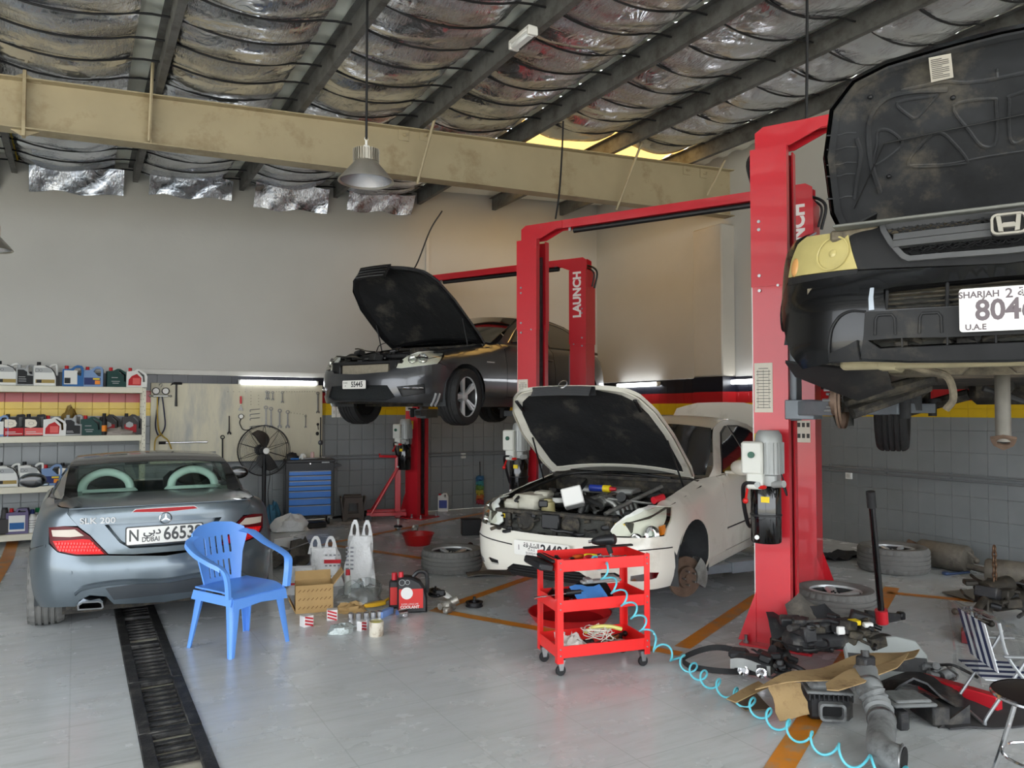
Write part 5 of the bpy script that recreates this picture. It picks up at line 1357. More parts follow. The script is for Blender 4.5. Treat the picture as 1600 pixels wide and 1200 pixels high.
for sg in (1, -1):       # buttress beside the glass
 rows = []
 for q in range(7):
  t = lerp(2.72, 3.30, q / 6); z = stable([(2.72, 1.213), (2.95, 1.12), (3.22, .985), (3.3, .95)], t); zr = min(stable(rail3, t), 1.25); y1 = c.gh(t, zr).y
  rows.append([V((-t, sg * y1, zr)), V((-t + .0, sg * (y1 - .05 - .05 * q / 6), z + .004))])
 MB().sheet(rows).build('buttress', m_black_g, SK)
c.cross('windscreen', [(1.2, .93, hw(1.4, .94), 0, .15), (1.5, 1.06, hw(1.6, 1.08), .02, .12), (1.72, 1.145, hw(1.75, 1.16), .03, .1)], m_glass)
MB().box((-1.9, 0, .62), (1.4, 1.5, .1)).box((-1.25, 0, .82), (.2, 1.5, .22), b=.05).box((-3.0, 0, .78), (.5, 1.5, .38)).build('cabin_tub', m_black, SK)
m_seat = mat('dark_seat', (34, 34, 36), .6)
for sg in (1, -1):
 y0 = sg * .36
 seat = MB().box((-2.42, y0, .80), (.2, .46, .62), RX(0), b=.06).ball((-2.48, y0, 1.07), (.09, .17, .10)).build('seat', m_seat, SK)
 hoop = crom([(-2.72, y0 - .2, .93), (-2.70, y0 - .17, 1.06), (-2.69, y0 - .06, 1.13), (-2.69, y0 + .06, 1.13), (-2.70, y0 + .17, 1.06), (-2.72, y0 + .2, .93)], 6)
 MB().tube(hoop, .036, 12).build('roll_hoop', mat('satin_hoop', (226, 236, 230), .4, 0), SK)
 MB().box((-2.74, y0, .955), (.06, .5, .08), b=.02).build('hoop_base', MATS['satin_hoop'], SK)
 m2 = MB().ball((0, 0, 0), (.07, .12, .075), 16, 10, T(-1.5, sg * .97, 1.0)).box((-1.48, sg * .9, .955), (.05, .14, .035), b=.01).build('door_mirror', m_silver_c, SK)
 MB().ball((0, 0, 0), (.012, .105, .062), 16, 8, T(-1.565, sg * .97, 1.0)).build('mirror_glass', m_black_g, m2)
MB().box((-1.55, .05, 1.16), (.02, .22, .06), b=.01).build('rear_view_mirror', m_black, SK)
for sg in (1, -1):
 wheel_part(SK, (-3.28, sg * .785, .315), .318, .25, .225, sg, 5, tm=m_tread); wheel_part(SK, (-.85, sg * .77, .31), .31, .225, .215, sg, 5)
 MB().sheet([[V((-(3.28 + .37 * cos(R(q))), sg * y_, .315 + .37 * sin(R(q)))) for q in range(-15, 196, 15)] for y_ in (.5, .86)]).build('wheel_liner', MATS['liner'], SK)
MB().box((-2.1, 0, .22), (3.4, 1.35, .1)).box((-3.75, 0, .33), (.4, 1.3, .2)).build('floor_pan', m_grime, SK)
# ================================================================ black off-roader high on the near lift
m_bpaint = mat('black_car_paint', (14, 14, 15), .22, 0, coat=.25, spec=.35)
m_bplast = mat('dusty_black_plastic', (34, 34, 35), .55, var=.2, vscale=6, dirt=(66, 62, 56), dscale=4, damt=.25, spec=.3)
m_gplast = mat('grey_grille_plastic', (86, 86, 87), .4, .2, var=.08)
m_hlyel = mat('yellowed_headlight', (186, 172, 112), .3, var=.1, vscale=7, coat=.2)
PV = car_root('offroad_car', 'black off-road car raised overhead on the near lift with open bonnet', 1578, 2.87, 1.50)
pv = Car(PV, [(0, 0), (.02, .4), (.07, .62), (.2, .82), (.42, .93), (.8, .965), (2, .98), (3.8, .98), (4.5, .93), (4.72, .7), (4.76, .3), (4.77, 0)],
         dF=[(.30, .09), (.38, .03), (.46, 0), (.60, .0), (.68, .01), (.72, .05), (.78, .075), (.9, .10), (1.05, .16)],
         dS=[(.25, .06), (.4, .01), (.6, 0), (.9, .01), (1.1, .05)], dR=[(.3, .03), (.6, 0), (1.1, .05)],
         zt=[(0, 1.0), (.5, 1.03), (1.2, 1.09), (4.8, 1.12)], rr=[(0, .02), (.4, .06), (1, .12), (2, .06), (4.8, .05)], tum=(.3, .1))
c = pv; SS = c.side
mir = lambda pts: [(-a, b) for a, b in pts]
def fullr(pts, top, bot): return [(0, top)] + pts + [(0, bot)] + mir(reversed(pts))
zc = lambda py: c.pick(1578, py, -.02, .6)[1]
up = c.picks([(1480, 417), (1340, 423), (1234, 440), (1224, 458), (1222, 475), (1226, 520), (1236, 555), (1254, 577), (1300, 567), (1350, 565), (1420, 567), (1480, 567)], -.8, .55)
ino = c.picks([(1480, 440), (1400, 448), (1380, 452), (1384, 484), (1420, 482), (1480, 479)], -.5, .58)
ino_f = fullr(ino[0:1] + ino[1:], ino[0][1] + .004, ino[-1][1])
slot = c.picks([(1480, 527), (1412, 528), (1356, 532), (1375, 545), (1480, 540)], -.4, .45); slot_f = fullr(slot, slot[0][1], slot[-1][1])
bump = c.panel('front_bumper', fullr(up, zc(412), zc(566)), m_bpaint, res=.05, th=.03, holes=[ino_f, slot_f])
low = c.picks([(1480, 480), (1385, 486), (1352, 487), (1350, 525), (1346, 560), (1420, 564), (1480, 563)], -.5, .48)
c.panel('lower_valance', fullr(low, low[0][1], zc(562)), m_bplast, off=.006, th=.012, holes=[slot_f], parent=bump, res=.05)
for q in (mir, lambda x: x):
 for (x0, x1, y0, y1) in ((1368, 1400, 493, 524), (1437, 1472, 490, 521)):
  u_ = c.picks([(x0, y1), (x0 + 1, y0 + 6), (x0 + 5, y0), (x1 - 6, y0 - 1), (x1 - 1, y0 + 5), (x1, y1 - 1)], -.4, .5)
  MB().tube([c.P(a, b, .008) for a, b in q(u_)], .006, 6).build('valance_rib', m_bplast, bump)
 cr = c.picks([(1352, 487), (1330, 486), (1312, 495), (1300, 514), (1296, 540), (1297, 562)], -.7, .48)
 MB().tube([c.P(p.x, p.y, .003) for p in crom([(a, b, 0) for a, b in q(cr)], 4)], .006, 6).build('bumper_seam', m_bplast, bump)
 kn = c.picks([(1340, 532), (1326, 540), (1300, 552), (1298, 566), (1345, 564)], -.7, .42)
 c.panel('corner_flap', q(kn), m_bplast, off=.014, th=.02, parent=bump)
 cp = c.picks([(1360, 450), (1366, 449.5), (1366.5, 484), (1358, 485)], -.6, .58); c.panel('reflector_strip', q(cp), mat('pale_strip', (168, 176, 186), .3), off=.004, th=.006, parent=bump)
mb = MB()
for q in range(5):
 zz = lerp(ino[0][1], ino[-1][1], .12 + .19 * q); mb.tube([c.P(-.5 + q2 * .1, zz, -.05) for q2 in range(11)], .004, 5)
mb.build('intake_fins', m_grime, bump)
for a in (-.42, -.2, .2, .42): MB().tube([c.P(a, ino[0][1] + .01, -.005), c.P(a, ino[-1][1] - .01, -.005)], .007, 6).build('intake_bar', m_bplast, bump)
for a in (-.52, -.36, -.2, -.04, .12, .28, .44): MB().tube([c.P(a, slot[0][1] + .006, -.004), c.P(a, slot[-1][1] - .006, -.004)], .004, 6).build('slot_bar', m_bplast, bump)
MB().box((-.12, 0, .565), (.03, .95, .2)).build('radiator', m_mesh, PV)
mb = MB()
for q in range(9): mb.box((-.10, 0, .48 + .022 * q), (.01, .9, .004))
mb.build('condenser_tubes', m_grime, PV)
clutter(PV, 'radiator_fitting', (-.12, -.07, -.5, .1, .45, .64), 22, [m_grime, m_hose], 12, size=(.02, .07))
nose = c.picks([(1600, 409), (1480, 415), (1340, 421), (1327, 366), (1338, 352), (1372, 345), (1400, 338), (1600, 318)], -.6, .8)
gs = c.picks([(1480, 333), (1420, 340), (1383, 346), (1376, 352), (1378, 362), (1390, 383), (1409, 404), (1420, 409), (1480, 404)], -.4, .85)
nz = c.picks([(1480, 415), (1400, 418), (1340, 421), (1327, 366), (1336, 352), (1372, 344), (1420, 336), (1480, 328)], -.6, .8)
gf = fullr(list(gs), zc(325), zc(397))
gin = offset(gf, -.022)
c.panel('nose_panel', fullr(list(reversed(nz)), zc(319), zc(411)), m_bplast, res=.05, th=.015, holes=[gin])
gr = c.panel('grille', gf, m_gplast, off=.022, th=.03, res=.04, holes=[gin])
m_hex = mat('grille_mesh_black', (18, 18, 19), .45)
c.panel('grille_back', gin, m_hex, off=-.03, th=.01, parent=gr)
mb = MB(); hx = .03; z0 = min(b for a, b in gin); z1 = max(b for a, b in gin); r_ = 0; zz = z0
while zz < z1:
 a = -.42 + (hx * .87 if r_ % 2 else 0)
 while a < .42:
  pts = [(a + hx * cos(R(60 * q)), zz + hx * .5 * sin(R(60 * q))) for q in range(6)]
  if all(inside(p, gin) for p in pts): mb.tube([c.P(p[0], p[1], -.004) for p in pts], .0035, 4, closed=True)
  a += hx * 1.74
 zz += hx * .45; r_ += 1
o = mb.build('honeycomb_mesh', m_hex, gr); o['kind'] = 'stuff'
for f_ in (.40, .58):
 zz = lerp(z0, z1, f_)
 MB().sheet([[c.P(-.40 + .05 * q, zz + dz, of) for q in range(17)] for dz, of in ((.018, -.01), (.014, .026), (-.014, .03), (-.018, -.01))]).build('grille_bar', m_gplast, gr)
fm = frame_on(c, .012, c.pick(1568, 356, 0, .88)[1], .034)
o_ = rrect(.118, .092, .024, 5); MB(fm).prism(o_, -.03, 0).build('emblem_base', m_bplast, gr)
m_emb = mat('emblem_silver', (196, 190, 182), .3, .7)
mb = MB(fm).prism(o_, 0, .012, holes=[offset(o_, -.009)])
for sx in (-1, 1): mb.prism([(sx * .041, .034), (sx * .026, .036), (sx * .018, -.034), (sx * .034, -.032)][::sx], 0, .012)
mb.prism([(-.024, -.005), (-.02, -.016), (.02, -.016), (.024, -.005), (.018, .004), (-.018, .004)], 0, .012); mb.build('emblem', m_emb, gr)
hl = c.picks([(1233, 434), (1238, 407), (1248, 382), (1262, 370), (1307, 364), (1326, 366), (1340, 420), (1300, 424), (1262, 429)], -.9, .85)
for q in (lambda x: x, mir):
 h = c.panel('headlight', q(hl), m_hlyel, off=.004, th=.03, res=.035)
 c.panel('light_trim', q(c.picks([(1232, 436), (1262, 430), (1340, 421), (1340, 428), (1262, 440), (1232, 447)], -.9, .75)), m_bplast, off=.002, th=.02, parent=h)
 a, b = c.pick(1302, 396, -.7, .88); fm = frame_on(c, q([(a, b)])[0][0], b, .006)
 MB(fm).lathe([(.075, 0), (.078, .003), (.072, .003), (.07, 0)], 28, closed=True).lathe([(0, .005), (.012, .003), (.018, 0)], 16).build('lamp_bowl', m_hlyel, h)
 a, b = c.pick(1243, 418, -1.1, .82); fm = frame_on(c, q([(a, b)])[0][0], b, .006); MB(fm).ball((0, 0, -.005), (.03, .045, .012)).build('turn_signal', mat('faded_amber', (206, 150, 90), .3), h)
fen = c.picks([(1262, 370), (1248, 382), (1238, 407), (1233, 436), (1226, 456)], -1.05, .9)
zt_ = lambda t: table(c.zt, t) - .001
WFp, WRp, ZWp = .93, 3.63, .34; ar = arch(WFp, ZWp, .42, 165, 10)
fen2 = [(abs(a), b) for a, b in fen]
c.panel('front_fender', [(fen2[0][0], zt_(.3))] + fen2 + SS([(.54, .6)] + [p for p in ar if p[1] > ZWp + .12 and p[0] > WFp - .36] + [(1.36, .35), (1.6, .35), (1.6, zt_(1.6)), (1.2, zt_(1.2)), (.8, zt_(.8))]), m_bpaint, mirror=True, res=.06)
c.panel('front_door', SS([(1.605, .38), (2.6, .38), (2.6, zt_(2.6)), (1.605, zt_(1.605))]), m_bpaint, mirror=True, res=.1)
arr = arch(WRp, ZWp, .42, 172, 8)
c.panel('rear_door', SS([(2.605, .38), (3.2, .38)] + [p for p in arr if p[0] < 3.5] + [(3.6, .85), (3.6, zt_(3.6)), (2.605, zt_(2.605))]), m_bpaint, mirror=True, res=.1)
c.panel('rear_quarter', SS([p for p in arr if p[0] > 3.5] + [(4.1, .4)]) + [(c.L, .4), (c.L, 1.05)] + SS([(4.4, zt_(4.4)), (3.605, zt_(3.6)), (3.605, .85)]), m_bpaint, mirror=True, res=.1)
rail4 = [(1.35, 1.09), (1.8, 1.45), (2.1, 1.66), (2.6, 1.74), (4.0, 1.72), (4.5, 1.6), (4.66, 1.12)]
c.gh_panel('side_frame', rail4 + [(3, 1.1)], m_bpaint, 0, res=.12); c.gh_panel('side_window', [(1.75, 1.15), (2.15, 1.58), (4.3, 1.58), (4.45, 1.15)], m_glass_dark, .006, res=.15)
hw = lambda t, z: rail_hw(c, t, z)
c.cross('windscreen', [(1.25, 1.1, hw(1.4, 1.1), 0, .12), (1.75, 1.45, hw(1.8, 1.45), .02, .08), (2.05, 1.66, hw(2.1, 1.66), .03, .05)], m_glass_dark)
c.cross('roof', [(2.05, 1.66, hw(2.1, 1.66), .03, .05), (2.6, 1.735, hw(2.6, 1.74), .03), (4.0, 1.72, hw(4.0, 1.72), .03), (4.5, 1.6, hw(4.5, 1.6), .03)], m_bpaint)
prof = [(0, 0), (.02, .60), (.04, .76), (.25, .80), (.6, .785), (.85, .72), (.98, .60), (1.03, .45), (1.05, .2), (1.06, 0)]
m_hin = mat('bonnet_inside', (56, 57, 59), .5, .1, var=.3, vscale=4, dirt=(104, 98, 88), dscale=3.2, damt=.35)
bon, bhm, bsk, bout = bonnet(c, PV, (1.25, 1.15), R(41), prof, m_bpaint, m_hin, m_hin, crown=.06, liner_in=.05, drop=.07, nose=.25)
def hood_px(pts): return [c.pick(x, y, .5, -.3, lambda l, w: bhm @ bsk(l, w, -.036)) for x, y in pts]
def boss(name, pts, mm=m_hin, h=.012, flat=True, mirror=True, edge=.008):
 q = hood_px(pts)
 for o in ([q, [(a, -b) for a, b in q]] if mirror else [q]):
  O = resample(crom_loop(o), .03); O2 = O + [O[0]]
  MB(bhm).tube([bsk(a, b, -.036) for a, b in O], edge, 6, closed=True).build(name, mm, bon)
def crom_loop(o): return [(p.x, p.y) for p in crom([(a, b, 0) for a, b in o], 5, closed=True)]
boss('pressed_pocket', [(1402, 160), (1455, 150), (1465, 147), (1450, 165), (1432, 183), (1420, 180)])
boss('pressed_pocket', [(1372, 205), (1388, 203), (1407, 218), (1405, 232), (1366, 258), (1370, 225)])
boss('pressed_pocket', [(1420, 258), (1450, 215), (1470, 208), (1485, 218), (1510, 248), (1500, 256)])
boss('pressed_pocket', [(1490, 165), (1550, 154), (1556, 165), (1556, 222), (1535, 228), (1515, 205)])
def rib(pts, r=.007, mirror=True):
 q = hood_px(pts); q = [(p.x, p.y) for p in crom([(a, b, 0) for a, b in q], 5)]
 for sg in ((1, -1) if mirror else (1,)): MB(bhm).tube([bsk(a, sg * b, -.036) for a, b in q], r, 6).build('pressed_rib', m_hin, bon)
rib([(1408, 141), (1440, 134), (1475, 127), (1520, 128), (1598, 114)], .009)
rib([(1375, 300), (1360, 250), (1358, 190), (1382, 155), (1420, 143), (1480, 140)], .014)
for y0 in (212, 234, 258, 276, 311): rib([(1292, y0), (1312, y0 - 1), (1322, y0 - 4), (1338, y0 - 4)], .004)
rib([(1338, 215), (1345, 240), (1340, 275), (1335, 310)], .012)
rib([(1420, 258), (1480, 256), (1540, 245), (1598, 236)], .006)
lab = hood_px([(1451, 88), (1486, 81), (1490, 118), (1455, 126)])
lw = [bhm @ bsk(a, b, -.05) for a, b in lab]; MB().tris(lw, [(0, 1, 2), (0, 2, 3)], .002).build('warning_label', m_paper, bon)
fmx = (lw[1] - lw[0]); fmy = (lw[3] - lw[0]); mb = MB(); nn = fmx.cross(fmy).normalized(); nn = nn if (PV.matrix_basis.to_3x3() @ nn).dot(EYE - PV.matrix_basis @ lw[0]) > 0 else -nn
for q in range(11):
 a = lw[0] + fmx * .08 + fmy * (.1 + .075 * q) + nn * .003; b = a + fmx * (.8 if q % 4 else .5); mb.tube([a, b], .0016, 4)
mb.build('print', m_print, bon)
mb = MB()
for px, py in ((1360, 151), (1489, 152), (1389, 275)): a, b = hood_px([(px, py)])[0]; mb.ball(bhm @ bsk(a, b, -.04), .012)
mb.build('rubber_stops', m_black, bon)
MB().tube([bhm @ bsk(.25, -.68, -.045), bhm @ bsk(.6, -.5, -.05), bhm @ bsk(.62, .2, -.05)], .004, 6).build('washer_hose', m_hose, bon)
lt = hood_px([(1558, 108)])[0]; MB(bhm).tube([bsk(lt[0], lt[1], -.03), bsk(lt[0], lt[1], -.07), bsk(lt[0] - .02, lt[1], -.07)], .005, 6).build('striker', m_steel, bon)
wr = c.picks([(1325, 348)], -.7, 1.0)[0]
mb = MB().box((-.2, 0, .96), (.1, 1.3, .05), b=.01).box((-.62, 0, .72), (.9, 1.5, .04)).box((-1.2, 0, .9), (.04, 1.6, .5))
for sg in (-1, 1): mb.solid_sheet([[(-.42, sg * .66, .6), (-1.2, sg * .72, .6)], [(-.42, sg * .68, .96), (-1.2, sg * .78, 1.03)]], .01)
mb.build('engine_bay', m_under, PV)
MB().box((-.14, 0, .985), (.14, 1.25, .012), b=.004).build('radiator_cover', mat('dusty_cover', (110, 110, 104), .7, var=.1), PV)
rows = [[V((-.30 - .12 * q, -.62 - .03 * sin(q * 2) + .07 * w, 1.0 + .02 * sin(3 * q + w) + .03 * w)) for w in (0, 1, 2)] for q in range(5)]
MB().solid_sheet(rows, .01).build('fender_brace', m_bplast, PV)
clutter(PV, 'engine_part', (-1.1, -.3, -.6, .6, .8, .95), 60, [m_under, m_hose, m_black], 21)
mb = MB().box((-.95, -.15, .44), (.5, .7, .16), b=.04).box((-.62, -.32, .42), (.22, .34, .12), b=.03).box((-.5, .25, .42), (.3, .5, .12), b=.03); mb.build('gearbox_casing', m_under, PV)
mb = MB().box((-.25, 0, .40), (.09, 1.25, .05), b=.012).box((-.45, -.44, .40), (.5, .08, .06), b=.012).box((-.45, .44, .40), (.5, .08, .06), b=.012); mb.build('subframe', mat('dusty_crossmember', (150, 140, 112), .8, var=.15, vscale=8), PV)
mb = MB(); mb.lathe([(.16, -.05), (.17, 0), (.16, .05), (.1, .06), (.1, -.06)], 24, T(-.75, .14, .40) @ RY(.2) @ RX(R(80)), closed=True, a0=0, a1=pi); mb.build('heat_shield', m_under, PV)
MB().tube(crom([(-.3, -.38, .40), (-.32, -.30, .37), (-.34, -.22, .34), (-.36, -.2, .25), (-.37, -.23, .2)], 5), .016, 8).build('tow_hook', m_under, PV)
mb = MB().solid_sheet([[(-.3, -.88, .42), (-.5, -.88, .36), (-.62, -.86, .40)], [(-.3, -.6, .38), (-.5, -.6, .24), (-.62, -.6, .26)], [(-.32, -.45, .38), (-.5, -.45, .30), (-.6, -.45, .30)]], .012); mb.build('splash_shield', m_bplast, PV)
ex = at(1568, 690, 3.55); exl = PV.matrix_basis.inverted() @ ex
pipe = crom([exl + V((-.2, 0, .42)), exl + V((-.05, 0, .32)), exl + V((-.0, 0, .16)), exl], 5)
MB().tube(pipe, .032, 14).build('exhaust_pipe', mat('dusty_pipe', (110, 106, 98), .6, .4, var=.2), PV)
fl_m = frame(exl, V((0, 1, 0)), V((.8, 0, .6)), V((.6, 0, -.8)))
tri = [(.085 * cos(R(a)), .085 * sin(R(a))) for a in (90, 100, 200, 210, 220, 330, 340, 350, 80)]
MB(fl_m).prism([(.046 * cos(R(a)) * (1.3 if a % 120 == 30 else 1), .046 * sin(R(a)) * (1.3 if a % 120 == 30 else 1)) for a in range(0, 360, 30)], -.006, .008, holes=[circ(.026, 16)]).build('exhaust_flange', m_rust, PV)
MB(fl_m).lathe([(.027, .008), (.027, -.1)], 16).build('pipe_bore', m_steel, PV)
disc_part(PV, (-WFp, -.74, ZWp - .09), -1, .15); disc_part(PV, (-WFp, .74, ZWp - .09), 1, .15)
mb = MB()
for sg in (-1, 1): mb.tube([(-WFp, sg * .72, ZWp - .1), (-WFp + .05, sg * .3, ZWp + .02)], .035, 8).tube([(-WFp + .06, sg * .68, ZWp - .16), (-WFp - .2, sg * .35, ZWp - .02)], .03, 8).tube([(-WFp, sg * .6, ZWp), (-WFp, sg * .55, ZWp + .5)], .06, 10)
mb.build('front_suspension', m_grime, PV)
for sg in (-1, 1):
 wheel_part(PV, (-WRp, sg * .80, ZWp - .12), .365, .235, .215, sg, 5, yaw=.05)
mb = MB()
for sg in (-1, 1): mb.tube([(-WRp, sg * .68, ZWp - .15), (-WRp + .1, sg * .25, ZWp - .02)], .045, 8).tube([(-WRp + .1, sg * .66, ZWp - .1), (-WRp + .55, sg * .5, ZWp + .05)], .04, 8).tube([(-WRp - .1, sg * .6, ZWp - .1), (-WRp - .1, sg * .55, ZWp + .35)], .05, 10)
mb.box((-WRp, 0, ZWp - .0), (.35, .5, .2), b=.05).tube([(-1.2, 0, .32), (-3.4, 0, .34)], .03, 8); mb.build('rear_suspension', m_grime, PV)
MB().box((-2.6, 0, .42), (3.6, 1.6, .08)).build('floor_pan', m_grime, PV)
mb = MB().tube(crom([(-1.2, .3, .36), (-1.6, .25, .28), (-2.4, .25, .32), (-3.2, .3, .34)], 6), .03, 10).tube(crom([(-.8, -.1, .3), (-.9, .15, .22), (-.8, .4, .3), (-.75, .6, .42)], 6), .014, 8); mb.build('brake_pipe', m_hose, PV)
for sg in (-1, 1):
 MB().sheet([[V((-(WFp + .43 * cos(R(q))), sg * y_, ZWp + .43 * sin(R(q)))) for q in range(25, 156, 13)] for y_ in (.55, .94)]).build('wheel_liner', MATS['liner'], PV)
 MB().sheet([[V((-(WRp + .43 * cos(R(q))), sg * y_, ZWp + .43 * sin(R(q)))) for q in range(-20, 201, 20)] for y_ in (.55, .94)]).build('wheel_liner', MATS['liner'], PV)
fm = frame_on(c, .015, c.pick(1570, 484, 0, .57)[1], .045)
plate(PV, fm, .345, .165, [('SHARJAH', .034, -.108, .057, .001, m_inkp, .95), ('2', .05, -.012, .055, .001, m_inkp, 1), ('\ufe94\ufed7\ufead\ufe8e\ufeb8\ufedf\ufe8d', .045, .08, .056, .001, m_inkp, 1), ('80461', .108, .0, -.006, .003, m_inkp, .9), ('U.A.E', .03, -.12, -.066, .001, m_inkp, 1)])
# ================================================================ shelf with oil bottles
m_cream2 = mat('cream_steel', (206, 202, 184), .5, var=.05, vscale=5)
SY = YB - .46
shelf = thing('storage_shelf', 'cream slotted-angle shelf rack full of oil bottles against the left tiles', 'shelf', (0, 0, 0))
sz = [on_y(100, y, SY).z for y in (603.5, 681, 758, 830)]
x_r = on_y(222, 640, SY).x; x_l = XL + 1.2
for z in sz: MB().box(((x_l + x_r) / 2, SY + .2, z - .04), (x_r - x_l, .42, .08), b=.004).build('plank', m_cream2, shelf)
for (px0, yy) in ((x_r + .0, SY - .012), (x_r, SY + .41)):
 mb = MB().box((px0 + .022, yy, sz[0] / 2 - .01), (.045, .006, sz[0])).box((px0 + .043, yy + .025, sz[0] / 2 - .01), (.006, .05, sz[0]))
 post = mb.build('upright', m_cream2, shelf)
 mb = MB()
 for k in range(int(sz[0] / .05)): mb.box((px0 + .012 + .018 * (k % 2), yy - .0036, .04 + .05 * k), (.006, .001, .014))
 o = mb.build('slots', m_dark_gap, post); o['kind'] = 'stuff'
mc = {}
def pm(n, c, r=.55): return mat('bottle_' + n, c, r, var=.03, spec=.3)
cols = dict(white=(212, 212, 208), black=(26, 26, 28), grey=(128, 128, 128), blue=(36, 92, 150), lblue=(112, 138, 176), green=(22, 58, 54), red=(176, 28, 34), silver=(160, 162, 162), dred=(150, 24, 30), dgrey=(58, 56, 56), tan=(150, 128, 70), pink=(212, 96, 92), navy=(30, 42, 92), cream=(222, 214, 198), orange=(220, 130, 40), yellow=(220, 190, 40), kgreen=(24, 120, 70), lav=(96, 88, 120))
def bm_(c): return pm(c, cols[c])
def bottle(kind, px, row, body, cap, label, name='oil_bottle', lab='white', extra=None, h=.27, w=.22, dy=.12, group='oil bottles on the shelf', yoff=0):
 z = sz[row]; p = on_y(px, 640, SY + .1); t = thing(name, label, 'bottle', (p.x, SY + .1 + yoff, z), random.uniform(-.12, .12), group)
 O = {'quarter': ([(-.5, 0), (.5, 0), (.5, .38), (.42, .62), (.26, .82), (0, .93), (-.2, .96), (-.5, .92)], None),
         'jerry': ([(-.5, 0), (.5, 0), (.5, .97), (.42, 1), (.12, .98), (.05, .86), (-.5, .86)], [(.20, .42), (.20, .86), (.40, .88), (.40, .42)]),
         'slant': ([(-.5, 0), (.5, 0), (.52, .58), (.46, .75), (.12, .97), (0, .98), (-.16, .88), (-.5, .84)], [(.02, .86), (.10, .88), (.38, .66), (.40, .30), (.30, .28), (.28, .58)]),
         'round': ([(-.5, 0), (.5, 0), (.5, .86), (.42, .97), (.2, 1), (.05, .93), (-.1, .82), (-.5, .8)], [(.02, .74), (.12, .87), (.36, .88), (.4, .7), (.38, .5), (.25, .52)]),
         'step': ([(-.5, 0), (.5, 0), (.5, .55), (.28, .55), (.2, .62), (.2, .98), (.1, .98), (-.02, .84), (-.5, .84)], None),
         'can': ([(-.5, 0), (.5, 0), (.5, .82), (.44, .98), (-.02, .98), (-.1, .86), (-.5, .82)], [(.02, .84), (.06, .92), (.36, .92), (.38, .84)])}[kind]
 out = [(a * w, b * h) for a, b in O[0]]; holes = [[(a * w, b * h) for a, b in O[1]]] if O[1] else []
 mm = T(0, dy / 2, 0) @ RX(pi / 2)
 mb = MB()
 if holes: mb.prism(out, 0, dy, mm, holes=holes)
 else: mb.prism(out, 0, dy, mm, bev=.012)
 b = mb.build('body', bm_(body), t)
 cz = max(q[1] for q in out if q[0] < -.05 * w) if True else 0
 MB().lathe([(0, .045), (.022, .045), (.024, 0), (0, 0)], 12, T(-.3 * w, 0, cz - .004)).build('cap', bm_(cap), t)
 if kind in ('quarter', 'step'):
  hp = [(.18 * w, 0, h * .86), (.3 * w, 0, h * .98), (.46 * w, 0, h), (.5 * w, 0, h * .9), (.5 * w, 0, h * .5)] if kind == 'quarter' else [(.2 * w, 0, h * .95), (.42 * w, 0, h * .95), (.46 * w, 0, h * .85), (.46 * w, 0, h * .5)]
  MB().tube(crom(hp, 5), .016, 8).build('handle', bm_(body), t)
 if kind == 'quarter':
  q = [(.5, 0), (.5, .38), (.42, .62), (.26, .82), (0, .93)]; MB().tube([(a * w * 1.01, -dy / 2 - .001, b * h) for a, b in q], .006, 6).build('outline', bm_('black'), t)
 f = -dy / 2 - .001
 def patch(x0, x1, z0, z1, c, nm, dd=0, o=None):
  P = o or [(x0, z0), (x1, z0), (x1, z1), (x0, z1)]
  MB().prism([(a * w, b_ * h) for a, b_ in P], 0, .0015, T(0, f - dd, 0) @ RX(pi / 2)).build(nm, bm_(c), t)
 for e in (extra or []): patch(*e)
 return t
def lines(t, w, h, dy, rows, c):
 mb = MB()
 for (x0, x1, z) in rows: mb.box(((x0 + x1) / 2 * w, -dy / 2 - .004, z * h), ((x1 - x0) * w, .001, .008))
 mb.build('print', bm_(c), t)
wq = [(-.45, .3, .62, .84, 'silver', 'label_top'), (-.42, .42, .14, .30, 'tan', 'label_picture'), (-.38, -.16, .15, .29, 'black', 'label_wheel', .002)]
def ring_print(t, w, h, dy):
 mb = MB()
 for (x, r) in ((-.36, .022), (-.2, .017)): mb.lathe([(r - .003, 0), (r, 0)], 18, T(x * w, -dy / 2 - .004, h * .72) @ RX(pi / 2))
 mb.build('ring_print', bm_('dgrey'), t)
for px, row, lab in ((9, 0, 'white quarter-round oil jug at the left end of the top shelf'), (70, 0, 'white quarter-round oil jug on the top shelf, right of the silver can'), (14, 2, 'white quarter-round oil jug at the left end of the third shelf'), (51, 2, 'white quarter-round oil jug on the third shelf beside the pale blue jug')):
 t = bottle('quarter', px, row, 'white', 'black', lab, extra=wq, h=.28, w=.25); ring_print(t, .25, .28, .12)
stp = [(-.44, .0, .1, .78, 'black', 'label', 0, [(-.42, .08), (.42, .08), (.42, .48), (.1, .5), (.1, .66), (-.1, .76), (-.42, .76)])]
t = bottle('step', 38, 0, 'silver', 'silver', 'silver stepped oil can with black label on the top shelf', extra=stp, w=.2); lines(t, .2, .27, .12, ((-.36, 0, .42), (-.36, .05, .32), (-.36, .05, .22)), 'silver')
t = bottle('step', 115, 1, 'silver', 'silver', 'silver stepped oil can with black label on the second shelf', extra=stp, w=.2); lines(t, .2, .27, .12, ((-.36, 0, .22), (-.36, .05, .16)), 'silver')
bottle('round', 113, 0, 'blue', 'red', 'blue oil jug with red cap and white tyre label on the top shelf', extra=[(-.42, .2, .1, .74, 'white', 'label'), (-.4, -.12, .14, .4, 'black', 'label_tyre', .002)], w=.24, h=.28)
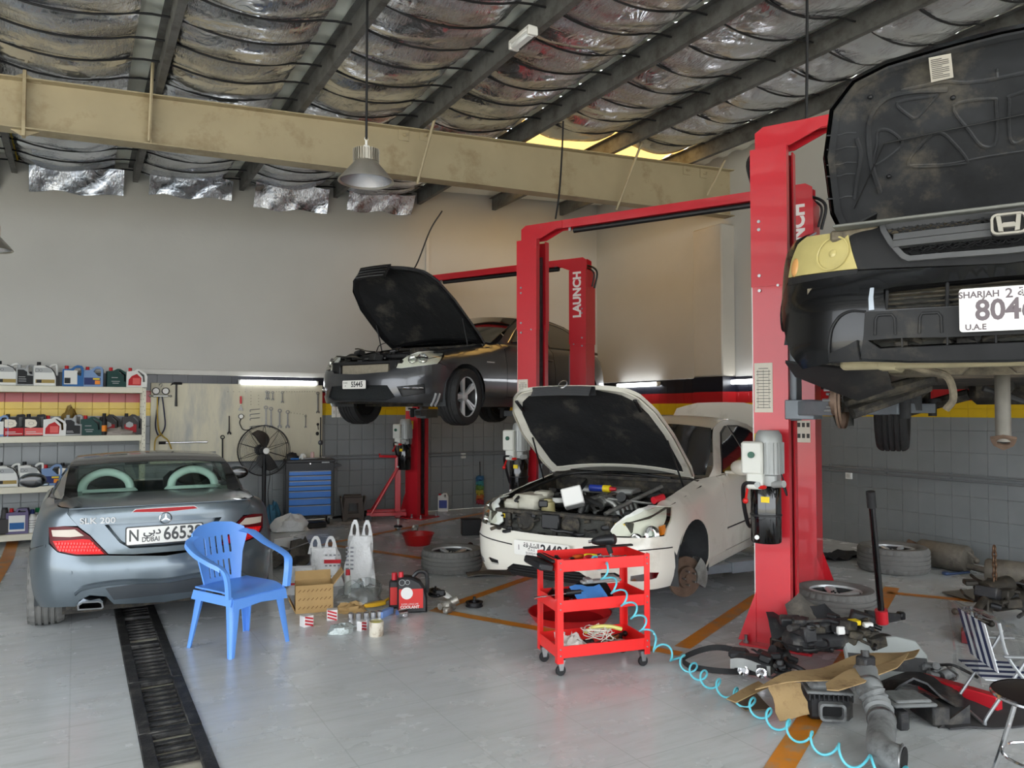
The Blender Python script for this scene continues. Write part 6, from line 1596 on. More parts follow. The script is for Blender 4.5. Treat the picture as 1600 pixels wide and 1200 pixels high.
for px, row, lab in ((145, 0, 'pale blue oil jug with purple label on the top shelf'), (83, 2, 'pale blue oil jug with purple label on the third shelf')):
 bottle('round', px, row, 'lblue', 'red', lab, extra=[(-.44, .38, .1, .44, 'navy', 'label'), (.0, .34, .34, .42, 'yellow', 'label_stripe', .002), (.1, .36, .12, .3, 'orange', 'label_flare', .002)], w=.23)
for px, row, lab in ((182, 0, 'dark green oil jug with red cap on the top shelf'), (144, 1, 'dark green oil jug with red cap on the second shelf')):
 t = bottle('slant', px, row, 'green', 'red', lab, extra=[(-.4, .22, .12, .62, 'green', 'label', 0, [(-.38, .1), (.22, .1), (.24, .5), (0, .7), (-.3, .62)])], w=.25, h=.25); lines(t, .25, .25, .12, ((-.3, .0, .5), (-.3, .1, .3), (-.25, .05, .2)), 'silver')
for px, row, lab in ((212, 0, 'pale grey oil jug with red label at the right end of the top shelf'), (86, 1, 'pale grey oil jug with red label on the second shelf')):
 bottle('slant', px, row, 'white', 'red', lab, extra=[(-.42, .2, .1, .6, 'red', 'label', 0, [(-.42, .1), (.2, .1), (.22, .5), (.0, .72), (-.25, .6), (-.4, .4)]), (-.2, .16, .16, .5, 'pink', 'label_swirl', .002)], w=.25, h=.25)
for px, row, lab in ((23, 1, 'black oil jug with red label, second from the left on the second shelf'), (55, 1, 'black oil jug with pink-red label in the middle of the second shelf'), (109, 2, 'black oil jug with red label at the right end of the third shelf')):
 t = bottle('jerry', px, row, 'black', 'black', lab, extra=[(-.48, .42, .04, .38, 'red' if px != 55 else 'pink', 'label_red'), (-.46, .1, .42, .76, 'cream', 'label_oval', .001, [(-.46, .44), (-.2, .38), (.06, .46), (.1, .6), (.02, .74), (-.3, .78), (-.46, .76)])], w=.23, h=.28); lines(t, .23, .28, .12, ((-.42, .05, .2), (-.42, .36, .12)), 'white')
 mb = MB().lathe([(.026, 0), (.03, 0)], 20, T(-.04, -.065, .165) @ RX(pi / 2) @ Mx.Diagonal((1, .7, 1, 1))); mb.build('print', bm_('grey'), t)
for px, lab, yo in ((173, 'dark grey oil jug with red label behind the spray can on the second shelf', .12), (207, 'dark grey oil jug with red label at the right end of the second shelf', 0)):
 bottle('slant', px, 1, 'dgrey', 'black', lab, extra=[(-.4, .2, .12, .5, 'dred', 'label'), (-.36, .06, .34, .62, 'silver', 'label_oval', .002, [(-.34, .4), (-.14, .34), (.04, .42), (.02, .56), (-.16, .64), (-.32, .56)])], w=.24, h=.28, yoff=yo)
bottle('round', 2, 1, 'lblue', 'red', 'pale bottle with red cap at the left end of the second shelf', extra=[(-.44, .38, .1, .7, 'white', 'label')], w=.18)
t = bottle('can', 32, 3, 'lav', 'red', 'grey coolant canister with blue label on the bottom shelf', extra=[(-.38, .36, .1, .72, 'white', 'label'), (-.34, .32, .18, .44, 'blue', 'label_blue', .002)], w=.24, h=.32)
def slim(px, capc, lab, row=3, yoff=0):
 p = on_y(px, 640, SY + .1); t = thing('fluid_bottle', lab, 'bottle', (p.x, SY + .1 + yoff, sz[row]), 0, 'white fluid bottles on the bottom shelf')
 MB().lathe([(0, 0), (.055, 0), (.058, .01), (.058, .17), (.045, .205), (.024, .225), (.024, .24), (0, .24)], 20).build('body', bm_('white'), t)
 MB().lathe([(0, .29), (.022, .29), (.026, .235), (0, .235)], 14).build('cap', bm_(capc), t)
 mb = MB()
 for k in range(4): mb.lathe([(.0585, .06 + .03 * k), (.0585, .068 + .03 * k)], 10, a0=R(200), a1=R(330))
 mb.build('print', bm_('grey'), t)
slim(54, 'navy', 'white fluid bottle with blue cap on the bottom shelf'); slim(67, 'kgreen', 'white fluid bottle with green cap beside the blue-capped one on the bottom shelf')
slim(61, 'kgreen', 'green-capped white bottle standing half hidden behind the blue-capped one', yoff=.15); slim(75, 'kgreen', 'green-capped white bottle nearest the coupe on the bottom shelf', yoff=.13)
p = on_y(11, 640, SY + .1); t = thing('grease_bottle', 'dark slim bottle beside the coolant canister on the bottom shelf', 'bottle', (p.x, SY + .1, sz[3]))
MB().box((0, 0, .1), (.12, .1, .2), b=.015).lathe([(0, .31), (.035, .31), (.04, .25), (.05, .2), (0, .2)], 16).build('body', bm_('dgrey'), t); MB().lathe([(0, .33), (.03, .33), (.034, .29), (0, .29)], 14).build('cap', bm_('black'), t)
p = on_y(163, 640, SY + .06); t = thing('spray_can', 'black spray can with orange band on the second shelf', 'spray can', (p.x, SY + .05, sz[1]))
MB().lathe([(0, 0), (.034, 0), (.034, .2), (.02, .225), (0, .225)], 18).build('body', bm_('black'), t); MB().lathe([(.0345, .05), (.0345, .13)], 18).build('band', bm_('orange'), t); MB().lathe([(0, .28), (.018, .28), (.02, .22), (0, .22)], 14).build('cap', bm_('black'), t)
def lump(name, label, cat, loc, r, m, seed, rough=.25, n=20, k=10, rz=0, flat=.3, parent=None):
 rnd = random.Random(seed); ph = [rnd.uniform(0, 6) for _ in range(8)]; rows = []
 for i in range(k + 1):
  th = pi * i / k; row = []
  for j in range(n):
   a = 2 * pi * j / n
   q = 1 + rough * (.5 * sin(3 * a + ph[0] + 2 * th) + .35 * sin(5 * a - 3 * th + ph[1]) + .3 * sin(7 * th + ph[2] + a) + .25 * sin(9 * a + 5 * th + ph[3]))
   z = -cos(th); z = max(z, -flat) ; row.append((r[0] * sin(th) * cos(a) * q, r[1] * sin(th) * sin(a) * q, (z + flat) * r[2] * (q if z > 0 else 1)))
  rows.append(row)
 mb = MB().sheet(rows, closed=True); o = mb.build(name, m, parent, sharp=35); o.location = loc; o.rotation_euler = (0, 0, rz)
 if label: tag(o, label, cat)
 return o
m_bagw = mat('white_poly_bag', (226, 226, 226), .35, bump=.5, bscale=25)
p = on_y(190, 640, SY + .05); lump('rag_bag', 'crumpled grey cloth bag lying on the second shelf', 'bag', (p.x, SY + .1, sz[1]), (.2, .12, .07), mat('dusty_cloth', (150, 142, 134), .8, bump=.4, bscale=40), 4)
p = on_y(110, 640, SY + .3); lump('brown_bag', 'brown crumpled bag behind the silver can on the second shelf', 'bag', (p.x, SY + .3, sz[1]), (.1, .1, .26), mat('brown_bag', (120, 96, 40), .6), 14)
# ================================================================ pegboard and hand tools
PY = YB - .065
m_ply = mat('cream_board', (202, 196, 174), .6, var=.06, vscale=1.2, dirt=(166, 166, 160), dscale=1.1, damt=.4, stretch=(3, 1, .6))
a, b = on_y(236, 598, PY), on_y(504, 604, PY); c0 = on_y(340, 722, PY)
pegb = thing('tool_board', 'large cream plywood tool board on the back wall', 'tool board', (a.x, PY, c0.z))
MB().box(((b.x - a.x) / 2, .012, (a.z - c0.z) / 2), (b.x - a.x, .024, a.z - c0.z), b=.003).build('panel', m_ply, pegb)
mb = MB()
rnd = random.Random(5)
for (x0, y0, x1, y1, n) in ((432, 612, 492, 612, 16), (455, 645, 478, 648, 6), (392, 618, 392, 632, 4), (404, 618, 404, 632, 4), (356, 612, 392, 612, 5)):
 for k in range(n): q = on_y(lerp(x0, x1, k / (n - 1)), lerp(y0, y1, k / (n - 1)), PY); mb.box((q.x - a.x, -.002, q.z - c0.z), (.008, .006, .008))
o = mb.build('peg_holes', m_dark, pegb); o['kind'] = 'stuff'
m_tsteel = mat('tool_steel', (142, 142, 142), .35, .6, var=.1, vscale=30); m_tdark = mat('dark_tool_steel', (40, 38, 38), .5, .6)
def P2(px, py): q = on_y(px, py, PY - .012); return V((q.x, PY - .012, q.z))
def plane_m(p, q):
 d = (q - p).normalized(); n = V((0, -1, 0)); x = d; y = n.cross(x); return frame(p, x, y, n), (q - p).length
def spanner(px0, py0, px1, py1, label, m=None, w=.018, ring=True, name='spanner', grp='spanners on the tool board'):
 m = m or m_tsteel; mm, L = plane_m(P2(px0, py0), P2(px1, py1)); r = w * 1.15
 o = MB(mm).prism([(r, -w * .35), (L - r, -w * .4), (L - r, w * .4), (r, w * .35)], 0, .008)
 if ring: o.prism(circ(r, 16, r * .6, 0), -.002, .012, holes=[circ(r * .6, 12, r * .6, 0)])
 jw = w * 1.25
 o.prism([(L - jw * 1.4, -w * .4), (L - jw * .6, -jw), (L + jw * .3, -jw * .9), (L + jw * .25, -jw * .35), (L - jw * .45, -jw * .35), (L - jw * .45, jw * .35), (L + jw * .25, jw * .35), (L + jw * .3, jw * .9), (L - jw * .6, jw), (L - jw * 1.4, w * .4)], -.001, .011)
 t = o.build(name, m); tag(t, label, 'spanner', grp); return t
ordn = ['leftmost', 'second', 'third', 'rightmost']
for k, (x, y0, y1) in enumerate(((416.4, 611, 624), (419.4, 612, 624), (426, 612, 625), (441, 612, 629))):
 spanner(x, y0, x, y1, ['leftmost small spanner in the top row of the tool board', 'small spanner almost touching the leftmost one in the top row', 'third small spanner in the top row of the tool board', 'fourth small spanner in the top row, standing apart to the right'][k], w=.017)
for k, (x, y0, y1) in enumerate(((415.4, 635, 667), (423.4, 637, 668), (437, 640, 668), (449.4, 642, 668), (477.4, 649, 668))):
 spanner(x, y0, x, y1, ['longest ring spanner, left end of the row above the fan', 'second ring spanner in the row above the fan', 'third ring spanner in the row right of the fan top', 'fourth ring spanner in the row right of the fan top', 'thin short spanner hanging alone at the right of the board'][k], w=.026 if k < 4 else .014)
spanner(496.6, 613, 496.6, 645, 'bright long spanner at the right edge of the tool board', w=.022)
spanner(358, 647, 358, 678, 'black open-ended spanner hanging left of the fan', m_tdark, w=.022, ring=False)
spanner(347.6, 681, 347.6, 722, 'big black adjustable spanner hanging above the coupe roof', m_tdark, w=.028)
t = spanner(376, 630, 376, 641, 'spanner with red grip hanging above the pressure gauge', w=.024, ring=False, name='grip_spanner')
mm, L = plane_m(P2(376, 619), P2(376, 631)); MB(mm).prism(rrect(L, .026, .01, 3, L / 2, 0), 0, .02).build('grip', m_red, t)
for k, y in enumerate((639, 646, 652.5, 665)):
 p, q = P2(391, y + 1.5), P2(406, y); o = MB().tube(crom([p + V((0, 0, -.03)), p, p.lerp(q, .5), q], 3), .006, 6).build('hex_key', m_tsteel); tag(o, ['top', 'second', 'third', 'lowest'][k] + ' of the four hex keys on the tool board', 'hex key', 'hex keys on the tool board')
t = thing('claw_hammer', 'black claw hammer hanging near the top left of the tool board', 'hammer', P2(275.5, 599))
q = P2(275.5, 635) - P2(275.5, 599)
MB().tube([(0, 0, 0), (0, 0, q.z * .5), (0, 0, q.z)], [.012, .013, .018], 8).build('handle', m_black, t)
MB().tube(crom([(.075, 0, .0), (.03, 0, .0), (-.02, 0, 0), (-.05, 0, -.008), (-.075, 0, -.03)], 4), [.018] * 5 + [.017] * 5 + [.012] * 4 + [.006] * 3, 8).build('head', m_tdark, t)
t = thing('gauge_manifold', 'air-conditioning gauge set with looped hoses hanging beside the hammer', 'gauge set', P2(251, 611))
for dx, k in ((-.062, 0), (.062, 1)):
 MB(T(dx, 0, 0) @ RX(pi / 2)).lathe([(0, -.01), (.046, -.01), (.05, .0), (.05, .03), (.042, .034), (.042, .028), (0, .028)], 24).build('dial', m_tdark, t); MB(T(dx, -.029, 0) @ RX(pi / 2)).lathe([(0, .003), (.04, .003), (.04, 0)], 24).build('dial_face', m_white_p, t)
MB().box((0, 0, -.07), (.2, .03, .03), b=.006).tube([(-.12, 0, -.07), (.12, 0, -.07)], .01, 8).ball((-.13, 0, -.07), .018).ball((.13, 0, -.07), .018).build('manifold', m_alu_d, t)
MB().tube(crom([(0, 0, .05), (.02, 0, .09), (0, 0, .11), (-.02, 0, .08)], 5), .005, 6).build('hanging_hook', m_steel, t)
z1 = P2(251, 681).z - P2(251, 611).z
MB().tube(crom([(-.02, -.01, -.08), (-.05, -.02, z1 * .5), (-.06, -.02, z1 * .8), (-.01, -.02, z1), (.06, -.02, z1 * .8), (.05, -.02, z1 * .5), (.02, -.01, -.08)], 6), .009, 8).build('blue_hose', mat('navy_hose', (34, 38, 66), .5), t)
MB().tube(crom([(-.04, -.01, -.08), (-.04, -.03, z1 * .5), (-.02, -.03, z1 * .85), (.03, -.03, z1 * 1.0), (.10, -.03, z1 * 1.1), (.15, -.03, z1 * 1.3)], 6), .009, 8).tube(crom([(.0, -.03, z1 * .97), (-.06, -.03, z1 * 1.1), (-.07, -.03, z1 * 1.4)], 6), .009, 8).build('yellow_hose', mat('ochre_hose', (168, 138, 40), .5), t)
t = thing('torque_wrench', 'long chrome torque wrench lying across the lower left of the tool board', 'wrench', P2(248, 692)); q = P2(324, 692) - P2(248, 692)
MB().tube([(0, 0, 0), (q.x * .14, 0, 0)], .022, 8).build('head', m_tdark, t); MB().tube([(q.x * .14, 0, 0), (q.x * .55, 0, 0), (q.x * .8, 0, 0), (q.x * .82, 0, 0), (q.x, 0, 0)], [.012, .012, .013, .018, .017], 10).build('shaft', m_chrome, t)
p, q = P2(284, 707.5), P2(337, 706.5); tag(MB().tube([p, p.lerp(q, .9), q], [.008, .01, .014], 8).build('breaker_bar', m_tsteel), 'thin steel breaker bar low on the tool board above the coupe roof', 'bar')
t = thing('tyre_gauge', 'round tyre pressure gauge with black hose left of the hex keys', 'gauge', P2(376.4, 650.6))
MB(RX(pi / 2)).lathe([(0, -.01), (.034, -.01), (.038, 0), (.038, .02), (.03, .022), (0, .02)], 22).build('dial', m_tdark, t); MB(T(0, -.021, 0) @ RX(pi / 2)).lathe([(0, .002), (.03, .002), (.03, 0)], 20).build('dial_face', m_white_p, t)
q = P2(394, 668) - P2(376.4, 650.6); MB().tube(crom([(0, 0, -.03), (-.015, 0, q.z * .6), (.03, 0, q.z * 1.15), (q.x * .7, 0, q.z * 1.2), (q.x, 0, q.z * .95)], 6), .007, 8).build('hose', m_black, t)
t = thing('hanging_grips', 'small black pliers hanging at the right edge of the tool board', 'pliers', P2(496.6, 663)); q = P2(496.6, 680) - P2(496.6, 663)
MB().ball((0, 0, 0), (.02, .012, .022)).tube([(0, 0, 0), (.008, 0, q.z * .5)], .006, 6).ball((-.006, 0, q.z * .85), (.025, .012, .03)).build('jaws', m_tdark, t)
t = thing('long_pry_bar', 'long thin black bar with round knob at the right end of the tool board', 'bar', P2(501, 652)); q = P2(501, 718) - P2(501, 652)
MB().tube([(0, 0, 0), (0, 0, q.z)], .009, 8).build('rod', m_tdark, t); MB().ball((0, -.01, q.z * .6), (.04, .02, .04)).build('knob', mat('grey_knob', (80, 82, 88), .4, .4), t)
# ================================================================ fan, chest, stool and the wall side
fp = at(413, 704, 10.95); t = thing('pedestal_fan', 'black pedestal fan with two dark blades standing before the tool board', 'fan', (fp.x, fp.y, 0)); hgt = fp.z; FR = .352
fa = math.atan2(-fp.y, -fp.x) + .25; fmx_ = T(0, 0, hgt) @ RZ(fa) @ RY(pi / 2)
MB().tube([(0, 0, .04), (0, 0, .9)], .03, 12).tube([(0, 0, .9), (0, 0, hgt - .05)], .02, 12).build('pole', m_black, t)
MB().lathe([(0, .04), (.2, .03), (.26, .0), (0, 0)], 28).build('base', m_black, t)
g = MB(fmx_)
for zz, rr_ in ((.06, FR), (-.10, FR), (-.02, FR + .005)): g.tube([(rr_ * cos(2 * pi * k / 48), rr_ * sin(2 * pi * k / 48), zz) for k in range(48)], .007 if zz == -.02 else .004, 6, closed=True)
gm = g.build('guard_ring', m_black, t)
for zf, nm in ((.11, 'front_guard'), (-.15, 'rear_guard')):
 g = MB(fmx_)
 for k in range(10):
  a = 2 * pi * k / 10; g.tube([(.05 * cos(a), .05 * sin(a), zf), (FR * .6 * cos(a), FR * .6 * sin(a), zf * .95), (FR * cos(a), FR * sin(a), zf * .2)], .0035, 4)
 for k in range(1, 15):
  rr_ = .05 + (FR - .05) * k / 15; zz = zf * (1 - .75 * max(0, (k - 8) / 7) ** 2); g.tube([(rr_ * cos(2 * pi * q / 36), rr_ * sin(2 * pi * q / 36), zz) for q in range(36)], .0014, 3, closed=True)
 o = g.build(nm, m_black, t)
for k in range(2):
 a0 = pi * k; rows = []
 for i in range(9):
  r_ = lerp(.05, FR * .86, i / 8); tw_ = lerp(.9, .4, i / 8); wd = .06 + .075 * sin(pi * (i / 8) ** .8) ; aa = a0 + .5 * (i / 8) ** 2
  rows.append([(r_ * cos(aa) - (v * wd) * sin(aa) * cos(tw_), r_ * sin(aa) + (v * wd) * cos(aa) * cos(tw_), v * wd * sin(tw_)) for v in (-1, -.5, 0, .5, 1)])
 MB(fmx_).solid_sheet(rows, .004).build('blade', mat('fan_blade', (58, 56, 56), .5), t)
MB(fmx_).lathe([(0, .06), (.05, .055), (.06, .03), (.06, -.05), (0, -.05)], 20).lathe([(0, -.30), (.06, -.29), (.08, -.25), (.08, -.16), (0, -.16)], 20).build('motor', m_black, t)
MB(fmx_).lathe([(0, .122), (.036, .121), (.045, .112), (0, .112)], 24).build('badge', m_white_p, t)
MB().tube(crom([(.05, .05, hgt - .1), (.1, .08, hgt - .35), (.07, .06, .5), (.12, .1, .1)], 6), .005, 6).build('fan_cord', m_black, t)
cp = G(484, 821); ct = thing('tool_chest', 'blue and black roller tool chest with seven drawers beside the fan', 'tool chest', (cp.x, cp.y, 0), R(-9))
CWd, CH, CZ0 = .70, .80, .125
MB().box((0, .19, CZ0 + CH / 2), (CWd, .36, CH), b=.008).box((0, .19, CZ0 + CH + .015), (CWd + .02, .38, .05), b=.01).build('cabinet', m_black, ct)
MB().box((-CWd / 2 - .001, .19, CZ0 + CH / 2), (.004, .33, CH - .06)).build('side_panel', mat('chest_grey', (88, 90, 92), .5), ct)
m_dblue = mat('drawer_blue', (22, 112, 200), .35, coat=.2)
hs_ = [.155, .105, .105, .075, .075, .075, .07]; z = CZ0 + .02
for k, h_ in enumerate(hs_):
 d_ = MB().box((0, -.003, z + h_ / 2), (CWd - .1, .022, h_ - .008), b=.003).build('drawer', m_dblue, ct)
 MB().box((0, -.018, z + h_ - .012), (CWd - .1, .014, .012), b=.003).build('handle', m_alum, d_); z += h_
MB().tube([(.0, -.0, CZ0 + CH - .02), (0, -.012, CZ0 + CH - .02)], .01, 10).build('lock', m_chrome, ct)
MB().prism([(0, 0), (.11, .03), (.11, .05), (0, .07)], -.16, .16, T(CWd / 2, .19, CZ0 + CH - .1) @ RX(pi / 2)).build('push_handle', m_black, ct)
for sx in (-1, 1):
 for yy in (.06, .32):
  w_ = MB().lathe([(0, -.014), (.045, -.014), (.05, -.008), (.05, .008), (.045, .014), (0, .014)], 20, T(sx * (CWd / 2 - .07), yy, .05) @ RY(pi / 2)).build('caster', m_black, ct)
  MB().prism([(-.03, 0), (.03, 0), (.02, -.08), (-.02, -.08)], -.022, .022, T(sx * (CWd / 2 - .07), yy, .125) @ RZ(pi / 2) @ RX(pi / 2)).build('caster_fork', m_steel, w_)
MB().box((.22, -.013, CZ0 + CH - .005), (.11, .003, .014)).build('badge', m_alum, ct)
zt2 = CZ0 + CH + .04
def on_chest(x, y, z=0): q = Mx.Rotation(R(-9), 4, 'Z') @ V((x, y, 0)); return (cp.x + q.x, cp.y + q.y, zt2 + z)
lump('work_gloves', 'black crumpled gloves on top of the tool chest', 'gloves', on_chest(-.24, .15), (.09, .07, .07), m_black, 31)
tag(MB().lathe([(0, 0), (.03, 0), (.03, .06), (.024, .075), (.024, .1), (0, .1)], 16).build('small_tin', mat('pinkish_tin', (206, 170, 166), .4)), 'small pink and white tin on the tool chest', 'tin'); bpy.data.objects['small_tin'].location = on_chest(.05, .2)
lump('paper_scrap', 'white paper scrap on the tool chest', 'paper', on_chest(-.1, .1), (.05, .05, .06), m_white_p, 33)
o = MB().box((0, 0, .012), (.2, .05, .022), b=.004).build('chrome_tool', m_tsteel); o.location = on_chest(.0, .06); tag(o, 'flat chrome tool lying at the front of the tool chest top', 'tool')
o = MB().box((0, 0, .012), (.12, .05, .022), b=.004).build('blue_tool_case', m_dblue); o.location = on_chest(-.22, .04); tag(o, 'small blue case on the front left corner of the tool chest', 'case')
for k, (x, y) in enumerate(((.15, .1), (.2, .2), (-.05, .2), (.25, .08))):
 o = MB().tube([(-.05, 0, .012), (.05, .02, .012)], .01, 8).ball((.05, .02, .016), .016).build('chest_socket', m_tsteel); o.location = on_chest(x, y); o.rotation_euler = (0, 0, k * 1.1); tag(o, ['steel ratchet right of the pink tin', 'steel ratchet at the back right of the chest top', 'steel ratchet behind the white paper scrap', 'steel ratchet at the right edge of the chest top'][k], 'ratchet', 'ratchets on the chest')
sp = G(551, 812); t = thing('step_stool', 'brown plastic stool standing right of the tool chest', 'stool', (sp.x, sp.y, 0), R(-14)); m_brown = mat('brown_plastic', (84, 74, 68), .6, var=.05)
MB().box((0, 0, .365), (.27, .25, .03), b=.012).build('seat', m_brown, t)
for k in range(4):
 mm = RZ(k * pi / 2) @ T(0, -.135, 0) @ RX(R(8))
 wb, wt = .17, .13
 MB(mm @ RX(pi / 2)).prism([(-wb, 0), (-wb + .05, 0), (-.07, .05), (.07, .05), (wb - .05, 0), (wb, 0), (wt, .36), (-wt, .36)], -.01, .01, holes=[[(-.08, .12), (.08, .12), (.07, .28), (-.07, .28)]]).build('side', m_brown, t)
o = MB().tube([(0, 0, .03), (.5, .1, .05)], .018, 8).box((.55, .1, .05), (.2, .12, .08), b=.02).build('floor_tool', m_tdark); q = G(520, 812); o.location = (q.x, q.y, 0); tag(o, 'dark steel bar lying between the tool chest and the stool', 'bar')
o = MB().box((0, 0, .04), (.3, .2, .08), b=.01).build('dark_tray', m_tdark); q = G(491, 824); o.location = (q.x, q.y, 0); tag(o, 'flat dark tray on the floor in front of the tool chest', 'tray')
q = G(458, 831); lump('white_shop_bag', 'crumpled white plastic bag lying in front of the tool chest', 'bag', (q.x, q.y + .12, 0), (.25, .17, .16), m_bagw, 8, .22, 28, 14)
q = G(427, 822); lump('blue_sack', 'teal blue crumpled sack beside the coupe near the tool chest', 'sack', (q.x, q.y, 0), (.1, .1, .24), mat('teal_sack', (60, 110, 136), .5), 9)
q = G(462, 882); t = thing('engine_undertray', 'dusty black engine undertray leaning on the floor behind the bags', 'car part', (q.x, q.y, 0), R(20))
m_dustp = mat('dusty_plastic', (84, 80, 74), .7, var=.3, vscale=6, dirt=(120, 112, 100), dscale=5, damt=.5)
rows = [[(-.32 + .08 * i, -.1 + .13 * j, .03 + .05 * sin(i * 1.2 + j) + .09 * (j == 3) + .12 * max(0, i - 6) / 2) for i in range(9)] for j in range(4)]
MB().solid_sheet(rows, .012).build('tray', m_dustp, t); MB().prism([(0, 0), (.2, 0), (.22, .16), (.16, .2), (.04, .19)], -.01, .01, T(.0, .12, .05) @ RX(R(80))).build('upright_flap', m_dustp, t)
MB().box((0, 0, 0), (.24, .02, .16), T(.05, .32, .17) @ RX(.2)).build('pale_insert', m_white_p, t); MB().tube([(-.2, .05, .14), (.22, .08, .2)], .008, 6).build('steel_strip', m_tsteel, t)
q = G(609, 812); t = thing('engine_crane', 'small red wheeled crane frame standing beside the rear lift post', 'crane', (q.x, q.y, 0), R(-20))
MB().box((.12, .05, .50), (.09, .09, .95), b=.006).build('mast', m_red, t)
for yy in (-.14, .16):
 MB().tube([(.12, yy * .4, .80), (-.28, yy * 1.4, .12)], .022, 8).build('brace', m_red, t); MB().box((-.05, yy * 1.2, .11), (.6, .06, .06), b=.006).build('base_leg', m_red, t)
 MB().lathe([(0, -.02), (.05, -.02), (.05, .02), (0, .02)], 18, T(-.32, yy * 1.4, .05) @ RX(pi / 2)).build('caster', m_black, t)
MB().tube([(.1, 0, .97), (-.16, 0, .98), (-.16, 0, 1.02)], .02, 8).build('lever', m_red, t)
q = G(691, 798); t = thing('coolant_jug', 'white canister with blue label standing by the back wall', 'canister', (q.x, q.y - .04, 0), R(-30))
o_ = [(-.085, 0), (.085, 0), (.085, .23), (.06, .30), (-.0, .30), (-.03, .27), (-.085, .26)]
MB().prism(o_, 0, .11, T(0, .055, 0) @ RX(pi / 2), holes=[[(.02, .24), (.055, .235), (.05, .28), (.015, .28)]]).build('body', m_white_p, t); MB().box((.0, -.057, .12), (.13, .003, .13)).build('label', mat('deep_blue', (40, 58, 140), .4), t); MB().lathe([(0, .03), (.022, .03), (.022, 0), (0, 0)], 12, T(-.055, 0, .26)).build('cap', m_red, t)
q = on_y(749, 721, YB - .06); t = thing('duster', 'rainbow feather duster hanging by its black handle from the conduit', 'duster', (q.x, YB - .08, q.z)); e = on_y(753, 786, YB - .06).z - q.z
MB().tube([(0, 0, 0), (.0, -.01, e * .36)], .009, 8).build('handle', m_black, t)
for k, (cn, cc) in enumerate((('d_blue', (52, 96, 132)), ('d_teal', (60, 130, 130)), ('d_green', (96, 128, 58)), ('d_yellow', (176, 160, 60)), ('d_orange', (176, 96, 48)), ('d_red', (150, 44, 56)))):
 z0, z1 = e * lerp(.34, 1, k / 6), e * lerp(.34, 1, (k + 1) / 6); rnd = random.Random(k); mb = MB()
 mb.lathe([(.03, z0), (.06, lerp(z0, z1, .3)), (.062, lerp(z0, z1, .8)), (.03, z1 - .01)], 16)
 for j in range(26): a = rnd.uniform(0, 6.28); zz = rnd.uniform(z1, z0); mb.tube([(.05 * cos(a), .05 * sin(a), zz), (.075 * cos(a), .075 * sin(a), zz - .03)], [.01, .003], 5)
 mb.build('fringe', mat(cn, cc, .8), t)
# ================================================================ blue chair
ch = G(372, 1006); m_bl = mat('blue_chair_plastic', (96, 150, 228), .35, var=.02, coat=.1)
fd = (G(391, 1013) - G(336, 998.5)); fa = math.atan2(fd.y, fd.x)
t = thing('plastic_chair', 'blue plastic armchair standing behind the silver coupe', 'chair', (ch.x, ch.y, 0), fa)
Wc, Dc, SH = .25, .22, .42
rows = [[(lerp(-.2, .23, i / 10), lerp(-.22, .22, j / 8), SH - .02 * sin(pi * j / 8) * sin(pi * i / 10) - (.035 * max(0, (i - 7) / 3) ** 2)) for j in range(9)] for i in range(11)]
MB().solid_sheet(rows, .012).build('seat', m_bl, t)
MB().solid_sheet([[(.232, lerp(-.225, .225, j / 8), SH - .03 - .0 * j) for j in range(9)], [(.24, lerp(-.235, .235, j / 8), SH - .085 - .02 * abs(j - 4) / 4) for j in range(9)]], .01).build('seat_apron', m_bl, t)
for sg in (-1, 1): MB().solid_sheet([[(lerp(-.2, .23, i / 6), sg * .222, SH - .012) for i in range(7)], [(lerp(-.21, .235, i / 6), sg * .235, SH - .075) for i in range(7)]], .01).build('seat_apron', m_bl, t)
for sx in (-1, 1):
 for sy in (-1, 1):
  top = V((sx * .2 + .015, sy * .215, SH - .02)); bot = V((sx * .245 + .01, sy * .255, 0)); rows = []
  for i in range(6):
   k = i / 5; p = top.lerp(bot, k); w = lerp(.055, .026, k)
   rows.append([p + V((-sx * w * 1.3, 0, 0)), p + V((-sx * w * .3, sy * .006, 0)), p + V((0, -0 * sy, 0)), p + V((sx * .006, -sy * w * .3, 0)), p + V((0, -sy * w * 1.3, 0))])
  MB().solid_sheet(rows, .007 * sx * sy).build('leg', m_bl, t)
def bk(y, z):        # y lateral, z height
 lean = (z - SH) * .22; cur = 1.1 * y * y
 return V((-.205 - lean + cur, y, z))
out = [(-.15, SH - .02), (.15, SH - .02), (.19, SH + .2), (.235, SH + .33), (.22, SH + .385), (.14, SH + .425), (0, SH + .44), (-.14, SH + .425), (-.22, SH + .385), (-.235, SH + .33), (-.19, SH + .2)]
holes = []
for k in range(5):
 y = -.10 + .05 * k
 holes.append(rrect(.016, .12, .007, 3, y * .85, SH + .10)); holes.append(rrect(.018, .13, .008, 3, y * 1.05, SH + .27))
vs, ts = fill([out] + holes, .03); MB().tris([bk(a, b) for a, b in vs], ts, .01).build('backrest', m_bl, t)
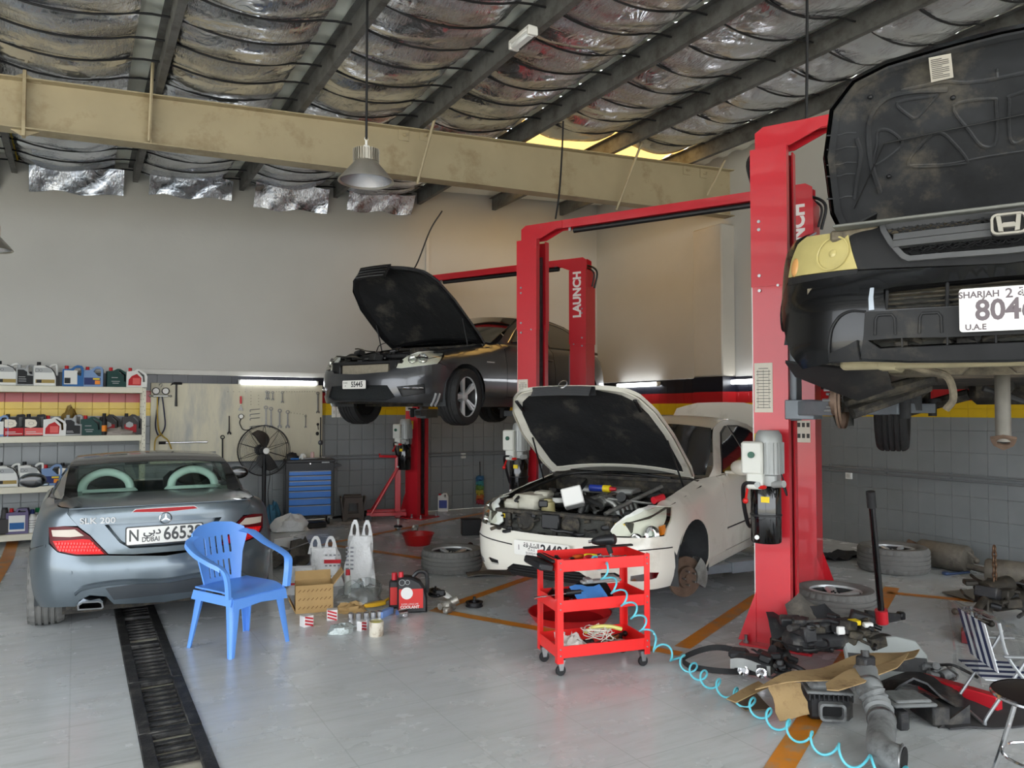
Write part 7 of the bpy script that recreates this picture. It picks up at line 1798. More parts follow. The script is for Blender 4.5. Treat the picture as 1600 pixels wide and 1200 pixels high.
for sg in (-1, 1):
 path = crom([bk(sg * .22, SH + .36) + V((0, 0, .0)), V((-.20, sg * .285, SH + .33)), V((-.08, sg * .30, SH + .27)), V((.08, sg * .30, SH + .225)), V((.19, sg * .285, SH + .19)), V((.225, sg * .265, SH + .12)), V((.225, sg * .25, SH - .02))], 5); rows = []
 for i, p in enumerate(path):
  k = i / (len(path) - 1); w = lerp(.05, .03, min(1, k * 1.2)); up = V((0, 0, 1)) if k < .68 else V((1, 0, 0)).lerp(V((0, 0, 1)), max(0, (.78 - k) / .1))
  rows.append([p + V((0, -sg * w, -.006)), p + V((0, -sg * w * .3, .006)), p + V((0, sg * w * .4, .004)), p + V((0, sg * w * .55, -.025))] if k < .7 else [p + V((-.012, -sg * .03, 0)), p + V((.012, -sg * .012, 0)), p + V((.014, sg * .012, 0)), p + V((-.012, sg * .02, 0))])
 MB().solid_sheet(rows, .008).build('armrest', m_bl, t)
# ================================================================ bags, carton, jugs and parts in the middle
def carrier(loc, w, d, h, label, seed, rz, ears=True, lean=0, m=None):
 rnd = random.Random(seed); t = thing('carrier_bag', label, 'bag', loc, rz, 'white carrier bags'); rows = []; K, N = 12, 26; ph = [rnd.uniform(0, 6) for _ in range(6)]
 for i in range(K + 1):
  z = h * .78 * i / K; k = i / K; row = []
  for j in range(N):
   a = 2 * pi * j / N; q = 1 + .09 * sin(3 * a + ph[0] + 4 * k) + .07 * sin(7 * a + ph[1] - 6 * k) + .05 * sin(11 * a + 9 * k + ph[2])
   row.append(((w / 2) * (abs(cos(a)) ** .6) * math.copysign(1, cos(a)) * q * lerp(1, .72, k) + lean * k, (d / 2) * (abs(sin(a)) ** .7) * math.copysign(1, sin(a)) * q * lerp(1, .45, k), z))
  rows.append(row)
 rows.insert(0, [(p[0] * .2, p[1] * .2, .002) for p in rows[0]])
 MB().sheet(rows, closed=True).build('bag_body', m or m_bagw, t, sharp=50)
 if ears:
  for sg in (-1, 1):
   x0 = sg * w * .21 + lean; z0 = h * .75
   o = [(-w * .2, -h * .1), (w * .2, -h * .1), (w * .18, h * .05), (w * .13, h * .2), (w * .07, h * .27), (-w * .03, h * .27), (-w * .1, h * .2), (-w * .16, h * .05)]
   MB().prism(o, -.006, .006, T(x0, sg * d * .05, z0) @ RX(R(90 + sg * 6)), holes=[[(-w * .06, h * .04), (w * .05, h * .02), (w * .07, h * .12), (w * .03, h * .2), (-w * .03, h * .2), (-w * .07, h * .12)]]).build('handle', m or m_bagw, t)
 return t
q = G(563, 915); b1 = carrier((q.x, q.y, 0), .29, .2, .62, 'tall white carrier bag with both handles up behind the carton', 3, R(-35))
mb = MB()
for k in range(6):
 for j in range(2): mb.box((-.10 + .045 * j, -.098, .18 + .04 * k), (.03, .003, .016))
mb.build('print', mat('bag_print', (140, 140, 146), .6), b1)
q = G(512, 913); b2 = carrier((q.x, q.y, 0), .34, .2, .46, 'white carrier bag with red printed band leaning against the tall bag', 5, R(-25), lean=-.05)
mb = MB().box((.06, -.104, .24), (.16, .004, .035)); mb.build('red_band', m_red, b2)
mb = MB()
for k in range(3):
 for j in range(4): mb.box((.0 + .04 * j, -.102, .30 - .1 * k), (.022, .003, .014))
mb.build('print', mat('bag_print', (140, 140, 146), .6), b2)
q = G(473, 925); b3 = carrier((q.x, q.y, 0), .3, .22, .3, 'slumped white bag with red stripe at the left of the carton', 7, R(-20), ears=False)
MB().box((-.02, -.112, .1), (.2, .004, .02)).build('red_band', m_red, b3)
m_card = mat('cardboard', (176, 144, 96), .85, var=.08, vscale=7, bump=.05, bscale=100); m_cardp = mat('card_print', (120, 88, 52), .8)
q = G(490, 952); t = thing('open_carton', 'open brown cardboard carton with diagonal printed stripes', 'carton', (q.x, q.y, 0), R(-12))
cw, cd, chh = .30, .22, .23; cf = []
for (x, y, sx, sy) in ((0, -cd / 2, cw, .006), (0, cd / 2, cw, .006), (-cw / 2, 0, .006, cd), (cw / 2, 0, .006, cd)): MB().box((x, y, chh / 2), (sx, sy, chh)).build('side', m_card, t)
MB().box((0, 0, .003), (cw, cd, .006)).build('bottom', m_card, t)
mb = MB()
for k in range(9):
 for j in range(3):
  x = -cw / 2 + .03 + .035 * k; z = .045 + .07 * j
  if x < cw / 2 - .02: mb.box((0, 0, 0), (.028, .001, .006), T(x, -cd / 2 - .004, z) @ RY(R(-45)))
mb.build('printed_stripes', m_cardp, t, kind='stuff')
MB().box((0, 0, 0), (.006, cd, .14), T(cw / 2 + .045, 0, chh + .04) @ RY(R(40))).build('flap', m_card, t); MB().box((0, 0, 0), (cw, .006, .09), T(0, cd / 2 + .03, chh + .03) @ RX(R(-35))).build('flap', m_card, t); MB().box((0, 0, 0), (.006, cd * .8, .12), T(-cw / 2 - .03, 0, .06) @ RY(R(-25))).build('flap', m_card, t)
q = G(644, 955); t = thing('coolant_bottle', 'large black coolant jug with red and white label on the floor', 'bottle', (q.x, q.y, 0), R(-22))
w, h, dy = .25, .31, .12; out = [(-.5, 0), (.5, 0), (.5, .38), (.42, .62), (.26, .82), (0, .93), (-.2, .96), (-.5, .92)]
m_jug = mat('black_jug', (34, 34, 36), .35)
MB().prism([(a * w, b * h) for a, b in out], 0, dy, T(0, dy / 2, 0) @ RX(pi / 2), bev=.014).build('body', m_jug, t)
MB().tube(crom([(.02 * w, 0, h * .93), (.2 * w, 0, h * 1.06), (.42 * w, 0, h * 1.04), (.5 * w, 0, h * .88), (.5 * w, 0, h * .5)], 5), .017, 8).build('handle', m_jug, t)
MB().lathe([(0, .045), (.02, .045), (.022, 0), (0, 0)], 14, T(-.38 * w, 0, h * .93)).build('cap', m_red, t)
MB().box((-.01, -dy / 2 - .001, .12), (.2, .002, .16)).build('label', mat('coolant_red', (206, 50, 46), .4), t)
MB().prism(circ(.05, 20, -.045, .165), 0, .0015, T(0, -dy / 2 - .002, 0) @ RX(pi / 2)).build('label_oval', m_white_p, t)
mb = MB(); put_text(mb, 'COOLANT', .032, T(-.02, -dy / 2 - .004, .05) @ RX(pi / 2), .0005, .001); put_text(mb, 'SUPER LONG LIFE', .018, T(-.02, -dy / 2 - .004, .075) @ RX(pi / 2), .0005); mb.build('lettering', m_white_p, t)
mb = MB()
for x, r in ((-.085, .026), (-.04, .02)): mb.lathe([(r - .004, 0), (r, 0)], 20, T(x, -dy / 2 - .003, .255) @ RX(pi / 2))
mb.build('ring_print', bm_('silver'), t)
q = G(621, 950); t = thing('coolant_bottle', 'small black coolant bottle with red cap half hidden behind the large jug', 'bottle', (q.x - .02, q.y + .02, 0), R(-22))
MB().box((0, 0, .12), (.09, .09, .24), b=.015).build('body', m_jug, t); MB().box((0, -.046, .11), (.07, .002, .15)).build('label', MATS['coolant_red'], t); MB().lathe([(0, .06), (.024, .06), (.026, 0), (0, 0)], 14, T(0, 0, .24)).build('cap', m_red, t)
m_alc = mat('cast_aluminium_dirty', (150, 146, 138), .45, .75, var=.3, vscale=20)
q = G(700, 955); t = thing('water_pump', 'dirty aluminium pump housing with black plastic bits on the floor', 'car part', (q.x, q.y, 0), .4)
MB().box((0, 0, .05), (.12, .1, .09), b=.02).tube([(0, 0, .06), (.06, -.06, .1)], .035, 14).tube([(-.08, .02, .05), (.02, .02, .05)], .028, 12).box((-.06, -.05, .03), (.08, .05, .05), b=.01).build('housing', m_alc, t)
MB().solid_sheet([[(.06 + .02 * i, .05, .08 + .02 * sin(i)) for i in range(6)], [(.06 + .02 * i, .12, .1 + .03 * sin(i * .8)) for i in range(6)]], .008).build('pale_shield', m_white_p, t); MB().box((.05, .08, .14), (.03, .08, .05), RZ(.5), b=.008).box((.02, .1, .12), (.1, .03, .03), b=.006).build('plastic_clip', m_black, t)
def pulley(px, py, label, r=.075, h=.045):
 q = G(px, py); o = MB().lathe([(0, 0), (r * .8, 0), (r, .006), (r, .012), (r * .9, .016), (r * .9, h - .012), (r, h - .008), (r, h), (r * .7, h), (r * .65, h - .015), (r * .3, h - .015), (r * .3, h + .01), (r * .15, h + .01), (r * .15, h + .04), (0, h + .04)], 32).build('belt_pulley', m_black); o.location = (q.x, q.y, 0); tag(o, label, 'pulley', 'black belt pulleys'); return o
pulley(741, 948, 'black belt pulley lying right of the pump housing'); o = pulley(679, 937, 'black belt pulley lying left of the pump housing', .06)
o.location.z = .04; o.rotation_euler = (.25, 0, 0); o = None
q = G(628, 965); tag(MB(T(q.x, q.y, 0)).tube([(-.04, 0, .035), (.04, .01, .035)], .033, 16).box((.02, 0, .02), (.05, .06, .04), b=.008).build('bearing_shell', m_chrome), 'shiny metal bearing piece in front of the large coolant jug', 'car part')
m_rw = mat('red_white_box', (226, 222, 220), .4)
for k, (px, py, r) in enumerate(((479, 978, .3), (519, 968, -.3), (565, 985, .5))):
 q = G(px, py); t = thing('parts_box', ['red and white parts box nearest the chair', 'red and white parts box leaning in the middle', 'small red and white parts box beside the tin'][k], 'box', (q.x, q.y, 0), r, 'red and white parts boxes'); s_ = (.085, .07, .085) if k != 2 else (.06, .05, .075)
 MB().box((0, 0, s_[2] / 2), s_, b=.003).build('box', m_rw, t)
 mb = MB()
 for j in range(3): mb.box((0, 0, 0), (s_[0] * .9, .001, .013), T(0, -s_[1] / 2 - .002, s_[2] * (.2 + .3 * j)) @ RY(R(18)))
 mb.build('red_stripe', m_red, t)
for k, (px, py) in enumerate(((548, 968), (560, 968), (572, 967), (583, 966), (593, 965))):
 q = G(px, py); o = MB().lathe([(0, 0), (.022, 0), (.024, .02), (.024, .05), (.018, .055), (.012, .05), (.012, .02), (0, .02)], 18).build('metal_bush', m_chrome); o.location = (q.x, q.y, 0); tag(o, ['leftmost', 'second', 'third', 'fourth', 'rightmost'][k] + ' shiny metal bush in the row before the plastic wrap', 'car part', 'metal bushes in a row')
q = G(588, 993); t = thing('grease_tin', 'dirty white tin with yellow inside standing on the floor', 'tin', (q.x, q.y, 0))
MB().lathe([(0, .004), (.05, .004), (.052, .0), (.055, .004), (.055, .105), (.05, .108), (.05, .09)], 28).build('can', mat('dirty_tin', (206, 198, 182), .45, dirt=(120, 96, 70), dscale=14, damt=.5), t); MB().lathe([(.05, .108), (.05, .07), (0, .068)], 28).build('grease', mat('yellow_grease', (206, 196, 90), .3), t)
q = G(534, 988); lump('foil_pack', 'clear plastic pack of silver parts lying in front of the boxes', 'packet', (q.x, q.y, 0), (.1, .06, .05), mat('clear_pack', (170, 178, 176), .15, .4, bump=.6, bscale=40), 41, .2)
q = G(595, 964); o = MB().box((0, 0, .025), (.17, .05, .05), b=.003).build('blue_parts_box', mat('pale_blue_box', (120, 150, 206), .5)); o.location = (q.x + .05, q.y + .02, 0); o.rotation_euler = (0, 0, R(38)); tag(o, 'slim pale blue box lying beside the metal bushes', 'box')
m_clr = glass_mat('clear_film', (236, 238, 238), .12)
q = G(567, 948); lump('plastic_wrap', 'crumpled clear plastic wrapping between the carton and the jugs', 'wrapping', (q.x, q.y + .05, 0), (.2, .14, .15), m_clr, 44, .3, 28, 14)
q = G(583, 950); o = MB().prism([(-.1, -.02), (.0, -.05), (.1, -.04), (.13, 0), (.05, .03), (-.08, .02)], 0, .03, T(0, 0, .02), bev=.008).tube([(.1, -.01, .04), (.17, .02, .05)], .012, 8).build('yellow_scraper', mat('yellow_plastic', (216, 168, 40), .4)); o.location = (q.x, q.y, 0); o.rotation_euler = (0, 0, .2); tag(o, 'yellow plastic scraper lying on the clear wrapping', 'tool')
q = G(548, 955); lump('kraft_paper', 'crumpled brown kraft paper beside the carton', 'paper', (q.x, q.y, 0), (.13, .08, .05), m_card, 45, .3)
q = G(546, 930); o = MB().lathe([(0, 0), (.03, 0), (.03, .16), (.015, .18), (0, .18)], 14).build('bottle_small', bm_('white')); o.location = (q.x, q.y + .05, 0); tag(o, 'small white bottle with red cap behind the clear wrapping', 'bottle'); MB().lathe([(0, .225), (.02, .225), (.022, .175), (0, .175)], 14).build('cap', m_red, o)
q = G(653, 851); m_basin = mat('red_basin', (180, 22, 26), .35)
tag(MB(T(q.x, q.y, 0)).lathe([(0, 0), (.14, 0), (.15, .004), (.195, .135), (.205, .138), (.205, .145), (.188, .14), (.145, .012), (0, .012)], 40).build('wash_basin', m_basin), 'round red plastic basin on the floor behind the white saloon', 'basin')
q = G(622, 829); t = thing('chrome_joint', 'chrome and black ball-shaped part on the floor before the rear lift', 'car part', (q.x, q.y, 0)); MB().ball((0, 0, .045), (.055, .055, .045), 18, 10).build('ball', m_chrome, t); MB().lathe([(.058, .05), (.06, .07), (.04, .08), (0, .082)], 20).build('rubber_ring', m_black, t); MB().tube([(0, 0, .08), (0, 0, .14)], .012, 8).ball((0, 0, .15), .018).build('stud', m_white_p, t)
q = G(649, 832); lump('small_metal_part', 'small grey metal part on the floor behind the red basin', 'car part', (q.x, q.y, 0), (.05, .04, .07), m_alc, 47, .4, 12, 8)
q = G(737, 837); t = thing('black_battery_box', 'black box standing on the floor left of the white saloon', 'box', (q.x, q.y, 0), R(-20)); MB().box((0, .1, .1), (.26, .18, .2), b=.006).build('case', m_black, t); MB().box((0, .1, .205), (.27, .19, .02), b=.004).build('lid', m_black, t)
q = G(733, 862); tag(MB(T(q.x, q.y, .055) @ RZ(.6) @ RX(pi / 2)).lathe([(.0, -.03), (.03, -.03), (.035, 0), (.055, .0), (.06, .01), (.055, .03), (.02, .035), (0, .03)], 20).build('brown_pulley', mat('brown_steel', (74, 54, 44), .5, .5)), 'brown round pulley standing by the bumper of the white saloon', 'pulley')
q = G(765, 897); tag(MB(T(q.x, q.y, 0) @ RZ(-.3)).solid_sheet([[(-.25 + .1 * i, -.15 + .1 * j, .02 + .015 * sin(i + j)) for i in range(6)] for j in range(4)], .008).build('splash_guard', m_dustp), 'flat black plastic guard lying under the front of the white saloon', 'car part')
def flat_wheel(px, py, r, w, rr, label, spokes, style, tilt=(0, 0, 0), name='spare_tyre', D=None):
 q = G(px, py); t = thing(name, label, 'wheel', (q.x, q.y, 0), 0, 'wheels lying on the floor'); t.rotation_euler = tilt
 tyre_mb(r, w, rr, T(0, 0, w * .515), 96).build('tyre', m_tread, t, sharp=30); rim_mb(rr, w, spokes, style, T(0, 0, w * .515)).build('rim', m_silver, t); barrel_mb(rr, w, T(0, 0, w * .515)).build('barrel', m_barrel, t)
 mb = MB(T(0, 0, w * .515))
 for k in range(5): a = 2 * pi * k / 5 + .3; mb.tube([(.03 * cos(a), .03 * sin(a), w * .3), (.03 * cos(a), .03 * sin(a), w * .37)], .008, 6)
 mb.build('lug_holes', m_dark, t); MB(T(0, 0, w * .515)).lathe([(0, w * .41 - .085), (rr - .035, w * .41 - .085)], 32).build('spoke_gap_shade', m_dark_gap, t); return t  # dark disc stands in for the shaded opening behind the spokes
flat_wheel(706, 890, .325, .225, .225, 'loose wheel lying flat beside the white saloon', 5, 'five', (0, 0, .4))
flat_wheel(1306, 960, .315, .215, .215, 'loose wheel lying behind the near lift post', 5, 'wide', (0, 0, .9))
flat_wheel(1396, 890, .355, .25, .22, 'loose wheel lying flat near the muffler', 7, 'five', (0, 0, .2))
# ================================================================ red trolley
fl, fr_ = G(872, 1059), G(1012, 1042); e = (fr_ - fl); ta = math.atan2(e.y, e.x)
t = thing('tool_trolley', 'bright red three-tier tool trolley in front of the white saloon', 'trolley', (fl.x, fl.y, 0), ta)
TW, TD = .65, .35; m_tred = mat('trolley_red', (226, 36, 34), .38, coat=.2)
tz = [.12, .41, .665]
for z in tz:
 tr = MB().box((TW / 2, TD / 2, z), (TW, TD, .006)).build('tray', m_tred, t)
 for (c_, d_) in (((TW / 2, 0, z + .035), (TW, .006, .075)), ((TW / 2, TD, z + .035), (TW, .006, .075)), ((0, TD / 2, z + .035), (.006, TD, .075)), ((TW, TD / 2, z + .035), (.006, TD, .075))): MB().box(c_, d_, b=.002).build('tray_side', m_tred, tr)
for x, sx in ((0, 1), (TW, -1)):
 for y, sy in ((0, 1), (TD, -1)):
  lg = MB().box((x + sx * .016, y - sy * .004, .415), (.04, .004, .66)).box((x - sx * .004, y + sy * .016, .415), (.004, .04, .66)).build('leg', m_tred, t)
  mb = MB()
  for z in tz:
   for dz in (.015, .055): mb.ball((x + sx * .016, y - sy * .008, z + dz), .006, 8, 5)
  mb.build('rivets', m_steel, lg)
  ca = MB().lathe([(0, -.012), (.03, -.012), (.034, -.006), (.034, .006), (.03, .012), (0, .012)], 18, T(x + sx * .03, y + sy * .03, .034) @ RX(pi / 2)).build('caster', m_black, t)
  MB().prism([(-.024, 0), (.024, 0), (.012, -.06), (-.012, -.06)], -.017, .017, T(x + sx * .03, y + sy * .03, .095) @ RX(pi / 2)).box((x + sx * .03, y + sy * .03, .1), (.05, .05, .008)).build('caster_fork', m_steel, ca)
TM = T(fl.x, fl.y, 0) @ RZ(ta)
def tro(x, y, z): return TM @ V((x, y, z))
def place(o, x, y, z, rz=0, rx=0, ry=0): o.location = tro(x, y, z); o.rotation_euler = (rx, ry, ta + rz); return o
t = thing('air_impact_gun', 'black air impact gun lying on the top tray of the red trolley', 'air tool', tro(.40, .16, .82), ta + 2.3); t.scale = (.85, .85, .85)
MB(RY(R(10))).tube([(-.1, 0, 0), (-.09, 0, 0), (.03, 0, 0), (.07, 0, 0), (.1, 0, 0)], [.03, .042, .042, .032, .02], 16).build('motor_body', mat('gun_black', (40, 40, 42), .35, .3), t); MB().tube([(-.03, 0, -.02), (-.06, .0, -.1)], [.022, .02], 12).build('grip', m_rubber, t); MB().tube([(.1, 0, -.018), (.13, 0, -.023)], .012, 8).build('drive', m_steel, t); MB().tube([(-.055, 0, -.09), (-.062, 0, -.125)], .012, 8).build('air_fitting', m_steel, t)
def screwdriver(x, y, z, rz, col, label, L=.2):
 t = thing('screwdriver', label, 'screwdriver', tro(x, y, z), ta + rz, 'screwdrivers on the trolley'); MB().tube([(0, 0, 0), (.02, 0, 0), (.07, 0, 0), (.09, 0, 0)], [.011, .016, .014, .009], 10).build('handle', col, t); MB().tube([(.09, 0, 0), (L, 0, 0)], .004, 8).build('blade', m_steel, t)
ztop = tz[2] + .022
screwdriver(.24, .12, ztop + .03, .6, m_red, 'red-handled screwdriver on the top tray'); screwdriver(.28, .08, ztop + .02, .3, mat('blue_handle', (40, 70, 160), .4), 'blue-handled screwdriver on the top tray'); screwdriver(.27, .2, ztop + .03, -.4, m_yellow_l, 'yellow-handled screwdriver on the top tray')
screwdriver(.20, .22, ztop + .02, .2, mat('orange_handle', (206, 90, 30), .4), 'orange-handled screwdriver on the top tray'); screwdriver(.5, .1, ztop + .01, 2.6, m_black, 'black-handled screwdriver at the right of the top tray')
def pliers(x, y, z, rz, col, label):
 t = thing('pliers', label, 'pliers', tro(x, y, z), ta + rz, 'pliers on the trolley'); MB().box((.06, 0, 0), (.06, .03, .014), b=.005).build('jaws', m_tdark, t)
 for sg in (-1, 1): MB().tube(crom([(.04, 0, 0), (0, sg * .016, 0), (-.06, sg * .024, 0), (-.1, sg * .02, 0)], 4), .008, 8).build('handle', col, t)
pliers(.12, .14, ztop + .02, .7, m_red, 'red-handled pliers at the left of the top tray'); pliers(.17, .08, ztop + .02, -.5, m_red, 'red-handled pliers nearest the front edge of the top tray'); pliers(.08, .22, ztop + .02, 1.2, m_black, 'black-handled pliers at the back left of the top tray')
pliers(.3, .14, tz[0] + .02, .3, m_red, 'red-handled pliers on the bottom tray')
for k, (x, y, rz) in enumerate(((.44, .12, .3), (.5, .2, -.2), (.38, .24, .8), (.55, .15, .1))):
 o = MB().tube([(-.07, 0, 0), (.07, 0, 0)], .007, 8).ball((.075, 0, 0), (.016, .016, .01)).ball((-.075, 0, 0), (.013, .013, .009)).build('ratchet_handle', m_chrome); place(o, x, y, ztop + .01, rz); tag(o, ['chrome ratchet beside the air gun', 'chrome ratchet at the right of the top tray', 'chrome ratchet behind the air gun', 'chrome ratchet at the right edge of the top tray'][k], 'ratchet', 'ratchets on the trolley')
o = MB().box((0, 0, 0), (.36, .035, .012), b=.003).build('hacksaw_blade', m_tdark); place(o, .5, .3, tz[2] + .085, -.1, 0, -.02); tag(o, 'long dark flat bar lying across the back right of the top tray', 'bar')
t = thing('magnetic_tray', 'black tray clipped over the left end of the red trolley', 'tray', tro(-.02, .17, tz[2] + .06), ta); MB().box((-.04, 0, -.04), (.1, .3, .05), RY(.2), b=.01).box((.02, 0, .0), (.06, .28, .02), b=.006).build('tray', m_black, t)
o = MB().solid_sheet([[(-.11 + .044 * i, -.08 + .03 * j, .012 * sin(i * 1.3) + .06 * (j / 5)) for i in range(6)] for j in range(6)], .006).build('blue_cloth', mat('blue_cloth', (74, 140, 214), .7, bump=.3, bscale=80)); place(o, .27, .12, tz[1] + .05); tag(o, 'light blue cloth on the middle tray of the trolley', 'cloth')
o = MB().solid_sheet([[(-.2 + .08 * i, -.1 + .05 * j, .04 * sin(i * 1.1 + j) + .05) for i in range(6)] for j in range(5)], .01).build('black_rag', m_black); place(o, .25, .22, tz[1] + .02); tag(o, 'black rag heaped at the back of the middle tray', 'cloth')
o = MB().box((0, 0, 0), (.3, .05, .02), b=.006).box((.08, .02, .01), (.1, .08, .02), b=.006).box((-.1, 0, .01), (.05, .07, .03), b=.006).build('alloy_bracket', m_alum); place(o, .42, .25, tz[1] + .12, .05, .1); tag(o, 'long pale alloy bracket lying across the middle tray', 'car part')
for k, (x, y) in enumerate(((.09, .06), (.13, .09), (.16, .04), (.04, .1))):
 o = MB().lathe([(0, 0), (.013, 0), (.014, .03), (.011, .055), (0, .055)], 14).build('socket', m_chrome); place(o, x, y, tz[1] + .004); tag(o, ['leftmost chrome socket at the front of the middle tray', 'second chrome socket on the middle tray', 'chrome socket nearest the blue cloth', 'chrome socket by the left end of the middle tray'][k], 'socket', 'sockets on the middle tray')
t = thing('long_screwdriver', 'long screwdriver sticking out of the left side of the middle tray', 'screwdriver', tro(.1, .1, tz[1] + .09), ta + pi - .05); MB().tube([(0, 0, 0), (.19, 0, -.012), (.22, 0, -.016)], [.006, .006, .01], 8).build('blade', m_chrome, t); MB().tube([(-.1, 0, .006), (0, 0, 0)], .015, 8).build('handle', m_black, t)
clut = [(.42, .08), (.5, .1), (.47, .14), (.36, .06)]
for k, (x, y) in enumerate(clut):
 o = MB().tube([(-.05, 0, 0), (.05, .01, 0)], .01, 8).box((.05, .01, 0), (.03, .035, .02), b=.006).build('loose_fitting', m_alc); place(o, x, y, tz[1] + .018, k * .9); tag(o, ['metal fitting right of the blue cloth', 'metal fitting at the right of the middle tray', 'metal fitting behind the others on the middle tray', 'metal fitting touching the blue cloth'][k], 'car part', 'fittings on the middle tray')
t = thing('paper_cup', 'white cup in the left corner of the bottom tray', 'cup', tro(.06, .12, tz[0] + .005)); MB().lathe([(0, 0), (.026, 0), (.036, .07), (.038, .07), (.034, .066), (.026, .006), (0, .006)], 20).build('cup', m_white_p, t); t.location.z += .05
q = tro(.13, .08, tz[0] + .004); lump('parts_bag', 'clear plastic bag of parts on the left of the bottom tray', 'bag', q, (.1, .07, .08), mat('milky_film', (206, 202, 194), .25, trans=.0, alpha=.75, bump=.5, bscale=40), 51, .25)
mb = MB(); rnd = random.Random(6)
for k in range(9):
 pts = [(rnd.uniform(-.13, .13), rnd.uniform(-.08, .08), rnd.uniform(.01, .1)) for _ in range(6)]; mb.tube(crom(pts, 6), .003, 5)
o = mb.build('wire_bundle', mat('white_wire', (210, 208, 196), .4)); place(o, .36, .17, tz[0] + .03); tag(o, 'tangled bundle of pale wires on the bottom tray', 'wires'); o['kind'] = 'stuff'; del o['category']
o = MB().tube(crom([(-.12, 0, .0), (-.04, .02, .02), (.06, 0, .02), (.14, -.02, 0)], 5), .014, 8).build('yellow_tube', mat('pale_yellow', (206, 200, 110), .4)); place(o, .38, .16, tz[0] + .1); tag(o, 'pale yellow tube lying on the wires in the bottom tray', 'tube')
for k, (x, y, m_) in enumerate(((.46, .14, m_alc), (.5, .2, mat('brass', (150, 124, 70), .35, .8)), (.42, .12, m_tdark), (.54, .1, m_alc), (.26, .2, m_tdark), (.56, .26, m_tdark))):
 o = MB().tube([(-.06, 0, 0), (.06, .0, 0)], .013, 10).tube([(.02, 0, 0), (.03, .05, .0)], .011, 8).ball((-.06, 0, 0), .02).build('hose_fitting', m_); place(o, x, y, tz[0] + .024, .7 * k); tag(o, ['grey hose fitting at the front of the bottom tray', 'brass hose fitting at the right of the bottom tray', 'dark fitting at the front edge of the bottom tray', 'grey fitting in the right corner of the bottom tray', 'dark fitting behind the red pliers on the bottom tray', 'dark fitting in the far right corner of the bottom tray'][k], 'fitting', 'fittings on the bottom tray')
q = G(930, 985); tag(MB(T(q.x, q.y + .35, 0)).lathe([(0, .01), (.28, .01), (.33, .07), (.34, .07), (.29, 0), (0, 0)], 36).build('drain_pan', m_basin), 'wide red drain pan on the floor under the white saloon', 'pan')
pp = [tro(.30, .16, .70), tro(.30, -.01, .69), tro(.34, -.03, .60), tro(.42, -.04, .50), tro(.50, -.045, .40), tro(.58, -.05, .29), tro(.66, -.06, .16), G(1062, 1030, .05), G(1105, 1062, .05), G(1160, 1092, .05), G(1215, 1128, .05), G(1275, 1160, .05), G(1345, 1190, .05), G(1420, 1215, .05)]
path = crom(pp, 24); L = 0; pts = []; prev = None
for i, p in enumerate(path):
 if prev is not None: L += (p - prev).length
 prev = p; d = (path[min(i + 1, len(path) - 1)] - path[max(i - 1, 0)]).normalized(); s1 = d.cross(V((0, 0, 1))); s1 = s1.normalized() if s1.length > .05 else V((1, 0, 0)); s2 = s1.cross(d)
 a = L / (.11 if L < .75 else .16) * 2 * pi; r_ = .04 * min(1, L / .1); pts.append(p + s1 * cos(a) * r_ - s2 * sin(a) * r_)
dense = crom(pts, 3)
tag(MB().tube(dense, .0065, 7).build('coiled_air_hose', mat('turquoise_hose', (96, 190, 206), .3)), 'turquoise coiled air hose running from the air gun across the floor', 'air hose')
# ================================================================ clutter on the right
q = G(1330, 1022); t = thing('floor_jack', 'red trolley jack with a long black handle under the stripped parts', 'jack', (q.x, q.y, 0), R(-62))
for yy in (-.13, .13): MB().prism([(-.3, .05), (.28, .05), (.3, .10), (.1, .15), (-.25, .12)], -.006, .006, T(0, yy, 0) @ RX(pi / 2)).build('side_plate', m_red, t)
MB().box((-.05, 0, .09), (.4, .1, .06), b=.01).tube([(-.2, 0, .1), (.2, 0, .1)], .04, 12).build('hydraulic_unit', m_red, t)
for xx in (-.26, .25):
 for yy in (-.16, .16): MB().lathe([(0, -.025), (.045, -.025), (.05, -.015), (.05, .015), (.045, .025), (0, .025)], 20, T(xx, yy, .05) @ RX(pi / 2)).build('wheel', m_black, t)
MB().lathe([(0, .16), (.06, .16), (.06, .145), (0, .145)], 20, T(.2, 0, 0)).build('saddle', m_tdark, t)
hb = at(1379, 1008, 5.75); ht = at(1360, 768, 5.6); inv = t.matrix_basis.inverted(); a_, b_ = inv @ V((hb.x, hb.y, .12)), inv @ ht
MB().tube([a_, a_.lerp(b_, .1)], .045, 12).build('handle_socket', m_red, t); MB().tube([a_.lerp(b_, .05), a_.lerp(b_, .9)], .024, 12).build('handle', m_black_g, t); MB().tube([a_.lerp(b_, .88), b_], .032, 12).build('grip', m_rubber, t)
bpy.context.view_layer.update()
def rough_part(name, label, px, py, z, size, seed, mats, n=40, rz=0, cat='car part', base=None, sz_=(.03, .1)):
 q = G(px, py, z); t = thing(name, label, cat, q, rz)
 if base: base(t)
 clutter(t, 'bracket', (-size[0], size[0], -size[1], size[1], 0, size[2]), n, mats, seed, size=sz_); return t
m_dp = mat('black_part', (36, 36, 38), .5, var=.3, vscale=10, dirt=(86, 82, 76), dscale=7, damt=.35)
def ubase(t):
 MB().box((0, 0, .05), (.62, .2, .1), b=.03).box((.1, .03, .12), (.4, .12, .08), b=.02).build('casing', m_dp, t)
 MB().box((.12, -.06, .165), (.06, .06, .03), b=.004).build('yellow_tag', m_yellow_l, t); MB().box((.0, -.1, .13), (.05, .03, .05), b=.006).box((.2, -.08, .15), (.06, .04, .03), b=.006).build('connector', m_white_p, t)
rough_part('wiring_unit', 'black stripped dashboard unit with connectors lying on the jack', 1300, 1010, .18, (.3, .11, .16), 61, [m_dp, m_black, m_grime], 90, R(-20), base=ubase)
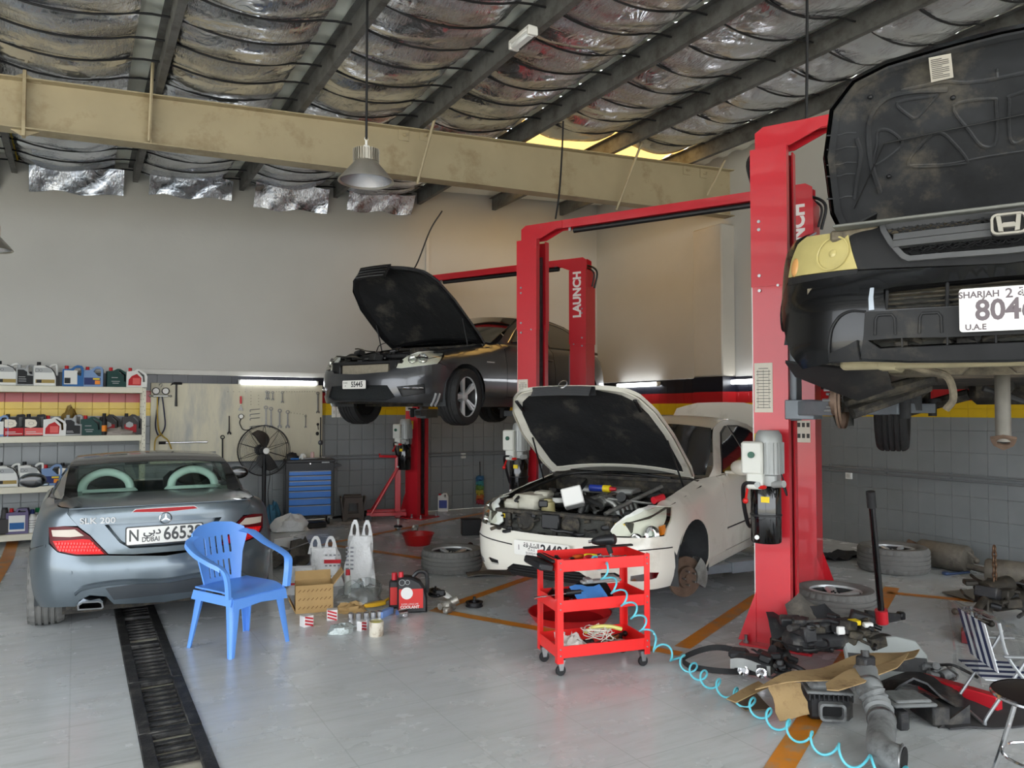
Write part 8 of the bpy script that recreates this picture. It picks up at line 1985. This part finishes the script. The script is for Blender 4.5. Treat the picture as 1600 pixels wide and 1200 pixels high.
q = G(1262, 1000, .12); t = thing('torn_liner', 'torn black wheel-arch liner propped against the near lift post', 'car part', q, R(-35))
rows = [[(-.26 + .05 * i, -.10 + .03 * j, .04 + .025 * j + .05 * sin(i * .7 + .4 * j) + .012 * sin(2.9 * i + 1.7 * j) - .05 * (abs(i - 5) / 5) ** 2) for i in range(11)] for j in range(7)]
MB().solid_sheet(rows, .008).build('liner', m_dp, t); MB().solid_sheet([[(-.12 + .05 * i, .0 + .03 * j, .16 + .03 * j - .03 * abs(i - 2) + .015 * sin(2 * i + j)) for i in range(6)] for j in range(5)], .006).build('torn_flap', m_dustp, t)
q = G(1386, 985); t = thing('arm_bracket', 'black plastic arm sticking out to the right behind the jack handle', 'car part', (q.x, q.y, .05), R(-10)); MB().prism([(-.2, 0), (.12, .02), (.16, .06), (.1, .07), (-.2, .12)], -.02, .02, RX(pi / 2)).build('arm', m_dp, t); MB().box((.14, 0, .05), (.05, .06, .06), b=.01).build('clip', m_black, t)
q = G(1218, 1017); tag(MB(T(q.x, q.y, 0) @ RZ(.3)).box((0, 0, .06), (.13, .09, .08), b=.01).tube([(.02, 0, .06), (.14, .02, .06)], .04, 12).build('rusty_block', mat('rust_brown', (70, 52, 42), .7, .4, var=.3, vscale=20)), 'brown rusty metal block on the lift base plate', 'car part')
q = G(1178, 1058); t = thing('headlamp_unit', 'stripped headlamp unit with clear lens on the floor before the lift', 'car part', (q.x, q.y, 0), R(-55))
MB().box((0, 0, .08), (.26, .14, .12), b=.04).box((-.1, .05, .12), (.12, .12, .06), b=.02).build('housing', m_dp, t); MB().solid_sheet([[(-.13 + .04 * i, -.075 - .02 * sin(i), .12 - .02 * j + .02 * sin(i * .9)) for i in range(7)] for j in range(4)], .008).build('clear_edge', m_alum, t)
for x in (-.05, .06): MB(T(x, -.085, .06) @ RX(pi / 2)).lathe([(.025, 0), (.035, .012), (.03, .014), (.015, .0), (0, 0)], 20).build('lamp_socket', m_chrome, t)
clutter(t, 'bracket', (.02, .22, -.05, .1, .05, .16), 24, [m_dp, m_black], 71, size=(.03, .08))
q = G(1122, 1043); pts = crom([(-.2, -.08, .03), (-.22, .06, .035), (-.05, .15, .08), (.1, .08, .10), (.16, -.02, .06), (.2, -.12, .03), (.05, -.16, .03), (-.1, -.14, .03)], 6, closed=True)
o = MB().sheet([[p + V((0, 0, -.018)) for p in pts] + [pts[0] + V((0, 0, -.018))], [p + V((0, 0, .018)) for p in pts] + [pts[0] + V((0, 0, .018))], [p * .97 + V((0, 0, .018)) for p in pts] + [pts[0] * .97 + V((0, 0, .018))], [p * .97 + V((0, 0, -.018)) for p in pts] + [pts[0] * .97 + V((0, 0, -.018))]]).build('drive_belt', m_rubber); o.location = (q.x, q.y, 0); o.rotation_euler = (0, 0, R(-40)); tag(o, 'black drive belt looped on the floor beside the headlamp unit', 'belt')
q = G(1222, 1045); t = thing('steering_knuckle', 'black wheel-hub part with a round rim beside the headlamp unit', 'car part', (q.x, q.y, .09), .3); MB(RX(R(62))).lathe([(.10, -.008), (.108, 0), (.10, .008), (.094, 0)], 32, closed=True).build('ring', m_black, t); MB().ball((0, 0, 0), (.05, .05, .045)).tube([(0, 0, 0), (.07, -.07, -.04)], .02, 8).tube([(-.04, 0, .02), (-.1, .02, .05)], .035, 10).build('hub', m_dp, t)
def board(pts, z0, label, m, th=.006, seed=1, amp=.012, name='cardboard_sheet', zs=None):
 P = [G(x, y, z0 if zs is None else zs[i]) for i, (x, y) in enumerate(pts)]; c_ = sum(P, V((0, 0, 0))) / len(P); loc = V((c_.x, c_.y, 0)); o2 = [(p.x - c_.x, p.y - c_.y) for p in P]
 if area2(o2) < 0: o2 = o2[::-1]; P = P[::-1]
 vs, ts = fill([o2], .07)
 def zz(x, y):
  s_ = w_ = 0
  for p in P: d = 1 / ((p.x - c_.x - x) ** 2 + (p.y - c_.y - y) ** 2 + 1e-4); s_ += d * p.z; w_ += d
  return s_ / w_ + amp * sin(9 * x + seed) * sin(7 * y + seed * 2)
 o = MB().tris([(a, b, zz(a, b)) for a, b in vs], ts, th).build(name, m); o.location = loc; tag(o, label, 'cardboard', 'cardboard pieces'); return o
m_card2 = mat('stained_cardboard', (160, 134, 94), .85, var=.15, vscale=5, dirt=(98, 74, 48), dscale=5, damt=.4)
board([(1180, 1074), (1240, 1050), (1330, 1028), (1437, 1012), (1428, 1026), (1360, 1050), (1300, 1062), (1230, 1068)], .24, 'large stained cardboard sheet bridging the scattered car parts', m_card2, seed=2, amp=.015)
board([(1290, 1066), (1335, 1046), (1420, 1022), (1402, 1040), (1350, 1066), (1310, 1078), (1292, 1076)], .27, 'torn upper cardboard layer lying over the large sheet', m_card2, seed=5, amp=.015)
a3 = [at(1199, 1066, 4.30), at(1249, 1066, 4.30), at(1266, 1117, 4.18), at(1217, 1127, 4.15)]; c3 = sum(a3, V((0, 0, 0))) / 4; rows = [[a3[0].lerp(a3[1], i / 5).lerp(a3[3].lerp(a3[2], i / 5), j / 5) - V((c3.x, c3.y, 0)) + V((0, .01 * sin(i + 2 * j), 0)) for i in range(6)] for j in range(6)]
o = MB().solid_sheet(rows, .005).build('cardboard_flap', m_card2); o.location = (c3.x, c3.y, 0); tag(o, 'small square stained cardboard flap facing the camera', 'cardboard', 'cardboard pieces')
board([(1135, 1090), (1185, 1065), (1200, 1075), (1150, 1096)], .1, 'narrow cardboard strip at the left end of the pile', m_card2, seed=7, amp=.006)
board([(1140, 1092), (1180, 1080), (1205, 1108), (1165, 1110)], .012, 'dark cardboard scrap lying flat on the floor at the left of the pile', mat('dark_cardboard', (104, 90, 72), .9), seed=8, amp=.004)
m_gp = mat('grey_dusty_plastic', (120, 122, 122), .6, var=.12, vscale=7, dirt=(58, 58, 58), dscale=6, damt=.5)
q = G(1308, 1128); t = thing('air_filter_box', 'dusty black air filter box with square inlet facing the camera', 'car part', (q.x, q.y + .06, 0), R(-38)); t.scale = (.85, .85, .85)
MB().box((0, .05, .09), (.28, .26, .16), b=.025).build('lower_case', m_dp, t); MB().box((0, .05, .185), (.29, .27, .02), b=.006).build('flange', m_gp, t); MB().box((0, .06, .215), (.25, .22, .06), b=.025).build('cover', m_gp, t)
MB(T(0, -.09, .085) @ RX(pi / 2)).prism(rrect(.16, .11, .025, 4), 0, .05, holes=[rrect(.13, .08, .018, 4)]).build('inlet_frame', m_gp, t); MB(T(0, -.085, .085) @ RX(pi / 2)).prism(rrect(.135, .085, .018, 4), 0, .004).build('inlet_void', m_dark_gap, t)
for k in range(10): MB().box((-.13 + .029 * k, -.085, .16), (.008, .02, .04)).build('rib', m_dp, t)
hp = [G(1352, 1050, .25), G(1358, 1075, .22), G(1370, 1100, .16), G(1378, 1130, .11), G(1376, 1155, .09), G(1378, 1172, .085), G(1395, 1183, .085), G(1412, 1188, .085)]
t = thing('intake_hose', 'dusty grey air intake hose with clamp lying towards the camera', 'car part', (hp[4].x, hp[4].y, 0)); off_ = V((hp[4].x, hp[4].y, 0)); pa_ = [p - off_ for p in crom(hp, 8)]
rr_ = []
for i in range(len(pa_)): k = i / (len(pa_) - 1); rr_.append(.066 + (.007 * sin(i * 2.4) if .15 < k < .4 else 0))
MB().tube(pa_, rr_, 22).build('hose', m_gp, t)
for i in (len(pa_) - 3, int(len(pa_) * .14), int(len(pa_) * .4)): MB().tube([pa_[i], pa_[i + 1]], .071, 22).build('clamp', m_steel, t)
MB().tube([pa_[-1] - (pa_[-1] - pa_[-2]) * .1, pa_[-1] + (pa_[-1] - pa_[-2]).normalized() * .004], .06, 20).build('hose_mouth', m_dark_gap, t)
MB().tube([pa_[2] + V((0, 0, .05)), pa_[2] + V((.02, .02, .13))], .022, 10).box(pa_[1] + V((0, 0, .07)), (.09, .07, .06), b=.01).build('sensor', m_dp, t)
q = G(1402, 1072); t = thing('trim_panel', 'light grey door trim panel with dark stripe standing in the pile', 'car part', (q.x, q.y, 0), R(-32))
po = [(-.28, 0), (.2, 0), (.22, .18), (.17, .27), (.05, .30), (-.28, .27)]
MB(RX(R(62))).prism(po, -.02, .02, bev=.01).build('panel', mat('trim_grey', (150, 154, 152), .6, var=.05), t); MB(RX(R(62))).prism([(-.27, .10), (.2, .07), (.205, .16), (-.27, .19)], .018, .026).build('dark_stripe', m_dp, t)
q = G(1425, 1100); t = thing('dark_guard', 'dark grey moulded plastic guard behind the intake hose', 'car part', (q.x, q.y, 0), R(-30)); MB().solid_sheet([[(-.2 + .08 * i, -.1 + .08 * j, .05 + .12 * (1 - abs(i - 2.5) / 3) + .04 * sin(i + j)) for i in range(7)] for j in range(4)], .012).build('guard', m_dp, t)
q = G(1425, 1130); t = thing('battery_tray', 'grey and black plastic tray with open corner near the folding chair', 'car part', (q.x, q.y, 0), R(-25))
MB().box((-.02, .02, .12), (.24, .2, .02), RX(.0), b=.008).box((-.02, .02, .135), (.2, .16, .02), b=.008).build('top_plate', m_gp, t); MB().box((.12, .03, .06), (.1, .22, .1), b=.01).box((-.1, 0, .05), (.06, .2, .1), b=.01).build('tray_body', m_dp, t); MB().prism([(.1, 0), (.28, 0), (.28, .12)], -.006, .006, T(0, -.07, 0) @ RX(pi / 2)).build('corner_gusset', m_dp, t)
q0, q1 = G(1438, 1050, .1), G(1562, 1085, .1); o = MB().box((0, 0, 0), ((q1 - q0).length, .07, .09), b=.006).build('red_steel_bar', m_red); o.location = (q0 + q1) / 2; o.rotation_euler = (0, 0, math.atan2((q1 - q0).y, (q1 - q0).x)); tag(o, 'red painted steel bar lying behind the folding chair', 'bar')
o.location.z = .046
q = G(1462, 1068); t = rough_part('switch_cluster', 'small black and grey mechanical part beside the red bar', 1462, 1070, 0, (.07, .06, .14), 81, [m_dp, m_gp], 22)
q = G(1545, 1118); tag(MB(T(q.x, q.y, 0) @ RZ(R(-25))).solid_sheet([[(-.35 + .12 * i, -.18 + .12 * j, .015 + .008 * sin(i * 2 + j) + .02 * (j == 3)) for i in range(7)] for j in range(4)], .01).build('rubber_mat', mat('dusty_mat', (52, 52, 53), .85, var=.2, vscale=6)), 'dusty black rubber mat under the folding chair', 'mat')
q = G(1517, 1005); o = MB().box((0, 0, .05), (.12, .1, .09), b=.004).box((0, .2, .05), (.1, .3, .07), b=.004).build('red_beam_end', mat('dark_red_beam', (112, 22, 30), .4)); o.location = (q.x, q.y, .0); o.rotation_euler = (0, 0, R(-60)); tag(o, 'dark red hollow beam end poking out behind the folding chair', 'bar')
q = G(1566, 1120); t = thing('folding_chair', 'folding chair with blue striped fabric wrapped in clear plastic', 'chair', (q.x, q.y, 0), R(-38)); t.scale = (.7, .7, .7); m_gt = mat('grey_tube', (150, 152, 154), .35, .5)
for sg in (-1, 1):
 MB().tube(crom([(-.23, sg * .24, .02), (-.2, sg * .24, .1), (.06, sg * .24, .5), (.12, sg * .24, .62)], 6), .013, 8).build('rear_leg', m_gt, t)
 MB().tube(crom([(.28, sg * .25, .02), (.2, sg * .25, .2), (-.05, sg * .25, .52), (-.12, sg * .25, .8)], 6), .013, 8).build('front_leg', m_gt, t); MB().box((.06, sg * .26, .55), (.32, .04, .025), b=.01).build('armrest', m_gt, t)
MB().tube([(-.23, -.24, .02), (-.23, .24, .02)], .013, 8).build('floor_bar', m_gt, t)
for k in range(8): MB().box((-.02, -.21 + .06 * k, .36), (.4, .06, .006)).build('fabric_stripe', mat('navy_cloth', (34, 44, 80), .8) if k % 2 else mat('white_cloth', (206, 208, 212), .8), t)
for k in range(8): MB().box((0, 0, 0), (.006, .06, .38), T(-.17, -.21 + .06 * k, .60) @ RY(R(-14))).build('back_stripe', MATS['navy_cloth'] if k % 2 else MATS['white_cloth'], t)
rows = [[(-.26 + .1 * j, -.26 + .065 * i, .84 - .03 * j - .25 * (j > 3) * (j - 3) + .02 * sin(i * 2.1 + j)) for i in range(9)] for j in range(6)]
MB().sheet(rows).build('plastic_film', m_clr, t, sharp=60); MB().sheet([[(-.27 - .02 * sin(i + j), -.26 + .065 * i, .84 - .13 * j) for i in range(9)] for j in range(5)]).build('plastic_film', m_clr, t, sharp=60)
q = at(1632, 1085, 3.4); t = thing('round_seat_chair', 'chrome-legged chair with round dark seat at the right edge of the photo', 'chair', (q.x, q.y, 0), R(-30))
MB().lathe([(0, .46), (.18, .458), (.2, .45), (.2, .435), (0, .43)], 36).build('seat', mat('dark_brown_seat', (42, 36, 35), .4), t); MB().lathe([(.198, .436), (.206, .44), (.206, .45), (.2, .455)], 36).build('seat_rim', m_chrome, t)
for k in range(4): a = pi / 4 + k * pi / 2; MB().tube([(.1 * cos(a), .1 * sin(a), .435), (.16 * cos(a), .16 * sin(a), .2), (.22 * cos(a), .22 * sin(a), .0)], .011, 8).build('leg', m_chrome, t)
MB().tube([(.165 * cos(2 * pi * k / 24), .165 * sin(2 * pi * k / 24), .18) for k in range(24)], .007, 6, closed=True).build('foot_ring', m_chrome, t)
m_muf = mat('dirty_muffler', (118, 112, 102), .6, .4, var=.25, vscale=9, dirt=(70, 66, 60), dscale=5, damt=.4)
p0, p1 = G(1438, 862, .14), G(1512, 874, .14); t = thing('exhaust_muffler', 'dirty round exhaust muffler with bent pipe lying along the right wall', 'muffler', (0, 0, 0)); c_ = (p0 + p1) / 2; t.location = (c_.x, c_.y, 0); a0, a1 = p0 - V((c_.x, c_.y, 0)), p1 - V((c_.x, c_.y, 0)); d = (a1 - a0).normalized()
MB().tube([a0 - d * .0, a0 + d * .02, a1 - d * .02, a1], [.125, .14, .14, .13], 28).build('canister', m_muf, t); MB().tube([a1 + V((0, 0, -.07)), a1 + d * .06 + V((0, 0, -.075)), a1 + d * .2 + V((0, -.05, -.09)), a1 + d * .75 + V((0, -.25, -.09))], .032, 12).build('pipe', m_muf, t)
MB().tube([a0 + V((0, 0, .05)), a0 - d * .14 + V((0, 0, .09))], .03, 10).tube([a0 + V((0, 0, -.02)), a0 - d * .16 + V((0, 0, .0))], .028, 10).build('tail_stub', m_rust, t); MB().tube([a1 + V((0, 0, .08)), a1 + d * .08 + V((0, 0, .02))], .014, 8).ball(a1 + d * .09, .03).build('hanger', m_muf, t)
q = G(1606, 918); t = thing('front_muffler', 'second exhaust silencer lying at the right edge behind the axle', 'muffler', (q.x, q.y + .05, 0), R(-70)); MB().tube([(-.3, 0, .12), (-.28, 0, .12), (.28, 0, .12), (.3, 0, .12)], [.1, .115, .115, .1], 24).build('canister', m_muf, t); MB().tube([(.3, 0, .12), (.5, .05, .1)], .03, 10).build('pipe', m_muf, t)
q = G(1555, 975); t = thing('axle_subframe', 'dark greasy front subframe with control arms at the right edge', 'car part', (q.x + .1, q.y + .05, 0), R(-10)); m_gr = mat('greasy_steel', (52, 48, 42), .55, .4, var=.4, vscale=10, dirt=(90, 80, 66), dscale=6, damt=.4)
MB().tube(crom([(-.42, -.12, .05), (-.36, -.1, .10), (-.2, -.05, .18), (-.05, 0, .22), (.3, .05, .22)], 6), .03, 10).ball((-.43, -.13, .05), .045).build('control_arm', m_gr, t); MB().box((.15, .02, .16), (.5, .25, .14), b=.05).tube([(-.1, .02, .25), (.2, .04, .27)], .07, 14).box((-.15, -.05, .1), (.06, .06, .2), b=.01).build('casting', m_gr, t)
MB().tube([(-.46, -.02, .12), (-.25, -.16, .04)], .012, 8).ball((-.46, -.02, .12), .025).ball((-.25, -.16, .04), .025).build('tie_rod', m_gr, t); clutter(t, 'bracket', (-.15, .4, -.12, .15, .05, .3), 40, [m_gr, m_dp], 91, size=(.04, .12))
ch_ = MB()
for k in range(8): ch_.tube([(.02 * cos(2 * pi * j / 12) * (1 if k % 2 else .3), .02 * cos(2 * pi * j / 12) * (.3 if k % 2 else 1), .28 + .042 * k + .03 * sin(2 * pi * j / 12)) for j in range(12)], .007, 6, closed=True)
ch_.build('lifting_chain', mat('rusty_chain', (100, 76, 58), .5, .7), t)
o = MB().box((0, 0, .02), (.4, .3, .012), b=.003).build('steel_plate', mat('dull_plate', (112, 108, 100), .6, .3)); q = G(1520, 932); o.location = (q.x, q.y, 0); o.rotation_euler = (0, 0, -.2); tag(o, 'flat grey plate on the floor under the chain', 'plate')
q = G(1555, 880); o = MB(RX(R(70)) @ RZ(R(18))).prism(rrect(.6, .14, .01), 0, .01).build('metal_strip', mat('grey_strip', (110, 110, 108), .6)); o.location = (q.x + .1, q.y, .2); tag(o, 'grey sheet strip leaning at the right wall above the silencer', 'strip')
q = G(1312, 872); tag(MB(T(q.x, q.y, 0)).solid_sheet([[(-.28 + .08 * i, -.14 + .08 * j, .03 + .03 * sin(i * 1.7 + j * 1.1)) for i in range(8)] for j in range(5)], .008).build('black_sheet', mat('black_cloth', (38, 38, 40), .8, bump=.3, bscale=30)), 'crumpled black sheet on the floor beyond the near lift', 'cloth')
q = G(1498, 897); tag(MB(T(q.x, q.y, .012) @ RZ(-.2)).box((0, 0, 0), (.28, .04, .02), b=.006).box((-.16, .01, .005), (.06, .06, .03), b=.008).build('blue_scraper', mat('blue_grey', (66, 84, 120), .5)), 'small blue-grey scraper on the floor below the muffler', 'tool')
